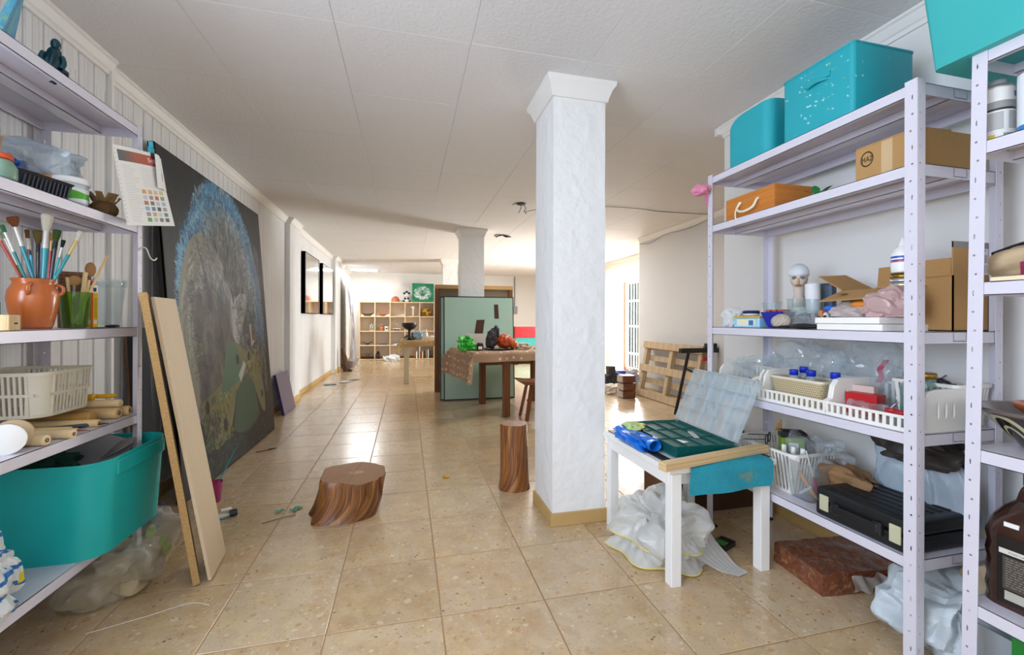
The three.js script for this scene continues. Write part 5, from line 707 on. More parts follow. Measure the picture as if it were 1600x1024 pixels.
  t = thing('lattice_vase', 'pale openwork vase in the second row of the bookcase', 'vase', [cell(0) + 0.11, ys[2], D]); for (let k = 0; k < 7; k++) { const g = new THREE.TorusGeometry(0.05, 0.009, 6, 18); g.rotateY(k * 0.9); g.translate(0, 0.055 + (k % 2) * 0.06 + (k / 3 | 0) * 0.02, 0); part('loop', g, mat('#c9c6c0', 0.5), t); } part('base', lathe([[0, 0], [0.05, 0], [0.05, 0.012], [0, 0.012]], 16), M.cream, t);
  t = thing('clay_cup', 'terracotta cup with ring handle in the second row of the bookcase', 'cup', [cell(1) - 0.04, ys[2], D]); part('cup', lathe([[0, 0], [0.055, 0], [0.06, 0.11], [0.054, 0.11], [0.05, 0.01], [0, 0.01]], 20), mat('#b87452', 0.6), t); { const g = new THREE.TorusGeometry(0.035, 0.008, 6, 14); g.translate(0.0, 0.13, 0); part('handle', g, mat('#b87452', 0.6), t); }
  t = thing('white_mug', 'white mug next to the terracotta cup in the bookcase', 'mug', [cell(1) + 0.10, ys[2], D]); part('mug', lathe([[0, 0], [0.05, 0], [0.052, 0.12], [0.047, 0.12], [0.044, 0.01], [0, 0.01]], 20), M.white, t); { const g = new THREE.TorusGeometry(0.03, 0.007, 6, 14); g.translate(0.06, 0.06, 0); part('handle', g, M.white, t); } part('print', bx(-0.02, 0.02, 0.04, 0.08, 0.045, 0.052, 0.004), M.darkGrey, t);
  t = thing('small_table', 'little dark footed tray in the middle of the second row', 'tray', [cell(2) - 0.02, ys[2], D]); part('tray', bx(-0.11, 0.11, 0.05, 0.065, -0.06, 0.06, 0.004), mat('#e0d8cc', 0.6), t); for (const s of [-1, 1]) part('leg', rod([s * 0.03, 0, 0], [s * 0.05, 0.05, 0], 0.012), M.black, t);
  t = thing('bird_figure', 'black bird figure with spread wings in the third row of the bookcase', 'figure', [cell(0), ys[1], D]); part('wings', merge([tube([[-0.13, 0.075, 0], [-0.06, 0.05, 0], [0, 0.03, 0]], 0.01, 12, 6), tube([[0.13, 0.085, 0], [0.06, 0.06, 0], [0, 0.03, 0]], 0.01, 12, 6)]), M.black, t); part('body', blob((v) => v.set(v.x * 0.05, v.y * 0.02 + 0.025, v.z * 0.025), 4), M.black, t);
  solo('folded_tray', tubShape([[0, 0.2, 0.16, 0.02], [0.022, 0.24, 0.2, 0.03]], 0.004), mat('#7a8088', 0.5), 'flat grey tray in the third row of the bookcase', 'tray', [cell(1) + 0.01, ys[1], D]);
  for (const [i, [w, h, c]] of [[0.24, 0.022, '#1c3a86'], [0.21, 0.02, '#2c55a8']].entries()) { const b = thing('book', ['dark blue flat book, lower of two in the third row of the bookcase', 'lighter blue book lying on the dark blue book'][i], 'book', [cell(2) + 0.01, ys[1] + i * 0.0225, D], i * 0.1); part('cover', merge([bx(-w / 2, w / 2, 0, 0.003, -0.09, 0.09), bx(-w / 2, w / 2, h - 0.003, h, -0.09, 0.09), bx(-w / 2, -w / 2 + 0.004, 0, h, -0.09, 0.09)]), mat(c, 0.5), b); part('pages', bx(-w / 2 + 0.004, w / 2 - 0.004, 0.003, h - 0.003, -0.086, 0.086), M.paper, b); }
  t = thing('small_stool', 'little brown wooden table in the lowest left cube', 'stool', [cell(0), ys[0], D]); part('top', bx(-0.14, 0.14, 0.13, 0.15, -0.1, 0.1, 0.004), mat('#6e5a46', 0.7), t); for (const s of [-1, 1]) part('leg', rod([s * 0.03, 0, 0], [s * 0.03, 0.13, 0], 0.014), mat('#6e5a46', 0.7), t);
  solo('dark_figure', bagShape(0.045, 0.2, 0.05, 3.6, { crumple: 0.4, pinch: 0.5, detail: 10 }), mat('#2a2422', 0.5), 'dark standing figure in the lowest row of the bookcase', 'figure', [cell(1) - 0.12, ys[0], D]);
  solo('white_bag', bagShape(0.17, 0.16, 0.12, 5.9, { crumple: 0.4, detail: 14 }), M.filmWhite, 'white plastic bag on the floor before the bookcase', 'bag', [-0.38, 0, 11.75]);
  for (let k = 0; k < 9; k++) { const h = rr(0.17, 0.25), w = rr(0.018, 0.035), x = 0.22 + k * 0.052, b = thing('book', ['brown', 'white', 'grey', 'red', 'cream', 'dark', 'tan', 'pale', 'black'][k] + ' spined book in the low row at the foot of the bookcase', 'book', [x, ys[0], 12.14], 0, 'books in the lowest row of the bookcase'); const c = ['#8a5a3c', '#e8e4dc', '#8c8c90', '#9a3a30', '#d8cca8', '#3a3a40', '#b08c5c', '#c8ccd0', '#1e1e22'][k]; part('cover', merge([bx(-w / 2, -w / 2 + 0.002, 0, h, -0.08, 0.08), bx(w / 2 - 0.002, w / 2, 0, h, -0.08, 0.08), bx(-w / 2, w / 2, 0, h, 0.078, 0.081)]), mat(c, 0.6), b); part('pages', bx(-w / 2 + 0.002, w / 2 - 0.002, 0.003, h - 0.004, -0.078, 0.078), M.paper, b); }
  // chest seen past the table and things on the end of the second bookcase
  const rc = thing('painted_chest', 'red and teal painted chest in the far room behind the table', 'chest', [2.86, 0, 10.3]); part('upper_box', bx(-0.30, 0.30, 0.66, 0.93, -0.2, 0.2, 0.01), mat('#b01820', 0.35), rc); part('lower_box', bx(-0.29, 0.29, 0.06, 0.66, -0.19, 0.19, 0.01), mat('#1a8a86', 0.45), rc); for (const s of [-1, 1]) part('foot', bx(s * 0.25 - 0.03, s * 0.25 + 0.03, 0, 0.06, -0.15, 0.15), M.black, rc); part('ridge', merge([-0.15, 0, 0.15].map((x) => bx(x - 0.004, x + 0.004, 0.67, 0.92, 0.199, 0.206))), mat('#d03038', 0.35), rc);
  t = thing('carved_bust', 'brown carved bust on the end of the hidden bookcase', 'sculpture', [2.62, top, 12.2]); part('bust', bagShape(0.09, 0.25, 0.08, 7.2, { crumple: 0.3, pinch: 0.4, detail: 12 }), mat('#6a4630', 0.6), t); part('plinth', bx(-0.08, 0.08, 0, 0.03, -0.08, 0.08), M.brownWood, t);
}
// ---------------------------------------------------------------- right recess: pallet, stand, bricks, bags
{
  const P = thing('wooden_pallet', 'worn wooden pallet leaning against the wall of the recess', 'pallet', [3.31, 0.004, 5.1]); P.rotation.z = -0.2;
  const L = 0.66, plank = (y0, y1, x0, x1, n = 'deck_board') => part(n, uvm(bx(x0, x1, y0, y1, -L, L, 0.003), 1, rnd() * 3, rnd() * 3, false), M.pallet, P);
  for (const [y0, y1] of [[0.0, 0.095], [0.36, 0.46], [0.70, 0.80]]) plank(y0, y1, -0.02, 0.004); for (const [y0, y1] of [[0.02, 0.11], [0.2, 0.28], [0.53, 0.61], [0.69, 0.78]]) plank(y0, y1, 0.07, 0.088);
  for (const z of [-0.60, 0.02, 0.60]) part('stringer', uvm(bx(0.004, 0.07, 0.0, 0.80, z - 0.035, z + 0.035, 0.003), 1, rnd(), rnd(), false), M.pallet, P);
  const s = thing('work_stand', 'black folding clamp stand with a yellow grip beside the pallet', 'stand', [3.15, 0, 4.35]); part('crossbar', bx(-0.08, 0.42, 0.72, 0.775, -0.03, 0.03, 0.006), M.black, s); part('leg', rod([0.03, 0.72, 0], [-0.10, 0.0, -0.06], 0.018), M.black, s); part('leg', rod([0.32, 0.72, 0], [0.36, 0, -0.1], 0.018), M.black, s); part('brace', rod([0.0, 0.54, 0], [0.14, 0.46, 0.02], 0.009), M.black, s); part('clamp_grip', bx(0.13, 0.24, 0.42, 0.50, -0.02, 0.05, 0.012), M.yellow, s); part('clamp_head', bx(0.26, 0.40, 0.775, 0.83, -0.03, 0.03, 0.01), M.black, s); part('red_knob', rod([0.2, 0.65, 0.02], [0.27, 0.65, 0.04], 0.025), M.red, s);
  const clay = canvasTex(128, 128, (x, w, h) => { x.fillStyle = '#6e3c26'; x.fillRect(0, 0, w, h); for (let i = 0; i < 90; i++) { x.fillStyle = css([[90, 54, 34], [52, 28, 18], [190, 160, 130]][i % 3], i % 3 === 2 ? 0.2 : 0.4); x.fillRect(rnd() * w, rnd() * h, rr(6, 30), rr(2, 10)); } }, { metres: [0.2, 0.2] });
  for (let k = 0; k < 3; k++) { const b = thing('clay_block', ['wrapped brown clay block at the bottom of the stack of three', 'wrapped brown clay block in the middle of the stack of three', 'wrapped brown clay block on top of the stack of three'][k], 'clay block', [3.03 + rr(-0.008, 0.008), k * 0.108, 5.52], rr(-0.08, 0.05), 'stacked clay blocks'); part('block', uvm(bx(-0.10, 0.10, 0, 0.106, -0.09, 0.09, 0.018, 3)), mat('#ffffff', 0.3, { map: clay, clearcoat: 0.4 }), b); part('wrapper_fold', bx(-0.104, -0.098, 0.01, 0.096, -0.08, 0.08, 0.002), clear('#e8dccb', { t: 0.5, r: 0.3 }), b); }
  solo('clear_bag', bagShape(0.12, 0.36, 0.14, 2.4, { crumple: 0.45, freq: 2.4, pinch: 0.3 }), clear('#f0eee8', { t: 0.75, r: 0.15 }), 'clear plastic bag standing between the clay blocks and the pallet', 'bag', [3.30, 0, 5.86]);
  solo('white_sack', bagShape(0.14, 0.15, 0.11, 9.4, { crumple: 0.35 }), mat('#d9cfbe', 0.6), 'off-white sack lying beside the stacked clay blocks', 'sack', [3.02, 0, 5.86]);
  const bb = thing('black_bag', 'black bag with a small box on top behind the stacked clay blocks', 'bag', [3.17, 0, 6.3]); part('bag', bagShape(0.13, 0.26, 0.12, 3.3, { crumple: 0.3 }), M.black, bb); part('box', bx(-0.05, 0.07, 0.24, 0.36, -0.05, 0.05, 0.006), mat('#3a342c', 0.6), bb);
  solo('blue_bag', bagShape(0.26, 0.23, 0.15, 4.9, { crumple: 0.4 }), mat('#16309a', 0.4), 'blue printed bag on the floor behind the clay blocks', 'bag', [3.62, 0, 6.65]);
  for (const [i, [x, d, s2]] of [[3.55, 7.3, 0.10], [3.95, 7.4, 0.08], [3.7, 7.7, 0.07], [4.1, 7.9, 0.09]].entries()) solo('rubble_piece', bagShape(s2, s2 * 1.2, s2 * 0.9, i * 3.1, { crumple: 0.4, detail: 8 }), mat(['#cfc2b0', '#b06a44', '#dcd4c8', '#c8b49c'][i], 0.9), ['pale rubble piece', 'red brick rubble piece', 'white plaster rubble piece', 'tan rubble piece'][i] + ' on the floor before the doorway', 'rubble', [x, 0, d]);
  // ceiling rosette with loose wires, hole, cable
  const w = thing('ceiling_wires', 'loose dark wires hanging from a hole in the ceiling near the white column', 'wires', [1.23, 2.28, 4.59]); part('rosette', lathe([[0, 0.108], [0.05, 0.11], [0.052, 0.1], [0.03, 0.092], [0, 0.09]], 16), M.darkGrey, w); part('wire', tube([[0, 0.1, 0], [-0.01, 0.05, 0.01], [-0.03, 0.0, 0]], 0.004, 12, 5), M.black, w); part('wire', tube([[0.02, 0.1, 0], [0.05, 0.06, 0], [0.03, 0.02, 0.01], [0.06, 0.0, 0]], 0.004, 16, 5), M.darkGrey, w); part('wire', tube([[-0.02, 0.1, 0], [-0.08, 0.1, 0], [-0.1, 0.085, 0]], 0.004, 8, 5), M.black, w);
  solo('ceiling_cable', tube([V(1.27, 2.30, 4.59), V(1.5, 2.345, 4.56), V(2.1, 2.382, 4.47), V(2.6, 2.375, 4.42), V(2.85, 2.384, 4.5), V(3.56, 2.38, 4.47)].map((p) => p.sub(V(1.27, 2.28, 4.59))), 0.0045, 60, 5), M.grey, 'thin grey cable running along the ceiling from the loose wires', 'cable', [1.27, 2.28, 4.59]);
  solo('wall_cable', tube([V(3.568, 2.34, 4.4), V(3.566, 2.3, 4.9), V(3.566, 2.32, 5.4), V(3.566, 2.27, 5.8), V(3.566, 2.30, 6.1)].map((p) => p.sub(V(3.568, 2.27, 5.2))), 0.004, 40, 5), M.grey, 'thin cable sagging below the ceiling along the recess wall', 'cable', [3.568, 2.27, 5.2]);
  const ends = thing('hole_cable_ends', 'short black cable ends standing in for the dark ceiling hole beyond the second column', 'cables', [1.40, 2.345, 6.36]); for (const q of [[[-0.12, 0.02, 0], [-0.06, 0.045, 0.02], [-0.01, 0.03, 0.0]], [[-0.09, 0.01, -0.03], [-0.04, 0.03, 0], [0.03, 0.044, 0.02]], [[0.02, 0.035, 0], [0.07, 0.01, 0.02], [0.12, 0.03, -0.01]], [[0.04, 0.044, -0.02], [0.09, 0.03, 0], [0.13, 0.012, 0.03]]]) part('hole_cable_end', tube(q, 0.009, 14, 6), M.black, ends);  // black curls stand in for the dark of a ceiling hole
}

// ---------------------------------------------------------------- small white table by the column
{
  const t = thing('white_table', 'small white wooden side table with black edge strips beside the column', 'table', [1.305, 0, 1.845]);
  for (const [x, z] of [[-0.232, -0.255], [-0.225, 0.272], [0.225, 0.262], [0.235, -0.255]]) part('leg', bx(x - 0.023, x + 0.023, 0, 0.465, z - 0.023, z + 0.023, 0.002), M.white, t);
  for (const q of [bx(-0.245, 0.245, 0.415, 0.47, 0.255, 0.275), bx(-0.245, 0.245, 0.415, 0.47, -0.275, -0.255), bx(-0.25, -0.23, 0.415, 0.47, -0.27, 0.27), bx(0.23, 0.25, 0.415, 0.47, -0.27, 0.27)]) part('apron', q, M.white, t);
  part('tabletop', bx(-0.265, 0.265, 0.47, 0.494, -0.305, 0.305, 0.003), M.white, t); for (const s of [-1, 1]) part('edge_strip', bx(s * 0.215 - 0.022, s * 0.215 + 0.022, 0.494, 0.499, -0.30, 0.30, 0.001), mat('#2a2422', 0.4), t);
  part('edge_strip', bx(-0.26, 0.26, 0.494, 0.498, 0.235, 0.275), mat('#2a2422', 0.4), t);
  const ttx = canvasTex(256, 512, (x, w, h) => { x.fillStyle = '#2b9fb2'; x.fillRect(0, 0, w, h); for (let i = 0; i < 240; i++) { x.fillStyle = css([[60, 176, 190], [30, 140, 160], [70, 160, 168]][i % 3], 0.18); x.beginPath(); x.ellipse(rnd() * w, rnd() * h, rr(2, 14), rr(2, 10), 0, 0, 7); x.fill(); } for (let i = 0; i < 60; i++) { const a = rnd() * 6.28; x.fillStyle = css([150, 156, 132], 0.3); x.beginPath(); x.ellipse(185 + Math.cos(a) * 34 * rnd(), 478 + Math.sin(a) * 22 * rnd(), rr(2, 7), rr(2, 6), a, 0, 7); x.fill(); } speckle(x, w, h, 20); });
  const towel = mat('#ffffff', 0.95, { map: ttx, bumpMap: texFine, bumpScale: 0.003 });
  solo('teal_towel', sheet((u, v) => { const L = 0.86, s = v * L - 0.125, X = (u - 0.5) * 0.40; let y, z; if (s < 0) { z = 0.318 + 0.008 * Math.sin(u * 9 + s * 20) - 0.1 * s * 0.2; y = 0.502 + s - 0.02 * u * (s < -0.06 ? -0.6 : 0); } else if (s < 0.63) { z = 0.312 - s; y = 0.5025; } else { z = -0.318 - 0.006 * Math.sin(u * 8); y = 0.502 - (s - 0.63); } return [X + 0.01 * Math.sin(v * 7), y, z]; }, 22, 44), towel, 'stained teal towel hanging over the front of the white table', 'towel', [1.325, 0, 1.845]);
  const st = solo('wooden_batten', uvm(bx(-0.31, 0.31, 0, 0.032, -0.02, 0.02, 0.002), 1, 0, 0, true), M.pine, 'pale wooden batten laid across the front of the white table', 'batten', [1.285, 0.5035, 1.565], 0.2);
  const gc = thing('organiser_case', 'dark green organiser case with open clear compartment lid on the white table', 'case', [1.285, 0.5035, 1.85], -0.06);
  part('case_base', (() => { const g = tubShape([[0, 0.28, 0.44, 0.015], [0.05, 0.30, 0.47, 0.02]], 0.004); return g; })(), mat('#0e5450', 0.35), gc); const div = []; for (let k = 1; k < 4; k++) div.push(bx(-0.15 + k * 0.075 - 0.0015, -0.15 + k * 0.075 + 0.0015, 0.003, 0.047, -0.228, 0.228)); for (let k = 1; k < 3; k++) div.push(bx(-0.146, 0.146, 0.003, 0.044, -0.23 + k * 0.153, -0.227 + k * 0.153)); part('divider', merge(div), mat('#0c4844', 0.4), gc); part('tray_insert', bx(-0.145, 0.145, 0.036, 0.04, -0.23, 0.23), mat('#0f5e58', 0.4), gc);
  const lid = new THREE.Group(); const lg = []; lg.push(bx(0, 0.005, 0, 0.30, -0.235, 0.235)); for (let k = 0; k <= 4; k++) lg.push(bx(-0.022, 0.0, k * 0.0725, k * 0.0725 + 0.006, -0.235, 0.235)); for (let k = 0; k <= 5; k++) lg.push(bx(-0.022, 0.0, 0, 0.296, -0.235 + k * 0.0928, -0.229 + k * 0.0928));
  const g = merge(lg); g.rotateZ(-0.42); g.translate(0.152, 0.05, 0); part('lid', g, clear('#eef4f6', { t: 0.72, r: 0.16 }), gc); part('latch', bx(-0.152, -0.148, 0.03, 0.05, 0.05, 0.09, 0.001), M.white, gc);
  solo('yellow_cutter', bx(-0.02, 0.02, 0, 0.014, -0.028, 0.028, 0.006), M.yellow, 'small yellow tool lying on the far corner of the green case', 'tool', [1.185, 0.5445, 2.02], 0.5);
  solo('paper_label', extrude([[-0.02, -0.03], [0.03, -0.02], [0.01, 0.03]], 0.002).rotateX(-PI / 2), M.paper, 'white triangular paper scrap on the green case', 'paper', [1.215, 0.5445, 1.72], 0.2);
  solo('metal_strip', bx(-0.012, 0.012, 0, 0.006, -0.055, 0.055, 0.002), M.silver, 'thin pale metal strip lying in the green case', 'strip', [1.345, 0.5445, 1.80], -0.35);
  const bb = thing('blue_bag', 'rolled bright blue plastic bag on the white table', 'bag', [1.075, 0.50, 1.88], 0.1); part('bag', bagShape(0.058, 0.062, 0.14, 7.4, { crumple: 0.4, freq: 2.2 }), mat('#1470d0', 0.3), bb); part('opening', lathe([[0.016, 0], [0.03, 0.025], [0.036, 0.055], [0.03, 0.06], [0.024, 0.03]], 18).rotateX(PI / 2).scale(1, 0.72, 1).translate(0, 0.03, 0.1), mat('#1470d0', 0.3), bb); part('pale_end', bagShape(0.03, 0.05, 0.05, 1.1, { crumple: 0.3 }), mat('#8fd0e4', 0.4), bb).position.set(0.02, 0.005, -0.1);
  solo('green_rag', bagShape(0.05, 0.028, 0.06, 3.9, { crumple: 0.4 }), mat('#c4d88c', 0.8), 'pale green folded rag between the blue bag and the green case', 'rag', [1.11, 0.548, 1.97]);
  // rubbish bag below
  const wbm = mat('#ecebe6', 0.35, { transmission: 0.4, thickness: 0 });
  const rb = thing('rubbish_bag', 'crumpled white plastic bag with yellow drawstring hem under the white table', 'bag', [1.20, 0, 1.87], 0.25); part('bag', bagShape(0.165, 0.26, 0.19, 5.5, { crumple: 0.5, freq: 2.6, detail: 28, flat: 0.6 }), wbm, rb);
  const tri2 = (q) => Math.abs(2 * (q - Math.floor(q + 0.5))) - 0.5, skirt = (r0, r1, y0, y1, a0, a1, ph) => sheet((u, v) => { const a = a0 + (a1 - a0) * u, r = r0 + (r1 - r0) * v + 0.02 * Math.sin(a * 7 + ph) * v + 0.012 * tri2(a * 4.2 + ph) * Math.sin(v * 3.1); return [Math.cos(a) * r, y0 + (y1 - y0) * v + 0.02 * tri2(a * 3.1 + v * 1.5 + ph) * (1 - v * 0.9) + 0.012 * tri2(a * 6.3 - v * 3) * (1 - v) + 0.004, -Math.sin(a) * r * 1.1]; }, 90, 14);
  part('open_flap', skirt(0.13, 0.215, 0.16, 0.075, PI * 0.80, PI * 1.62, 1), wbm, rb); part('lower_flap', skirt(0.14, 0.235, 0.10, 0.004, PI * 0.85, PI * 1.95, 2), wbm, rb);
  const hem = (r, y, a0, a1, ph) => tube(Array.from({ length: 22 }, (_, i) => { const a = a0 + (a1 - a0) * i / 21, q = r + 0.02 * Math.sin(a * 7 + ph); return [Math.cos(a) * q, y, -Math.sin(a) * q * 1.1]; }), 0.0035, 60, 5); part('yellow_hem', hem(0.215, 0.079, PI * 0.80, PI * 1.62, 1), mat('#e8d878', 0.5), rb); part('yellow_hem', hem(0.235, 0.008, PI * 0.85, PI * 1.5, 2), mat('#e8d878', 0.5), rb);
  part('loose_tail', sheet((u, v) => { const w = 1 - 0.75 * v; return [0.06 + v * 0.06 + (u - 0.5) * 0.26 * w, 0.10 * (1 - v) * (1 - v) + 0.004 + 0.012 * Math.abs(tri2(u * 3 + v)) , 0.12 + v * 0.24]; }, 20, 14), wbm, rb);
  const cbx = thing('brown_box', 'brown wooden box on the floor behind the white table', 'box', [1.72, 0, 2.22]); part('box_body', uvm(bx(-0.26, 0.3, 0, 0.33, -0.10, 0.10, 0.004)), mat('#4a2c18', 0.7), cbx); part('side_panel', bx(-0.34, -0.27, 0, 0.36, -0.08, 0.1, 0.003), mat('#6a4428', 0.6), cbx); part('lid', bx(-0.262, 0.302, 0.33, 0.345, -0.102, 0.102, 0.002), mat('#5a3820', 0.7), cbx);
  const sp = thing('cable_spool', 'black plastic reel standing on the brown box behind the white table', 'reel', [1.94, 0.345, 2.20], 0.3); for (const s of [-1, 1]) { const q = extrude([[-0.02, 0], [-0.026, 0.09], [-0.012, 0.118], [0.012, 0.118], [0.026, 0.09], [0.02, 0]], 0.016, 0.004); q.rotateY(0.2); q.translate(s * 0.045, 0, -0.008); part('flange', q, M.blackPlastic, sp); } part('core', rod([-0.05, 0.075, 0], [0.05, 0.075, 0], 0.024, 0.024, 14), M.black, sp);
  const dv = thing('small_device', 'small black and green gadget box on the floor under the white table', 'gadget', [1.50, 0, 1.78], 0.4); part('case', bx(-0.05, 0.05, 0, 0.025, -0.035, 0.035, 0.004), M.black, dv); part('panel', bx(-0.04, 0.0, 0.025, 0.027, -0.025, 0.025), mat('#3c7a2c', 0.5), dv);
  // wrapped terracotta block
  const bl = canvasTex(256, 256, (x, w, h) => { x.fillStyle = '#7a452c'; x.fillRect(0, 0, w, h); for (let i = 0; i < 700; i++) { x.fillStyle = css([[96, 56, 36], [62, 34, 22], [150, 96, 64], [110, 30, 26], [190, 140, 104]][rnd() * 5 | 0], 0.35); x.beginPath(); x.ellipse(rnd() * w, rnd() * h, rr(2, 14), rr(1, 6), rnd() * 3, 0, 7); x.fill(); } }, { metres: [0.35, 0.35] });
  const blk = thing('clay_block', 'large wrapped red-brown clay block on the floor under the right shelves', 'clay block', [1.80, 0, 1.47], -0.1); const bg = new THREE.BoxGeometry(0.36, 0.085, 0.26, 18, 5, 14); { const p = bg.attributes.position; for (let i = 0; i < p.count; i++) { const n = 0.012 * fbm(p.getX(i) * 14, p.getY(i) * 14, p.getZ(i) * 14, 3); p.setXYZ(i, p.getX(i) * (1 + n * 2), p.getY(i) + n, p.getZ(i) * (1 + n * 2)); } bg.computeVertexNormals(); } bg.translate(0, 0.046, 0); part('clay', uvm(bg), mat('#ffffff', 0.25, { map: bl, clearcoat: 0.6, clearcoatRoughness: 0.2 }), blk); part('wrapper_fold', sheet((u, v) => [-0.05 + u * 0.2, 0.012 + v * 0.062 + 0.008 * Math.sin(u * 14), 0.138 + 0.008 * Math.sin(u * 21 + v * 5)], 18, 5), clear('#f0e6dc', { t: 0.5, r: 0.25 }), blk);
}
// ---------------------------------------------------------------- right unit: crate, boxes and small things
function openBox(t, w, d, h, th, material) { part('box_body', merge([uvm(bx(-w / 2, w / 2, 0, th, -d / 2, d / 2)), uvm(bx(-w / 2, -w / 2 + th, 0, h, -d / 2, d / 2)), uvm(bx(w / 2 - th, w / 2, 0, h, -d / 2, d / 2)), uvm(bx(-w / 2, w / 2, 0, h, -d / 2, -d / 2 + th)), uvm(bx(-w / 2, w / 2, 0, h, d / 2 - th, d / 2))]), material, t); }
{
  const crate = thing('wooden_crate', 'golden pine crate with white rope handle on the second right shelf', 'crate', [1.70, A2, 1.73], 0.0), pin = mat('#e8a860', 0.55, { map: texPine });
  for (const s of [-1, 1]) { part('end_board', uvm(bx(s * 0.1 - 0.006, s * 0.1 + 0.006, 0.006, 0.11, -0.15, 0.15), 1, 0, 0, true), pin, crate); part('side_board', uvm(bx(-0.1, 0.1, 0.006, 0.11, s * 0.145 - 0.006, s * 0.145 + 0.006), 1, 0, 0, true), pin, crate); } part('base_board', uvm(bx(-0.1, 0.1, 0, 0.008, -0.15, 0.15)), pin, crate); part('rope_handle', tube([[-0.11, 0.075, -0.045], [-0.125, 0.045, -0.055], [-0.135, 0.02, -0.01], [-0.13, 0.03, 0.05], [-0.115, 0.065, 0.06], [-0.107, 0.07, 0.06]], 0.006, 30, 6), M.cream, crate); part('rope_end', tube([[-0.115, 0.075, -0.05], [-0.128, 0.03, -0.06], [-0.13, -0.015, -0.055]], 0.004, 14, 5), M.cream, crate);
  const lf = thing('leaf_figure', 'small ornament of green leaf and blue base on the second right shelf', 'ornament', [1.70, A2, 1.465]); part('base', lathe([[0, 0], [0.03, 0], [0.034, 0.02], [0.026, 0.034], [0, 0.036]], 16), mat('#3a78c8', 0.35), lf); for (let k = 0; k < 4; k++) { const q = sheet((u, v) => [(u - 0.5) * 0.03 * Math.sin(PI * (0.12 + 0.85 * v)), 0.03 + 0.05 * v - 0.02 * v * v, 0.008 + v * 0.045], 4, 8); q.rotateY(k * 1.6 + 0.4); part('leaf', q, mat('#2f8c3c', 0.4), lf); }
  const logo = canvasTex(256, 128, (x, w, h) => { x.fillStyle = '#b98f58'; x.fillRect(0, 0, w, h); speckle(x, w, h, 12); x.strokeStyle = '#3c2c18'; x.lineWidth = 5; x.beginPath(); x.ellipse(50, 46, 26, 26, 0, 0, 7); x.stroke(); x.fillStyle = '#3c2c18'; x.font = 'bold 26px sans-serif'; x.fillText('HAZ', 26, 56); x.fillStyle = 'rgba(226,206,170,0.55)'; x.fillRect(112, 0, 46, h); }, { wrap: false });
  const cb = thing('cardboard_box', 'closed cardboard box with round logo and tape on the second right shelf', 'box', [1.765, A2, 1.16]); part('box_body', uvm(bx(-0.145, 0.145, 0, 0.13, -0.085, 0.12, 0.002)), M.card, cb); part('printed_side', sheet((u, v) => [-0.1458, 0.003 + v * 0.124, -0.083 + u * 0.2], 1, 1), mat('#ffffff', 0.8, { map: logo }), cb); part('top_flap', bx(-0.145, 0.0, 0.13, 0.134, -0.08, 0.12).rotateZ(0.02), M.card, cb);
  const rib = thing('pink_ribbon', 'pink fabric flower tied to the end post of the right shelves', 'ribbon', [1.555, 1.79, 1.985]); part('petal', bagShape(0.03, 0.05, 0.04, 2.2, { crumple: 0.4, detail: 10 }), mat('#e088a8', 0.6), rib).position.set(-0.03, -0.02, 0.0); part('tail', bar([0, 0.02, 0], [0.004, -0.07, 0.0], 0.016, 0.004), mat('#d87aa0', 0.6), rib); part('green_bud', blob((v) => v.set(v.x * 0.014 + 0.016, v.y * 0.014, v.z * 0.014 + 0.012), 4), mat('#8fa82c', 0.6), rib);
  // third shelf
  const y = A3; let t;
  solo('white_cloth', bagShape(0.05, 0.09, 0.05, 6.7, { crumple: 0.4, detail: 14 }), M.filmWhite, 'small crumpled white cloth at the far end of the third right shelf', 'cloth', [1.665, y, 1.905]);
  t = thing('biscuit_tin', 'flat blue and yellow tin with a dark blue lidded box on top', 'tin', [1.665, y, 1.775], 0.1); part('tin_body', bx(-0.05, 0.05, 0, 0.048, -0.075, 0.075, 0.008), mat('#9cd0e4', 0.3), t); part('tin_lid', bx(-0.052, 0.052, 0.046, 0.058, -0.077, 0.077, 0.006), mat('#dcb85c', 0.3, { metalness: 0.3 }), t); part('label', bx(-0.0525, -0.05, 0.008, 0.04, -0.05, 0.055), mat('#e8e4c8', 0.4), t); part('blue_label', bx(-0.054, -0.052, 0.012, 0.036, 0.02, 0.045), mat('#2a72b0', 0.4), t);
  t = thing('blue_jar', 'low jar with navy lid standing on the yellow rimmed tin', 'jar', [1.675, y + 0.0585, 1.80]); part('jar', lathe([[0, 0], [0.036, 0], [0.037, 0.012], [0, 0.012]], 18), M.white, t); part('lid', lathe([[0, 0.026], [0.037, 0.026], [0.039, 0.012], [0, 0.012]], 18), M.navy, t);
  const cup = (label, x, yy, d, r, h, m = M.frosted) => { const c = thing('plastic_cup', label, 'cup', [x, yy, d], 0, 'clear plastic cups on the right shelves'); part('cup', lathe([[0, 0], [r * 0.72, 0], [r * 0.75, 0.004], [r, h], [r * 0.95, h], [r * 0.7, 0.006], [0, 0.005]], 22), m, c); part('rim', lathe([[r * 0.95, h - 0.003], [r * 1.06, h - 0.002], [r * 1.06, h + 0.002], [r * 0.95, h + 0.002]], 22), m, c); };
  cup('clear plastic cup standing behind the yellow tin', 1.79, y, 1.79, 0.045, 0.125); cup('clear plastic cup in front of the painted bust', 1.765, y, 1.625, 0.04, 0.135); cup('clear cup holding a white roll next to the grey case', 1.775, y, 1.545, 0.038, 0.13);
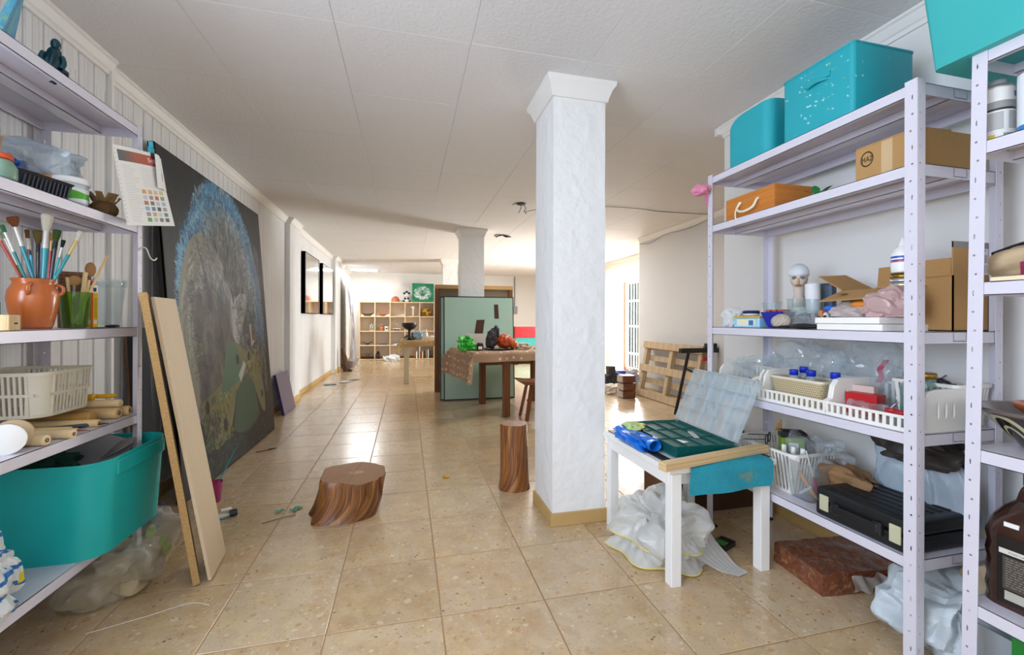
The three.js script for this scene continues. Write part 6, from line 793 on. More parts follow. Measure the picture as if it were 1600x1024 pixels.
  t = thing('blue_tray', 'navy blue tapered carton with red contents on the third right shelf', 'carton', [1.69, y, 1.655], 0.15); part('carton', loft([[[-0.03, 0, -0.025], [-0.03, 0, 0.03], [0.03, 0, 0.03], [0.03, 0, -0.025]], [[-0.045, 0.075, -0.055], [-0.045, 0.075, 0.055], [0.045, 0.075, 0.055], [0.045, 0.075, -0.055]]].map((r) => r.reverse())), mat('#16249a', 0.4), t); part('red_contents', merge([-0.03, 0, 0.03].map((z) => bx(-0.03, 0.03, 0.075, 0.086, z - 0.012, z + 0.012, 0.004))), mat('#b8503c', 0.6), t);
  t = thing('clear_box', 'clear plastic box with small parts on the third right shelf', 'box', [1.70, y, 1.515]); part('container', tubShape([[0, 0.10, 0.15, 0.015], [0.075, 0.11, 0.165, 0.02], [0.08, 0.118, 0.172, 0.02]], 0.003), M.frosted, t); part('contents', bagShape(0.04, 0.055, 0.06, 5.2, { crumple: 0.6, freq: 3.2, detail: 12 }), mat('#a8a0a0', 0.7), t); part('contents', bagShape(0.02, 0.03, 0.02, 1.2, { detail: 8 }), mat('#4a6a80', 0.6), t).position.set(-0.02, 0.04, 0.01);
  t = thing('string_ball', 'ball of beige string on the third right shelf', 'string', [1.625, y, 1.575]); part('ball', blob((v) => v.set(v.x * 0.036, v.y * 0.031 + 0.031, v.z * 0.042), 8), mat('#b5aa9a', 0.9), t); for (let k = 0; k < 9; k++) { const q = new THREE.TorusGeometry(0.037, 0.0022, 4, 26); q.rotateY(k * 0.35); q.rotateX(k * 0.5); q.scale(1, 0.86, 1.12); q.translate(0, 0.031, 0); part('strand', q, mat('#cfc5b4', 0.9), t); }
  t = thing('painted_bust', 'small white bust with painted face standing in a cup on the third right shelf', 'bust', [1.80, y + 0.10, 1.645], -0.9); part('head', blob((v) => { v.set(v.x * 0.036, v.y * 0.05 + 0.135, v.z * 0.042); if (v.z > 0.02 && v.y < 0.135) v.z += 0.006; }, 8), mat('#d8c4ac', 0.6), t); part('cap', blob((v) => v.set(v.x * 0.042, Math.max(v.y, -0.15) * 0.05 + 0.155, v.z * 0.048 - 0.004), 8), mat('#d6dce0', 0.5), t); part('neck', lathe([[0, 0], [0.03, 0], [0.022, 0.06], [0.024, 0.1], [0, 0.1]], 14), mat('#cfc0b0', 0.6), t); part('eye', blob((v) => v.set(v.x * 0.01 - 0.016, v.y * 0.008 + 0.135, v.z * 0.006 + 0.042), 3), mat('#5a6a80', 0.4), t); part('eye', blob((v) => v.set(v.x * 0.01 + 0.016, v.y * 0.008 + 0.135, v.z * 0.006 + 0.042), 3), mat('#5a6a80', 0.4), t); part('nose', blob((v) => v.set(v.x * 0.006, v.y * 0.014 + 0.12, v.z * 0.01 + 0.046), 3), mat('#d0b090', 0.6), t); part('mouth', blob((v) => v.set(v.x * 0.013, v.y * 0.004 + 0.1, v.z * 0.006 + 0.042), 3), mat('#9a6a3c', 0.6), t);
  solo('white_roll', rod([0, 0.008, 0], [0.0, 0.2, -0.008], 0.026, 0.03, 16), mat('#e6e8ea', 0.6), 'white paper roll standing in the clear cup by the bust', 'roll', [1.775, y, 1.545]);
  t = thing('grey_case', 'dark blue grey upright case against the wall on the third right shelf', 'case', [1.86, y, 1.555], 0.2); part('case_body', bx(-0.02, 0.02, 0, 0.20, -0.03, 0.03, 0.006), mat('#5c6c80', 0.5), t); part('cap', bx(-0.02, 0.02, 0.19, 0.205, -0.02, 0.02, 0.004), mat('#3f4c5e', 0.5), t);
  t = thing('black_pan', 'flat black pan with handle lying on the third right shelf', 'pan', [1.60, y, 1.44]); part('pan', blob((v) => v.set(v.x * 0.022, v.y * 0.012 + 0.012, v.z * 0.065), 8), M.black, t); part('handle', rod([0, 0.01, -0.06], [0.0, 0.006, -0.16], 0.006, 0.004), M.black, t);
  t = thing('skull_ornament', 'tiny white skull-shaped ornament beside the white boards', 'ornament', [1.66, y, 1.40], -1.2); part('skull', blob((v) => v.set(v.x * 0.02, v.y * 0.024 + 0.05, v.z * 0.022), 6), M.white, t); part('stand', lathe([[0, 0], [0.016, 0], [0.01, 0.03], [0, 0.03]], 12), mat('#9a2a5a', 0.5), t); for (const s of [-1, 1]) part('eye_socket', blob((v) => v.set(v.x * 0.006 + s * 0.008, v.y * 0.006 + 0.052, v.z * 0.004 + 0.02), 3), M.black, t);
  for (const k of [0, 1]) { t = thing('canvas_board', ['white canvas board, lower of two stacked on the third right shelf', 'white canvas board, upper of two stacked on the third right shelf'][k], 'board', [1.69 + k * 0.004, y + k * 0.0245, 1.235 + k * 0.012]); part('panel', bx(-0.115, 0.1, 0.0, 0.023, -0.125, 0.115, 0.002), M.white, t); part('edge', bx(-0.1155, -0.115, 0.002, 0.021, -0.12, 0.11), M.paper, t); }
  t = thing('plastic_bag', 'open bag with orange and blue parts on the white boards', 'bag', [1.675, y + 0.0485, 1.30]); part('bag', bagShape(0.055, 0.045, 0.075, 3.4, { crumple: 0.3 }), mat('#cfc0bc', 0.4, { transmission: 0.2 }), t); part('orange_part', blob((v) => v.set(v.x * 0.02 - 0.012, v.y * 0.014 + 0.048, v.z * 0.04 + 0.045), 6), mat('#e88a30', 0.5), t); part('blue_part', blob((v) => v.set(v.x * 0.016 - 0.02, v.y * 0.013 + 0.036, v.z * 0.024 - 0.07), 6), mat('#2468d0', 0.5), t); part('grey_part', blob((v) => v.set(v.x * 0.02, v.y * 0.02 + 0.045, v.z * 0.03 - 0.02), 6), mat('#9a9184', 0.6), t); part('metal_bits', bx(-0.04, 0.0, 0.0, 0.03, -0.105, -0.09, 0.003), mat('#c87a4a', 0.5), t);
  solo('pink_bag', bagShape(0.06, 0.095, 0.07, 8.8, { crumple: 0.35, freq: 2.2 }), mat('#d8b6b2', 0.35, { transmission: 0.25 }), 'translucent pink plastic bag before the open cardboard box', 'bag', [1.665, y + 0.0485, 1.165]);
  t = thing('cardboard_box', 'open cardboard box with raised flaps on the third right shelf', 'box', [1.845, y, 1.30]); openBox(t, 0.19, 0.20, 0.16, 0.004, M.card); const flap = (pts, th, m) => { const a = pts.map((p) => new THREE.Vector3(...p)), n = a[1].clone().sub(a[0]).cross(a[3].clone().sub(a[0])).normalize().multiplyScalar(th), r1 = a.map((p) => [p.x, p.y, p.z]), r2 = a.map((p) => [p.x + n.x, p.y + n.y, p.z + n.z]); return loft([r1, r2]); };
  part('flap', uvm(flap([[-0.095, 0.16, -0.10], [-0.095, 0.16, 0.10], [-0.21, 0.12, 0.10], [-0.21, 0.115, -0.10]], 0.004)), M.card, t); part('flap', uvm(flap([[-0.095, 0.16, -0.10], [0.095, 0.16, -0.10], [0.05, 0.235, -0.20], [-0.1, 0.225, -0.20]], 0.004)), M.card, t); part('flap', uvm(flap([[0.095, 0.16, 0.1], [0.095, 0.16, -0.1], [0.105, 0.26, -0.1], [0.105, 0.26, 0.1]], 0.004)), M.card, t); part('grey_sticker', extrude(circle(0, 0, 0.028, 20, 0.018), 0.0006).rotateX(-PI / 2).translate(-0.165, 0.1425, -0.045), mat('#a9aaa8', 0.5), t);
  t = thing('tin_can', 'stacked shiny tins with gold lids under the glue bottle', 'tin', [1.77, y + 0.162, 1.185]); for (let k = 0; k < 3; k++) part('tin', lathe([[0, k * 0.016], [0.038, k * 0.016], [0.04, k * 0.016 + 0.003], [0.038, k * 0.016 + 0.015], [0, k * 0.016 + 0.015]], 22), k < 2 ? M.silver : M.gold, t);
  part('card_support', bx(-0.05, 0.05, -0.004, 0, -0.06, 0.06), M.card, t);
  const gll = canvasTex(128, 128, (x, w, h) => { x.fillStyle = '#f4f6f8'; x.fillRect(0, 0, w, h); x.fillStyle = '#1b4fb0'; x.fillRect(0, 10, w, 52); x.fillStyle = '#e84a3c'; x.fillRect(0, 52, w, 12); x.fillStyle = '#ffffff'; x.fillRect(10, 28, 100, 12); x.fillStyle = '#2a3a9c'; x.fillRect(0, 84, 70, 40); });
  t = thing('glue_bottle', 'white glue bottle with pointed nozzle and blue label', 'bottle', [1.77, y + 0.211, 1.19]); part('bottle', lathe([[0, 0], [0.03, 0], [0.032, 0.006], [0.032, 0.07], [0.024, 0.09], [0.014, 0.096], [0.014, 0.104], [0.004, 0.128], [0, 0.13]], 20), M.white, t); part('label', lathe([[0.0326, 0.012], [0.0326, 0.066]], 20), mat('#ffffff', 0.4, { map: gll }), t); part('nozzle', lathe([[0, 0.097], [0.015, 0.097], [0.012, 0.107], [0.005, 0.112], [0.003, 0.134], [0, 0.134]], 14), mat('#e4e6e8', 0.4), t);
  const bar_ = canvasTex(128, 128, (x, w, h) => { x.fillStyle = '#eceae6'; x.fillRect(0, 0, w, h); x.fillStyle = '#2c2c2c'; for (let r = 0; r < 2; r++) for (let i = 0; i < 40; i++) if (rnd() < 0.6) x.fillRect(8 + i * 2.8, 30 + r * 50, rr(1, 2.4), 40); x.fillStyle = '#888'; x.fillRect(8, 8, 100, 4); x.fillRect(8, 16, 80, 4); }, { wrap: false });
  t = thing('cardboard_box', 'tall open cardboard box with barcode label behind the near post', 'box', [1.875, y, 1.135]); openBox(t, 0.17, 0.17, 0.19, 0.004, M.card); part('raised_flap', uvm(bx(-0.085, 0.085, 0.19, 0.305, 0.081, 0.085)), M.card, t); part('tape', bx(-0.085, 0.085, 0.285, 0.306, 0.0805, 0.0858), mat('#8f8b86', 0.4), t); part('barcode_label', sheet((u, v) => [0.02 + u * 0.06, 0.195 + v * 0.09, 0.0862], 1, 1), mat('#ffffff', 0.6, { map: bar_ }), t); part('raised_flap', uvm(bx(-0.089, -0.085, 0.19, 0.25, -0.08, 0.08)), M.card, t);
}
// ---------------------------------------------------------------- fourth right shelf: stacking baskets
function stackBasket(label, pos, L, W, hLow, hHigh, turn = 0) {   // open front along -x, raised rounded ends
  const t = thing('stacking_basket', label, 'basket', pos, turn, 'white stacking baskets on the right shelves'), m = M.whitePlastic;
  part('base', bx(-W / 2, W / 2, 0, 0.005, -L / 2, L / 2, 0.002), m, t);
  for (const s of [-1, 1]) { const pts = [[-W / 2, 0], [-W / 2 - 0.006, hLow], [-W / 2 + 0.02, hLow + 0.01], [-W / 2 + 0.03, hHigh * 0.78], [-W / 2 + 0.05, hHigh * 0.95], [-W / 2 + 0.085, hHigh], [W / 2, hHigh], [W / 2, 0]]; const holes = []; for (let k = 0; k < 3; k++) holes.push(circle(-W / 2 + 0.09 + k * 0.035, hHigh * 0.5, 0.004, 8, 0.025)); const g = extrude(pts, 0.012, 0.003, holes); g.translate(0, 0, s * (L / 2) - 0.006); part('end_panel', g, m, t); }
  const side = (x, h, n) => { const b = [bx(x - 0.003, x + 0.003, h - 0.011, h, -L / 2, L / 2, 0.002), bx(x - 0.002, x + 0.002, 0, 0.012, -L / 2, L / 2)]; for (let k = 0; k <= n; k++) { const z = -L / 2 + L * k / n; b.push(bx(x - 0.0018, x + 0.0018, 0, h, z - L / n * 0.24, z + L / n * 0.24)); } return merge(b); };
  part('front_rail', side(-W / 2, hLow, 13), m, t); part('back_rail', side(W / 2, hHigh * 0.9, 12), m, t); return t;
}
{
  const y = A4 + 0.0; let t;
  stackBasket('white stacking basket with tools at the far end of the fourth right shelf', [1.735, y, 1.84], 0.27, 0.25, 0.05, 0.135); stackBasket('white stacking basket around the tan woven basket and bottles', [1.725, y, 1.50], 0.32, 0.27, 0.052, 0.14); stackBasket('white stacking basket holding the red box and glass jar', [1.725, y, 1.18], 0.30, 0.27, 0.052, 0.14);
  const dots = canvasTex(128, 128, (x, w, h) => { x.fillStyle = '#cdbb94'; x.fillRect(0, 0, w, h); x.fillStyle = '#4a3a28'; for (let j = 0; j < 8; j++) for (let i = 0; i < 8; i++) { x.save(); x.translate(i * 16 + (j % 2) * 8 + 4, j * 16 + 8); x.rotate(PI / 4); x.fillRect(-3, -3, 6, 6); x.restore(); } }, { metres: [0.075, 0.075] });
  t = thing('woven_basket', 'tan perforated plastic basket standing in the white stacking basket', 'basket', [1.705, y + 0.006, 1.52]); part('basket_body', uvm(tubShape([[0, 0.12, 0.22, 0.02], [0.10, 0.14, 0.26, 0.025]], 0.003)), mat('#ffffff', 0.5, { map: dots }), t); part('rim', loft([[0.098, 0.004], [0.108, 0.006], [0.108, -0.006], [0.098, -0.004]].map(([yy, o]) => rrect(0.14 + o, 0.26 + o, 0.025, 5).map(([a, b]) => [a, yy, b])), false, false), M.creamPlastic, t);
  const bl = (label, x, d, h) => { const b = thing('capped_bottle', label, 'bottle', [x, y + 0.012, d], 0, 'clear bottles with blue caps'); part('bottle', lathe([[0, 0], [0.021, 0], [0.0225, 0.005], [0.0225, h * 0.68], [0.015, h * 0.8], [0.013, h * 0.83], [0, h * 0.83]], 18), clear('#e2eaec', { t: 0.75, r: 0.1 }), b); part('cap', lathe([[0, h], [0.016, h], [0.0175, h - 0.004], [0.0175, h * 0.82], [0, h * 0.82]], 18), mat('#1a35c4', 0.35), b); };
  bl('clear bottle with blue cap at the near side of the tan basket rim', 1.675, 1.555, 0.135); bl('clear bottle with blue cap behind the others in the tan basket', 1.735, 1.56, 0.145); bl('clear bottle with blue cap in the middle of the tan basket', 1.68, 1.475, 0.14); bl('clear bottle with blue cap beside the white end panel', 1.70, 1.385, 0.14);
  t = thing('red_box', 'red box with a pale sleeve in the white stacking basket', 'box', [1.70, y + 0.008, 1.27], 0.15); part('box_body', bx(-0.03, 0.03, 0, 0.08, -0.05, 0.055, 0.003), M.red, t); part('pale_sleeve', bx(0.02, 0.05, 0, 0.105, -0.12, 0.02, 0.003), mat('#d9bfb6', 0.6), t);
  t = thing('glass_jar', 'large clear glass jar with gold lid in the white stacking basket', 'jar', [1.765, y + 0.006, 1.13]); part('glass', lathe([[0, 0], [0.05, 0], [0.053, 0.01], [0.053, 0.125], [0.042, 0.145], [0.042, 0.16], [0.039, 0.16], [0.039, 0.143], [0.049, 0.122], [0.049, 0.012], [0, 0.008]], 24), clear('#d4e4e2', { t: 0.9, r: 0.04 }), t); part('lid', lathe([[0, 0.176], [0.043, 0.176], [0.045, 0.172], [0.045, 0.158], [0.041, 0.156]], 24), M.gold, t);
  for (const [i, [x, d, c]] of [[1.635, 1.10, '#c02028'], [1.65, 1.14, '#d02c30'], [1.66, 1.06, '#e4e0d4']].entries()) { const b = thing('small_pot', ['red capped little pot at the front of the stacking basket', 'second red capped little pot behind the first', 'cream lidded little pot beside the red caps'][i], 'pot', [x, y + 0.008, d]); part('pot', lathe([[0, 0], [0.017, 0], [0.018, 0.035], [0, 0.035]], 14), M.frosted, b); part('cap', lathe([[0, 0.05], [0.018, 0.05], [0.0195, 0.046], [0.0195, 0.034], [0, 0.034]], 14), mat(c, 0.4), b); }
  t = thing('whisk', 'small metal whisk tool lying in the white stacking basket', 'tool', [1.655, y + 0.01, 1.18], 0.3); for (let k = 0; k < 4; k++) { const q = tube([[0, 0.02, 0], [0.012 * Math.cos(k), 0.045 + 0.006 * Math.sin(k), 0.03], [0, 0.07, 0.05]], 0.0012, 14, 4); part('wire', q, M.chrome, t); } part('handle', rod([0, 0.02, 0], [0, 0.006, -0.06], 0.006), M.red, t);
  solo('clear_bag', bagShape(0.05, 0.06, 0.05, 3.7, { crumple: 0.4, detail: 12 }), M.film, 'small clear bag with green contents in the white stacking basket', 'bag', [1.655, y + 0.007, 1.235]);
  // tools in the far basket
  t = thing('craft_knife', 'yellow and white craft knife in the far stacking basket', 'knife', [1.65, y + 0.05, 1.80], 0.5); part('handle', bx(-0.012, 0.012, 0, 0.018, -0.06, 0.06, 0.005), M.yellow, t); part('blade', bx(-0.008, 0.008, 0.004, 0.012, 0.06, 0.095, 0.001), M.chrome, t);
  t = thing('tape_roll', 'roll of brown and white tape in the far stacking basket', 'tape', [1.66, y + 0.012, 1.735], 0.4); { const q = lathe([[0.022, -0.012], [0.04, -0.012], [0.04, 0.012], [0.022, 0.012], [0.022, -0.012]], 22); q.rotateZ(1.2); q.translate(0, 0.04, 0); part('tape', q, M.cream, t); const q2 = lathe([[0.019, -0.011], [0.022, -0.011], [0.022, 0.011], [0.019, 0.011], [0.019, -0.011]], 22); q2.rotateZ(1.2); q2.translate(0, 0.04, 0); part('core', q2, M.brownWood, t); }
  solo('mixed_tools', merge([rod([0, 0.02, 0.05], [0.05, 0.05, -0.05], 0.007), bx(-0.03, 0.03, 0.0, 0.03, -0.05, 0.0, 0.006), rod([-0.04, 0.01, 0.03], [-0.02, 0.04, -0.08], 0.005)]), mat('#8f9296', 0.5), 'grey hand tools heaped in the far stacking basket', 'tools', [1.72, y + 0.008, 1.86]);
  // bags behind
  solo('clear_bag', bagShape(0.09, 0.17, 0.15, 2.1, { crumple: 0.5, freq: 2.8, detail: 26 }), M.film, 'clear crinkled plastic bag heaped behind the far stacking basket', 'bag', [1.80, y + 0.008, 1.86]);
  solo('clear_bag', bagShape(0.085, 0.24, 0.15, 6.9, { crumple: 0.5, freq: 2.8, detail: 26 }), M.film, 'tall clear crinkled plastic bag behind the blue capped bottles', 'bag', [1.868, y + 0.002, 1.64]);
  const rb = solo('clear_bag', bagShape(0.08, 0.25, 0.14, 9.6, { crumple: 0.5, freq: 2.6, detail: 26 }), M.film, 'clear plastic bag with red print and loose corner behind the red box', 'bag', [1.87, y + 0.002, 1.38]); part('red_print', sheet((u, v) => [-0.06 + 0.01 * Math.sin(v * 8), 0.12 + v * 0.09, 0.07 + u * 0.022 + v * 0.02], 4, 8), mat('#b04a60', 0.5), rb);
  slotBasket('plastic_basket', 'deep white slotted basket of metal bits behind the shelf posts', [1.86, y, 1.13], 0.17, 0.20, 0.15, { rows: 1, nx: 9, nz: 9, r: 0.02, taper: 0.04 });
  t = thing('metal_bits', 'bent silver metal bits heaped in the deep white basket', 'metal bits', [1.86, y + 0.012, 1.13]); for (let k = 0; k < 9; k++) { const a = rr(-0.05, 0.05), b = rr(-0.06, 0.06); part('bit', tube([[a, 0.04, b], [a + rr(-0.03, 0.03), 0.12, b + rr(-0.03, 0.03)], [a + rr(-0.04, 0.04), rr(0.12, 0.165), b + rr(-0.04, 0.04)]], 0.005, 8, 5), k % 3 ? M.chrome : M.darkGrey, t); }
  part('lower_heap', bx(-0.06, 0.06, 0, 0.05, -0.075, 0.075, 0.02), M.grey, t);
}
// ---------------------------------------------------------------- lowest right shelf
{
  const y = A5; let t;
  slotBasket('plastic_basket', 'white slotted basket of odds and ends on the lowest right shelf', [1.765, y, 1.675], 0.30, 0.36, 0.185, { rows: 0, nx: 14, nz: 16, r: 0.03, taper: 0.06 });
  t = thing('tape_dispenser', 'green and black packaged gadget sticking out of the lowest white basket', 'gadget', [1.775, y + 0.02, 1.66], -0.5); part('gadget_body', bx(-0.05, 0.05, 0, 0.215, -0.025, 0.025, 0.01), mat('#7a9a28', 0.4), t); part('top_band', bx(-0.052, 0.052, 0.19, 0.225, -0.027, 0.027, 0.008), M.black, t); part('label', bx(-0.02, 0.02, 0.13, 0.17, 0.025, 0.028), M.white, t); part('black_side', extrude([[0.05, 0.06], [0.11, 0.10], [0.06, 0.215]], 0.04, 0.004).translate(0, 0, -0.02), M.black, t); part('purple_patch', bx(-0.05, 0.05, 0.07, 0.12, 0.0255, 0.029), mat('#7a1a70', 0.5), t);
  solo('set_square', extrude([[0, 0], [0.16, 0], [0, 0.15]], 0.004, 0.0005, [[[0.03, 0.03], [0.08, 0.03], [0.03, 0.075]]]), clear('#d8a818', { t: 0.3, r: 0.2 }), 'yellow set square leaning behind the lowest white basket', 'set square', [1.90, y + 0.10, 1.84], 1.1);
  t = thing('glasses', 'black framed glasses resting on the lowest white basket', 'glasses', [1.70, y + 0.165, 1.72], 0.6); for (const s of [-1, 1]) { const q = new THREE.TorusGeometry(0.024, 0.0024, 6, 20); q.translate(s * 0.03, 0.03, 0); part('lens_rim', q, M.black, t); part('temple', rod([s * 0.055, 0.035, 0], [s * 0.06, 0.02, -0.10], 0.002), M.black, t); } part('bridge', rod([-0.007, 0.034, 0], [0.007, 0.034, 0], 0.002), M.black, t);
  solo('clear_bag', bagShape(0.08, 0.13, 0.10, 4.1, { crumple: 0.5, freq: 2.8 }), M.film, 'clear plastic bag of bits in the lowest white basket', 'bag', [1.79, y + 0.10, 1.56]);
  for (const [i, [x, d, c]] of [[1.69, 1.62, '#e8ecf0'], [1.70, 1.58, '#c8d0e8'], [1.715, 1.545, '#5a2050']].entries()) { const b = thing('paint_bottle', ['white little bottle in the lowest white basket', 'pale blue little bottle in the lowest white basket', 'purple little bottle in the lowest white basket'][i], 'bottle', [x, y + 0.014, d]); part('bottle', lathe([[0, 0], [0.016, 0], [0.016, 0.14], [0.009, 0.15], [0, 0.15]], 12), mat(c, 0.3), b); part('cap', lathe([[0, 0.18], [0.01, 0.18], [0.011, 0.15], [0, 0.15]], 12), M.white, b); }
  t = thing('clear_container', 'tapered clear plastic container with pencils at the front of the lowest right shelf', 'container', [1.68, y, 1.49]); part('container', tubShape([[0, 0.085, 0.10, 0.018], [0.16, 0.125, 0.165, 0.022], [0.165, 0.133, 0.175, 0.024]], 0.003), clear('#f2f4f4', { t: 0.9, r: 0.12 }), t);
  const pc = (label, a, b, r, c, cap) => { const q = thing('pencil', label, 'pencil', [1.68, y + 0.006, 1.49], 0, 'pens in the clear container'); part('shaft', rod(a, b, r, r, 8), mat(c, 0.4), q); const A = new THREE.Vector3(...a), B = new THREE.Vector3(...b), e = B.clone().sub(A).normalize().multiplyScalar(0.016).add(B); part('tip', rod(b, [e.x, e.y, e.z], r, r * 0.3, 8), mat(cap, 0.5), q); };
  pc('thick orange pencil leaning in the clear container', [0.01, 0.006, 0.03], [-0.03, 0.12, -0.03], 0.007, '#e09a3c', '#d8b890'); pc('red marker standing in the clear container', [0.02, 0.006, 0.04], [0.0, 0.08, 0.03], 0.009, '#b03048', '#8a2030'); pc('long thin white skewer leaning in the clear container', [0.025, 0.006, 0.03], [-0.01, 0.2, -0.0], 0.0028, '#dcdcdc', '#202020'); pc('short pale pen lying in the clear container', [-0.02, 0.008, -0.02], [-0.0, 0.05, 0.02], 0.007, '#c8ccd4', '#7a3a8c');
  solo('paper_bag', bagShape(0.10, 0.15, 0.15, 6.2, { crumple: 0.45, freq: 2.2, detail: 18 }), mat('#94704a', 0.85), 'crumpled brown paper bag behind the black toolcase', 'bag', [1.80, y, 1.395]);
  t = thing('toolcase', 'black plastic toolcase with pale latches lying on the lowest right shelf', 'toolcase', [1.735, y, 1.205]); part('lower_shell', bx(-0.155, 0.13, 0, 0.055, -0.165, 0.165, 0.012), M.blackPlastic, t); part('upper_shell', bx(-0.155, 0.13, 0.057, 0.11, -0.165, 0.165, 0.014), M.blackPlastic, t);
  part('handle', merge([bx(-0.172, -0.15, 0.03, 0.075, -0.09, -0.06, 0.006), bx(-0.172, -0.15, 0.03, 0.075, 0.06, 0.09, 0.006), bx(-0.178, -0.16, 0.036, 0.07, -0.085, 0.085, 0.008)]), M.black, t); for (const z of [-0.125, 0.125]) { part('latch', bx(-0.16, -0.153, 0.025, 0.085, z - 0.018, z + 0.018, 0.003), mat('#c4c0a0', 0.4), t); } const rid = []; for (let k = 0; k < 6; k++) rid.push(bx(-0.12 + k * 0.04, -0.105 + k * 0.04, 0.108, 0.113, -0.13, 0.13, 0.003)); part('lid_ribs', merge(rid), M.black, t);
  const gb = solo('grey_bag', bagShape(0.07, 0.33, 0.15, 1.3, { crumple: 0.42, freq: 2.2, detail: 24, pinch: 0.2 }), mat('#a9b6c0', 0.4), 'pale grey plastic sack with dark lining behind the toolcase', 'bag', [1.90, y + 0.002, 1.20]); part('dark_lining', bagShape(0.075, 0.12, 0.12, 3.0, { crumple: 0.4 }), mat('#3c342e', 0.6), gb).position.set(-0.035, 0.23, 0);
}
// ---------------------------------------------------------------- right edge unit and the floor below
{
  let t; const canL = (a) => canvasTex(256, 256, (x, w, h) => { x.fillStyle = a ? '#eef2f4' : '#e8e6e0'; x.fillRect(0, 0, w, h); for (let k = 0; k < 2; k++) { const o = k * 128; if (a) { x.fillStyle = '#c87838'; x.beginPath(); x.arc(o + 46, 150, 16, 0, 7); x.fill(); x.fillStyle = '#3a3a40'; x.beginPath(); x.arc(o + 58, 140, 12, 0, 7); x.fill(); x.strokeStyle = '#6a7a88'; x.lineWidth = 3; x.beginPath(); x.ellipse(o + 60, 80, 28, 18, 0.4, 0, 7); x.stroke(); x.fillStyle = '#2f86c4'; x.fillRect(o, 226, 128, 30); x.fillStyle = '#9aa4aa'; x.fillRect(o + 34, 20, 50, 22); } else { x.fillStyle = '#9a9a96'; x.fillRect(o, 64, 128, 34); x.fillStyle = '#2c2c2c'; x.fillRect(o, 98, 128, 10); x.fillStyle = '#8a8a88'; for (let i = 0; i < 12; i++) { x.fillRect(o + 6, 118 + i * 7, 48, 4); x.fillRect(o + 66, 118 + i * 7, 48, 4); } x.fillStyle = '#2c50a0'; x.fillRect(o + 84, 20, 22, 26); x.fillStyle = '#e8c040'; x.fillRect(o + 20, 222, 16, 16); x.fillStyle = '#222'; for (let i = 0; i < 14; i++) x.fillRect(o + 54 + i * 4, 220, 2, 22); } } });
  const can = (label, x, d, r, h, a) => { t = thing('spray_can', label, 'can', [x, B2, d], 1.1, 'cans on the right edge unit'); part('can_body', lathe([[0, 0], [r, 0], [r, 0.004], [r, h * 0.86], [r * 0.8, h * 0.92], [0, h * 0.92]], 28), M.silver, t); part('label', lathe([[r + 0.0006, 0.006], [r + 0.0006, h * 0.85]], 28), mat('#ffffff', 0.35, { map: canL(a) }), t); part('top_ring', lathe([[r * 0.62, h * 0.91], [r * 0.66, h * 0.93], [r * 0.6, h * 0.95], [r * 0.6, h], [r * 0.4, h], [r * 0.38, h * 0.95], [0, h * 0.95]], 24), a ? M.chrome : M.grey, t); };
  can('white and grey can with printed table on the second shelf by the near post', 1.645, 0.865, 0.036, 0.185, false); can('white can with orange blot and blue base on the second shelf', 1.63, 0.775, 0.036, 0.19, true); can('pale can with hazard print at the edge of the second shelf', 1.62, 0.69, 0.036, 0.20, false);
  can('white can partly hidden between the two front cans', 1.72, 0.84, 0.034, 0.185, true);
  solo('plank', uvm(bx(-0.18, 0.18, 0, 0.016, -0.42, 0.42, 0.002), 1), mat('#ecdcb8', 0.6), 'pale wooden plank lying on the shelf under the canvas pouch', 'plank', [1.752, B3, 0.42], 0);
  t = thing('cloth_pouch', 'cream canvas pouch with black edge on the pale plank', 'pouch', [1.76, B3 + 0.016, 0.80]); part('pouch', bagShape(0.13, 0.095, 0.11, 5.7, { crumple: 0.18, freq: 1.6 }), mat('#c4ac88', 0.9), t); part('black_edge', tube([[-0.08, 0.07, -0.09], [-0.03, 0.10, -0.03], [0.02, 0.105, 0.04], [0.05, 0.10, 0.1]], 0.012, 20, 6), M.black, t);
  t = thing('pen_cup', 'pink mesh cup with red and teal pens on the pale plank', 'cup', [1.635, B3 + 0.016, 0.785]); part('cup', lathe([[0, 0], [0.022, 0], [0.024, 0.04], [0.022, 0.04], [0.02, 0.004], [0, 0.004]], 18), clear('#c83c78', { t: 0.45, r: 0.3 }), t); part('red_pen', bx(-0.014, 0.002, 0.004, 0.066, -0.006, 0.008, 0.004), M.red, t); part('teal_pen', bx(0.003, 0.016, 0.004, 0.062, -0.008, 0.006, 0.004), mat('#1c8a8a', 0.4), t);
  const slip = canvasTex(512, 128, (x, w, h) => { x.fillStyle = '#1c1410'; x.fillRect(0, 0, w, h); x.strokeStyle = '#c9c394'; x.lineWidth = 9; for (let k = 0; k < 4; k++) { const o = k * 128; x.beginPath(); x.moveTo(o + 6, 120); x.bezierCurveTo(o + 20, 60, o + 30, 30, o + 46, 14); x.stroke(); x.beginPath(); x.moveTo(o + 60, 60); x.bezierCurveTo(o + 80, 10, o + 110, 20, o + 122, 50); x.stroke(); x.lineWidth = 5; x.beginPath(); x.moveTo(o + 70, 70); x.bezierCurveTo(o + 90, 34, o + 104, 40, o + 114, 66); x.stroke(); x.lineWidth = 9; } });
  t = thing('slipware_bowl', 'dark glazed bowl with cream slip lines on the fourth shelf', 'bowl', [1.755, B4, 0.79]); part('bowl_outside', lathe([[0, 0], [0.06, 0], [0.07, 0.008], [0.115, 0.06], [0.148, 0.1], [0.16, 0.108]], 36), mat('#ffffff', 0.2, { map: slip, clearcoat: 0.6 }), t); part('rim', lathe([[0.158, 0.105], [0.168, 0.11], [0.165, 0.118], [0.145, 0.116], [0.11, 0.07], [0, 0.02]], 36), mat('#6a5c54', 0.3, { clearcoat: 0.5 }), t);
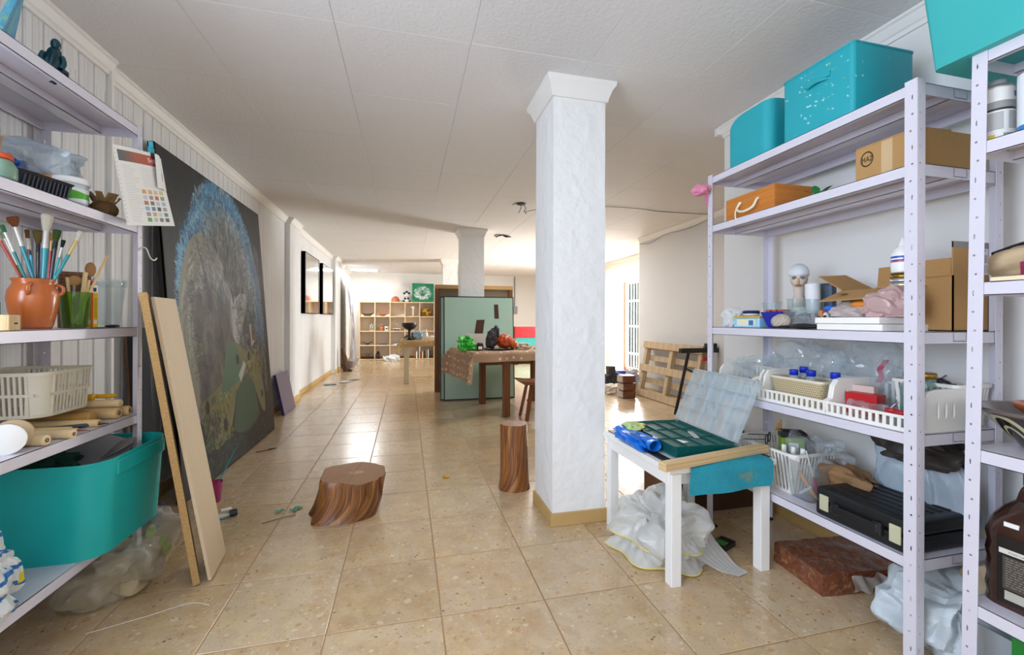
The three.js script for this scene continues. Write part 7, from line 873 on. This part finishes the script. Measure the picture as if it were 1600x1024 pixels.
  t = thing('terracotta_dish', 'terracotta dish of glass pebbles resting in the dark bowl', 'dish', [1.765, B4 + 0.098, 0.775]); part('dish', lathe([[0, 0], [0.075, 0], [0.1, 0.02], [0.108, 0.034], [0.1, 0.036], [0.07, 0.012], [0, 0.01]], 32), mat('#a8501e', 0.35, { clearcoat: 0.4 }), t);
  for (let k = 0; k < 11; k++) { const a = k * 2.4, r = 0.02 + 0.05 * (k / 11); solo('glass_pebble', blob((v) => v.set(v.x * 0.015, v.y * 0.011 + 0.011, v.z * 0.015), 5), mat(['#2c9a48', '#e6ecec', '#a8d4dc', '#d88c78', '#f0e8d8', '#58b070', '#c8e0e4', '#e4b4a4', '#3aa05c', '#e8e8e4', '#d0d8d0'][k], 0.15), ['bright green','clear white','pale blue','coral','ivory','mid green','icy blue','pinkish','deep green','milky white','pale grey'][k] + ' glass pebble in the terracotta dish', 'pebble', [1.765 + Math.cos(a) * r, B4 + 0.110, 0.775 + Math.sin(a) * r], 0, 'glass pebbles in the terracotta dish'); }
  const lab = canvasTex(512, 512, (x, w, h) => { x.fillStyle = '#17130f'; x.fillRect(0, 0, w, h); x.fillStyle = '#d8d4cc'; x.font = 'bold 54px sans-serif'; x.fillText('iDRIVE', 250, 76); x.fillRect(10, 92, 480, 40); x.fillStyle = '#17130f'; x.fillRect(318, 92, 120, 40); x.fillStyle = '#efeae0'; x.font = 'bold 46px sans-serif'; x.fillText('345', 326, 130); x.fillStyle = '#2a241e'; x.font = '18px sans-serif'; x.fillText('Power Lubricants', 60, 120); x.fillStyle = '#4a423a'; x.fillRect(30, 150, 470, 250); x.fillStyle = '#8a8278'; for (let r = 0; r < 12; r++) { let q = 44; while (q < 480) { const l = rr(10, 44); x.fillRect(q, 162 + r * 19, l, 6); q += l + 8; } } x.fillStyle = '#b4b0a0'; x.fillRect(40, 412, 220, 70); x.fillStyle = '#e8e4da'; x.font = 'bold 54px sans-serif'; x.fillText('5L', 400, 462); x.fillRect(280, 420, 60, 6); x.fillRect(280, 436, 80, 6); }, { wrap: false });
  t = thing('oil_canister', 'dark brown plastic oil canister with black text label on the bottom shelf', 'canister', [1.74, B5, 0.775], 0.06); const lv = []; for (let k = 0; k <= 12; k++) { const f = k / 12, yy = f * 0.30; let w = 0.21, d = 0.26; if (f > 0.66) { const q = (f - 0.66) / 0.34; w *= 1 - 0.55 * q * q; d *= 1 - 0.38 * q * q; } const b = k % 2 && f < 0.66 ? 0.006 : 0; lv.push(rrect(w - b, d - b, 0.05, 6).map(([a, c]) => [a, yy, c])); } part('canister_body', loft(lv), mat('#3a2014', 0.22, { clearcoat: 0.4 }), t); part('label', sheet((u, v) => [-0.1065, 0.02 + v * 0.185, -0.085 + u * 0.20], 1, 1), mat('#ffffff', 0.4, { map: lab }), t); part('handle', tube([[-0.02, 0.285, -0.07], [-0.02, 0.335, -0.05], [0, 0.345, 0.02], [0, 0.30, 0.07]], 0.016, 20, 8), mat('#3a2014', 0.22), t); part('price_sticker', bx(-0.098, -0.094, 0.222, 0.244, -0.075, -0.045), M.paper, t);
  part('cap', lathe([[0, 0.325], [0.026, 0.325], [0.028, 0.32], [0.028, 0.29], [0, 0.29]], 18), M.black, t);
  t = thing('glass_jar', 'glass jar with gold lid behind the oil canister', 'jar', [1.87, B5, 0.87]); part('glass', lathe([[0, 0], [0.045, 0], [0.047, 0.28], [0.04, 0.3], [0, 0.3]], 20), mat('#2c241c', 0.2), t); part('lid', lathe([[0, 0.345], [0.042, 0.345], [0.045, 0.34], [0.045, 0.305], [0, 0.3]], 20), mat('#8f8428', 0.3, { metalness: 0.7 }), t);
  // on the floor below
  solo('white_bag', bagShape(0.13, 0.23, 0.15, 7.9, { crumple: 0.4, freq: 2.2, detail: 24 }), mat('#d4dde0', 0.35, { transmission: 0.2 }), 'pale blue white plastic bag on the floor behind the near posts', 'bag', [1.76, 0, 1.07]);
  solo('paper_bag', bagShape(0.08, 0.27, 0.10, 2.6, { crumple: 0.4, freq: 2.0, detail: 16, pinch: 0.3 }), mat('#b9a384', 0.8), 'beige crumpled paper bag on the floor between the two right units', 'bag', [1.88, 0, 0.98]);
  t = thing('clear_crate', 'clear plastic storage box on the floor under the bottom shelf', 'box', [1.80, 0, 0.88]); part('box_body', tubShape([[0, 0.26, 0.14, 0.02], [0.2, 0.3, 0.17, 0.025]], 0.004), clear('#dfe4e8', { t: 0.6, r: 0.2 }), t); part('contents', bx(-0.11, 0.11, 0.006, 0.12, -0.055, 0.055, 0.02), M.grey, t);
  const ge = canvasTex(128, 128, (x, w, h) => { x.fillStyle = '#1f7a2c'; x.fillRect(0, 0, w, h); x.fillStyle = '#eef0e8'; x.font = 'bold 92px sans-serif'; x.fillText('e', 36, 96); }, { wrap: false });
  t = thing('green_carton', 'green carton printed with a white letter on the floor at the right edge', 'carton', [1.755, 0, 0.685]); part('carton', bx(-0.14, 0.14, 0, 0.245, -0.13, 0.15, 0.002), mat('#1f7a2c', 0.5), t); part('printed_side', sheet((u, v) => [-0.1408, 0.10 + v * 0.145, -0.13 + u * 0.145], 1, 1), mat('#ffffff', 0.5, { map: ge }), t); part('flap', bx(-0.2, -0.12, 0.11, 0.114, -0.12, 0.1).rotateZ(-0.25), M.card, t);
  solo('clear_bag', bagShape(0.10, 0.11, 0.12, 8.1, { crumple: 0.4, freq: 2.6 }), M.film, 'clear bag beside the oil canister on the bottom shelf', 'bag', [1.72, B5, 0.50]);
}

shade(scene);
renderer.render(scene, camera);
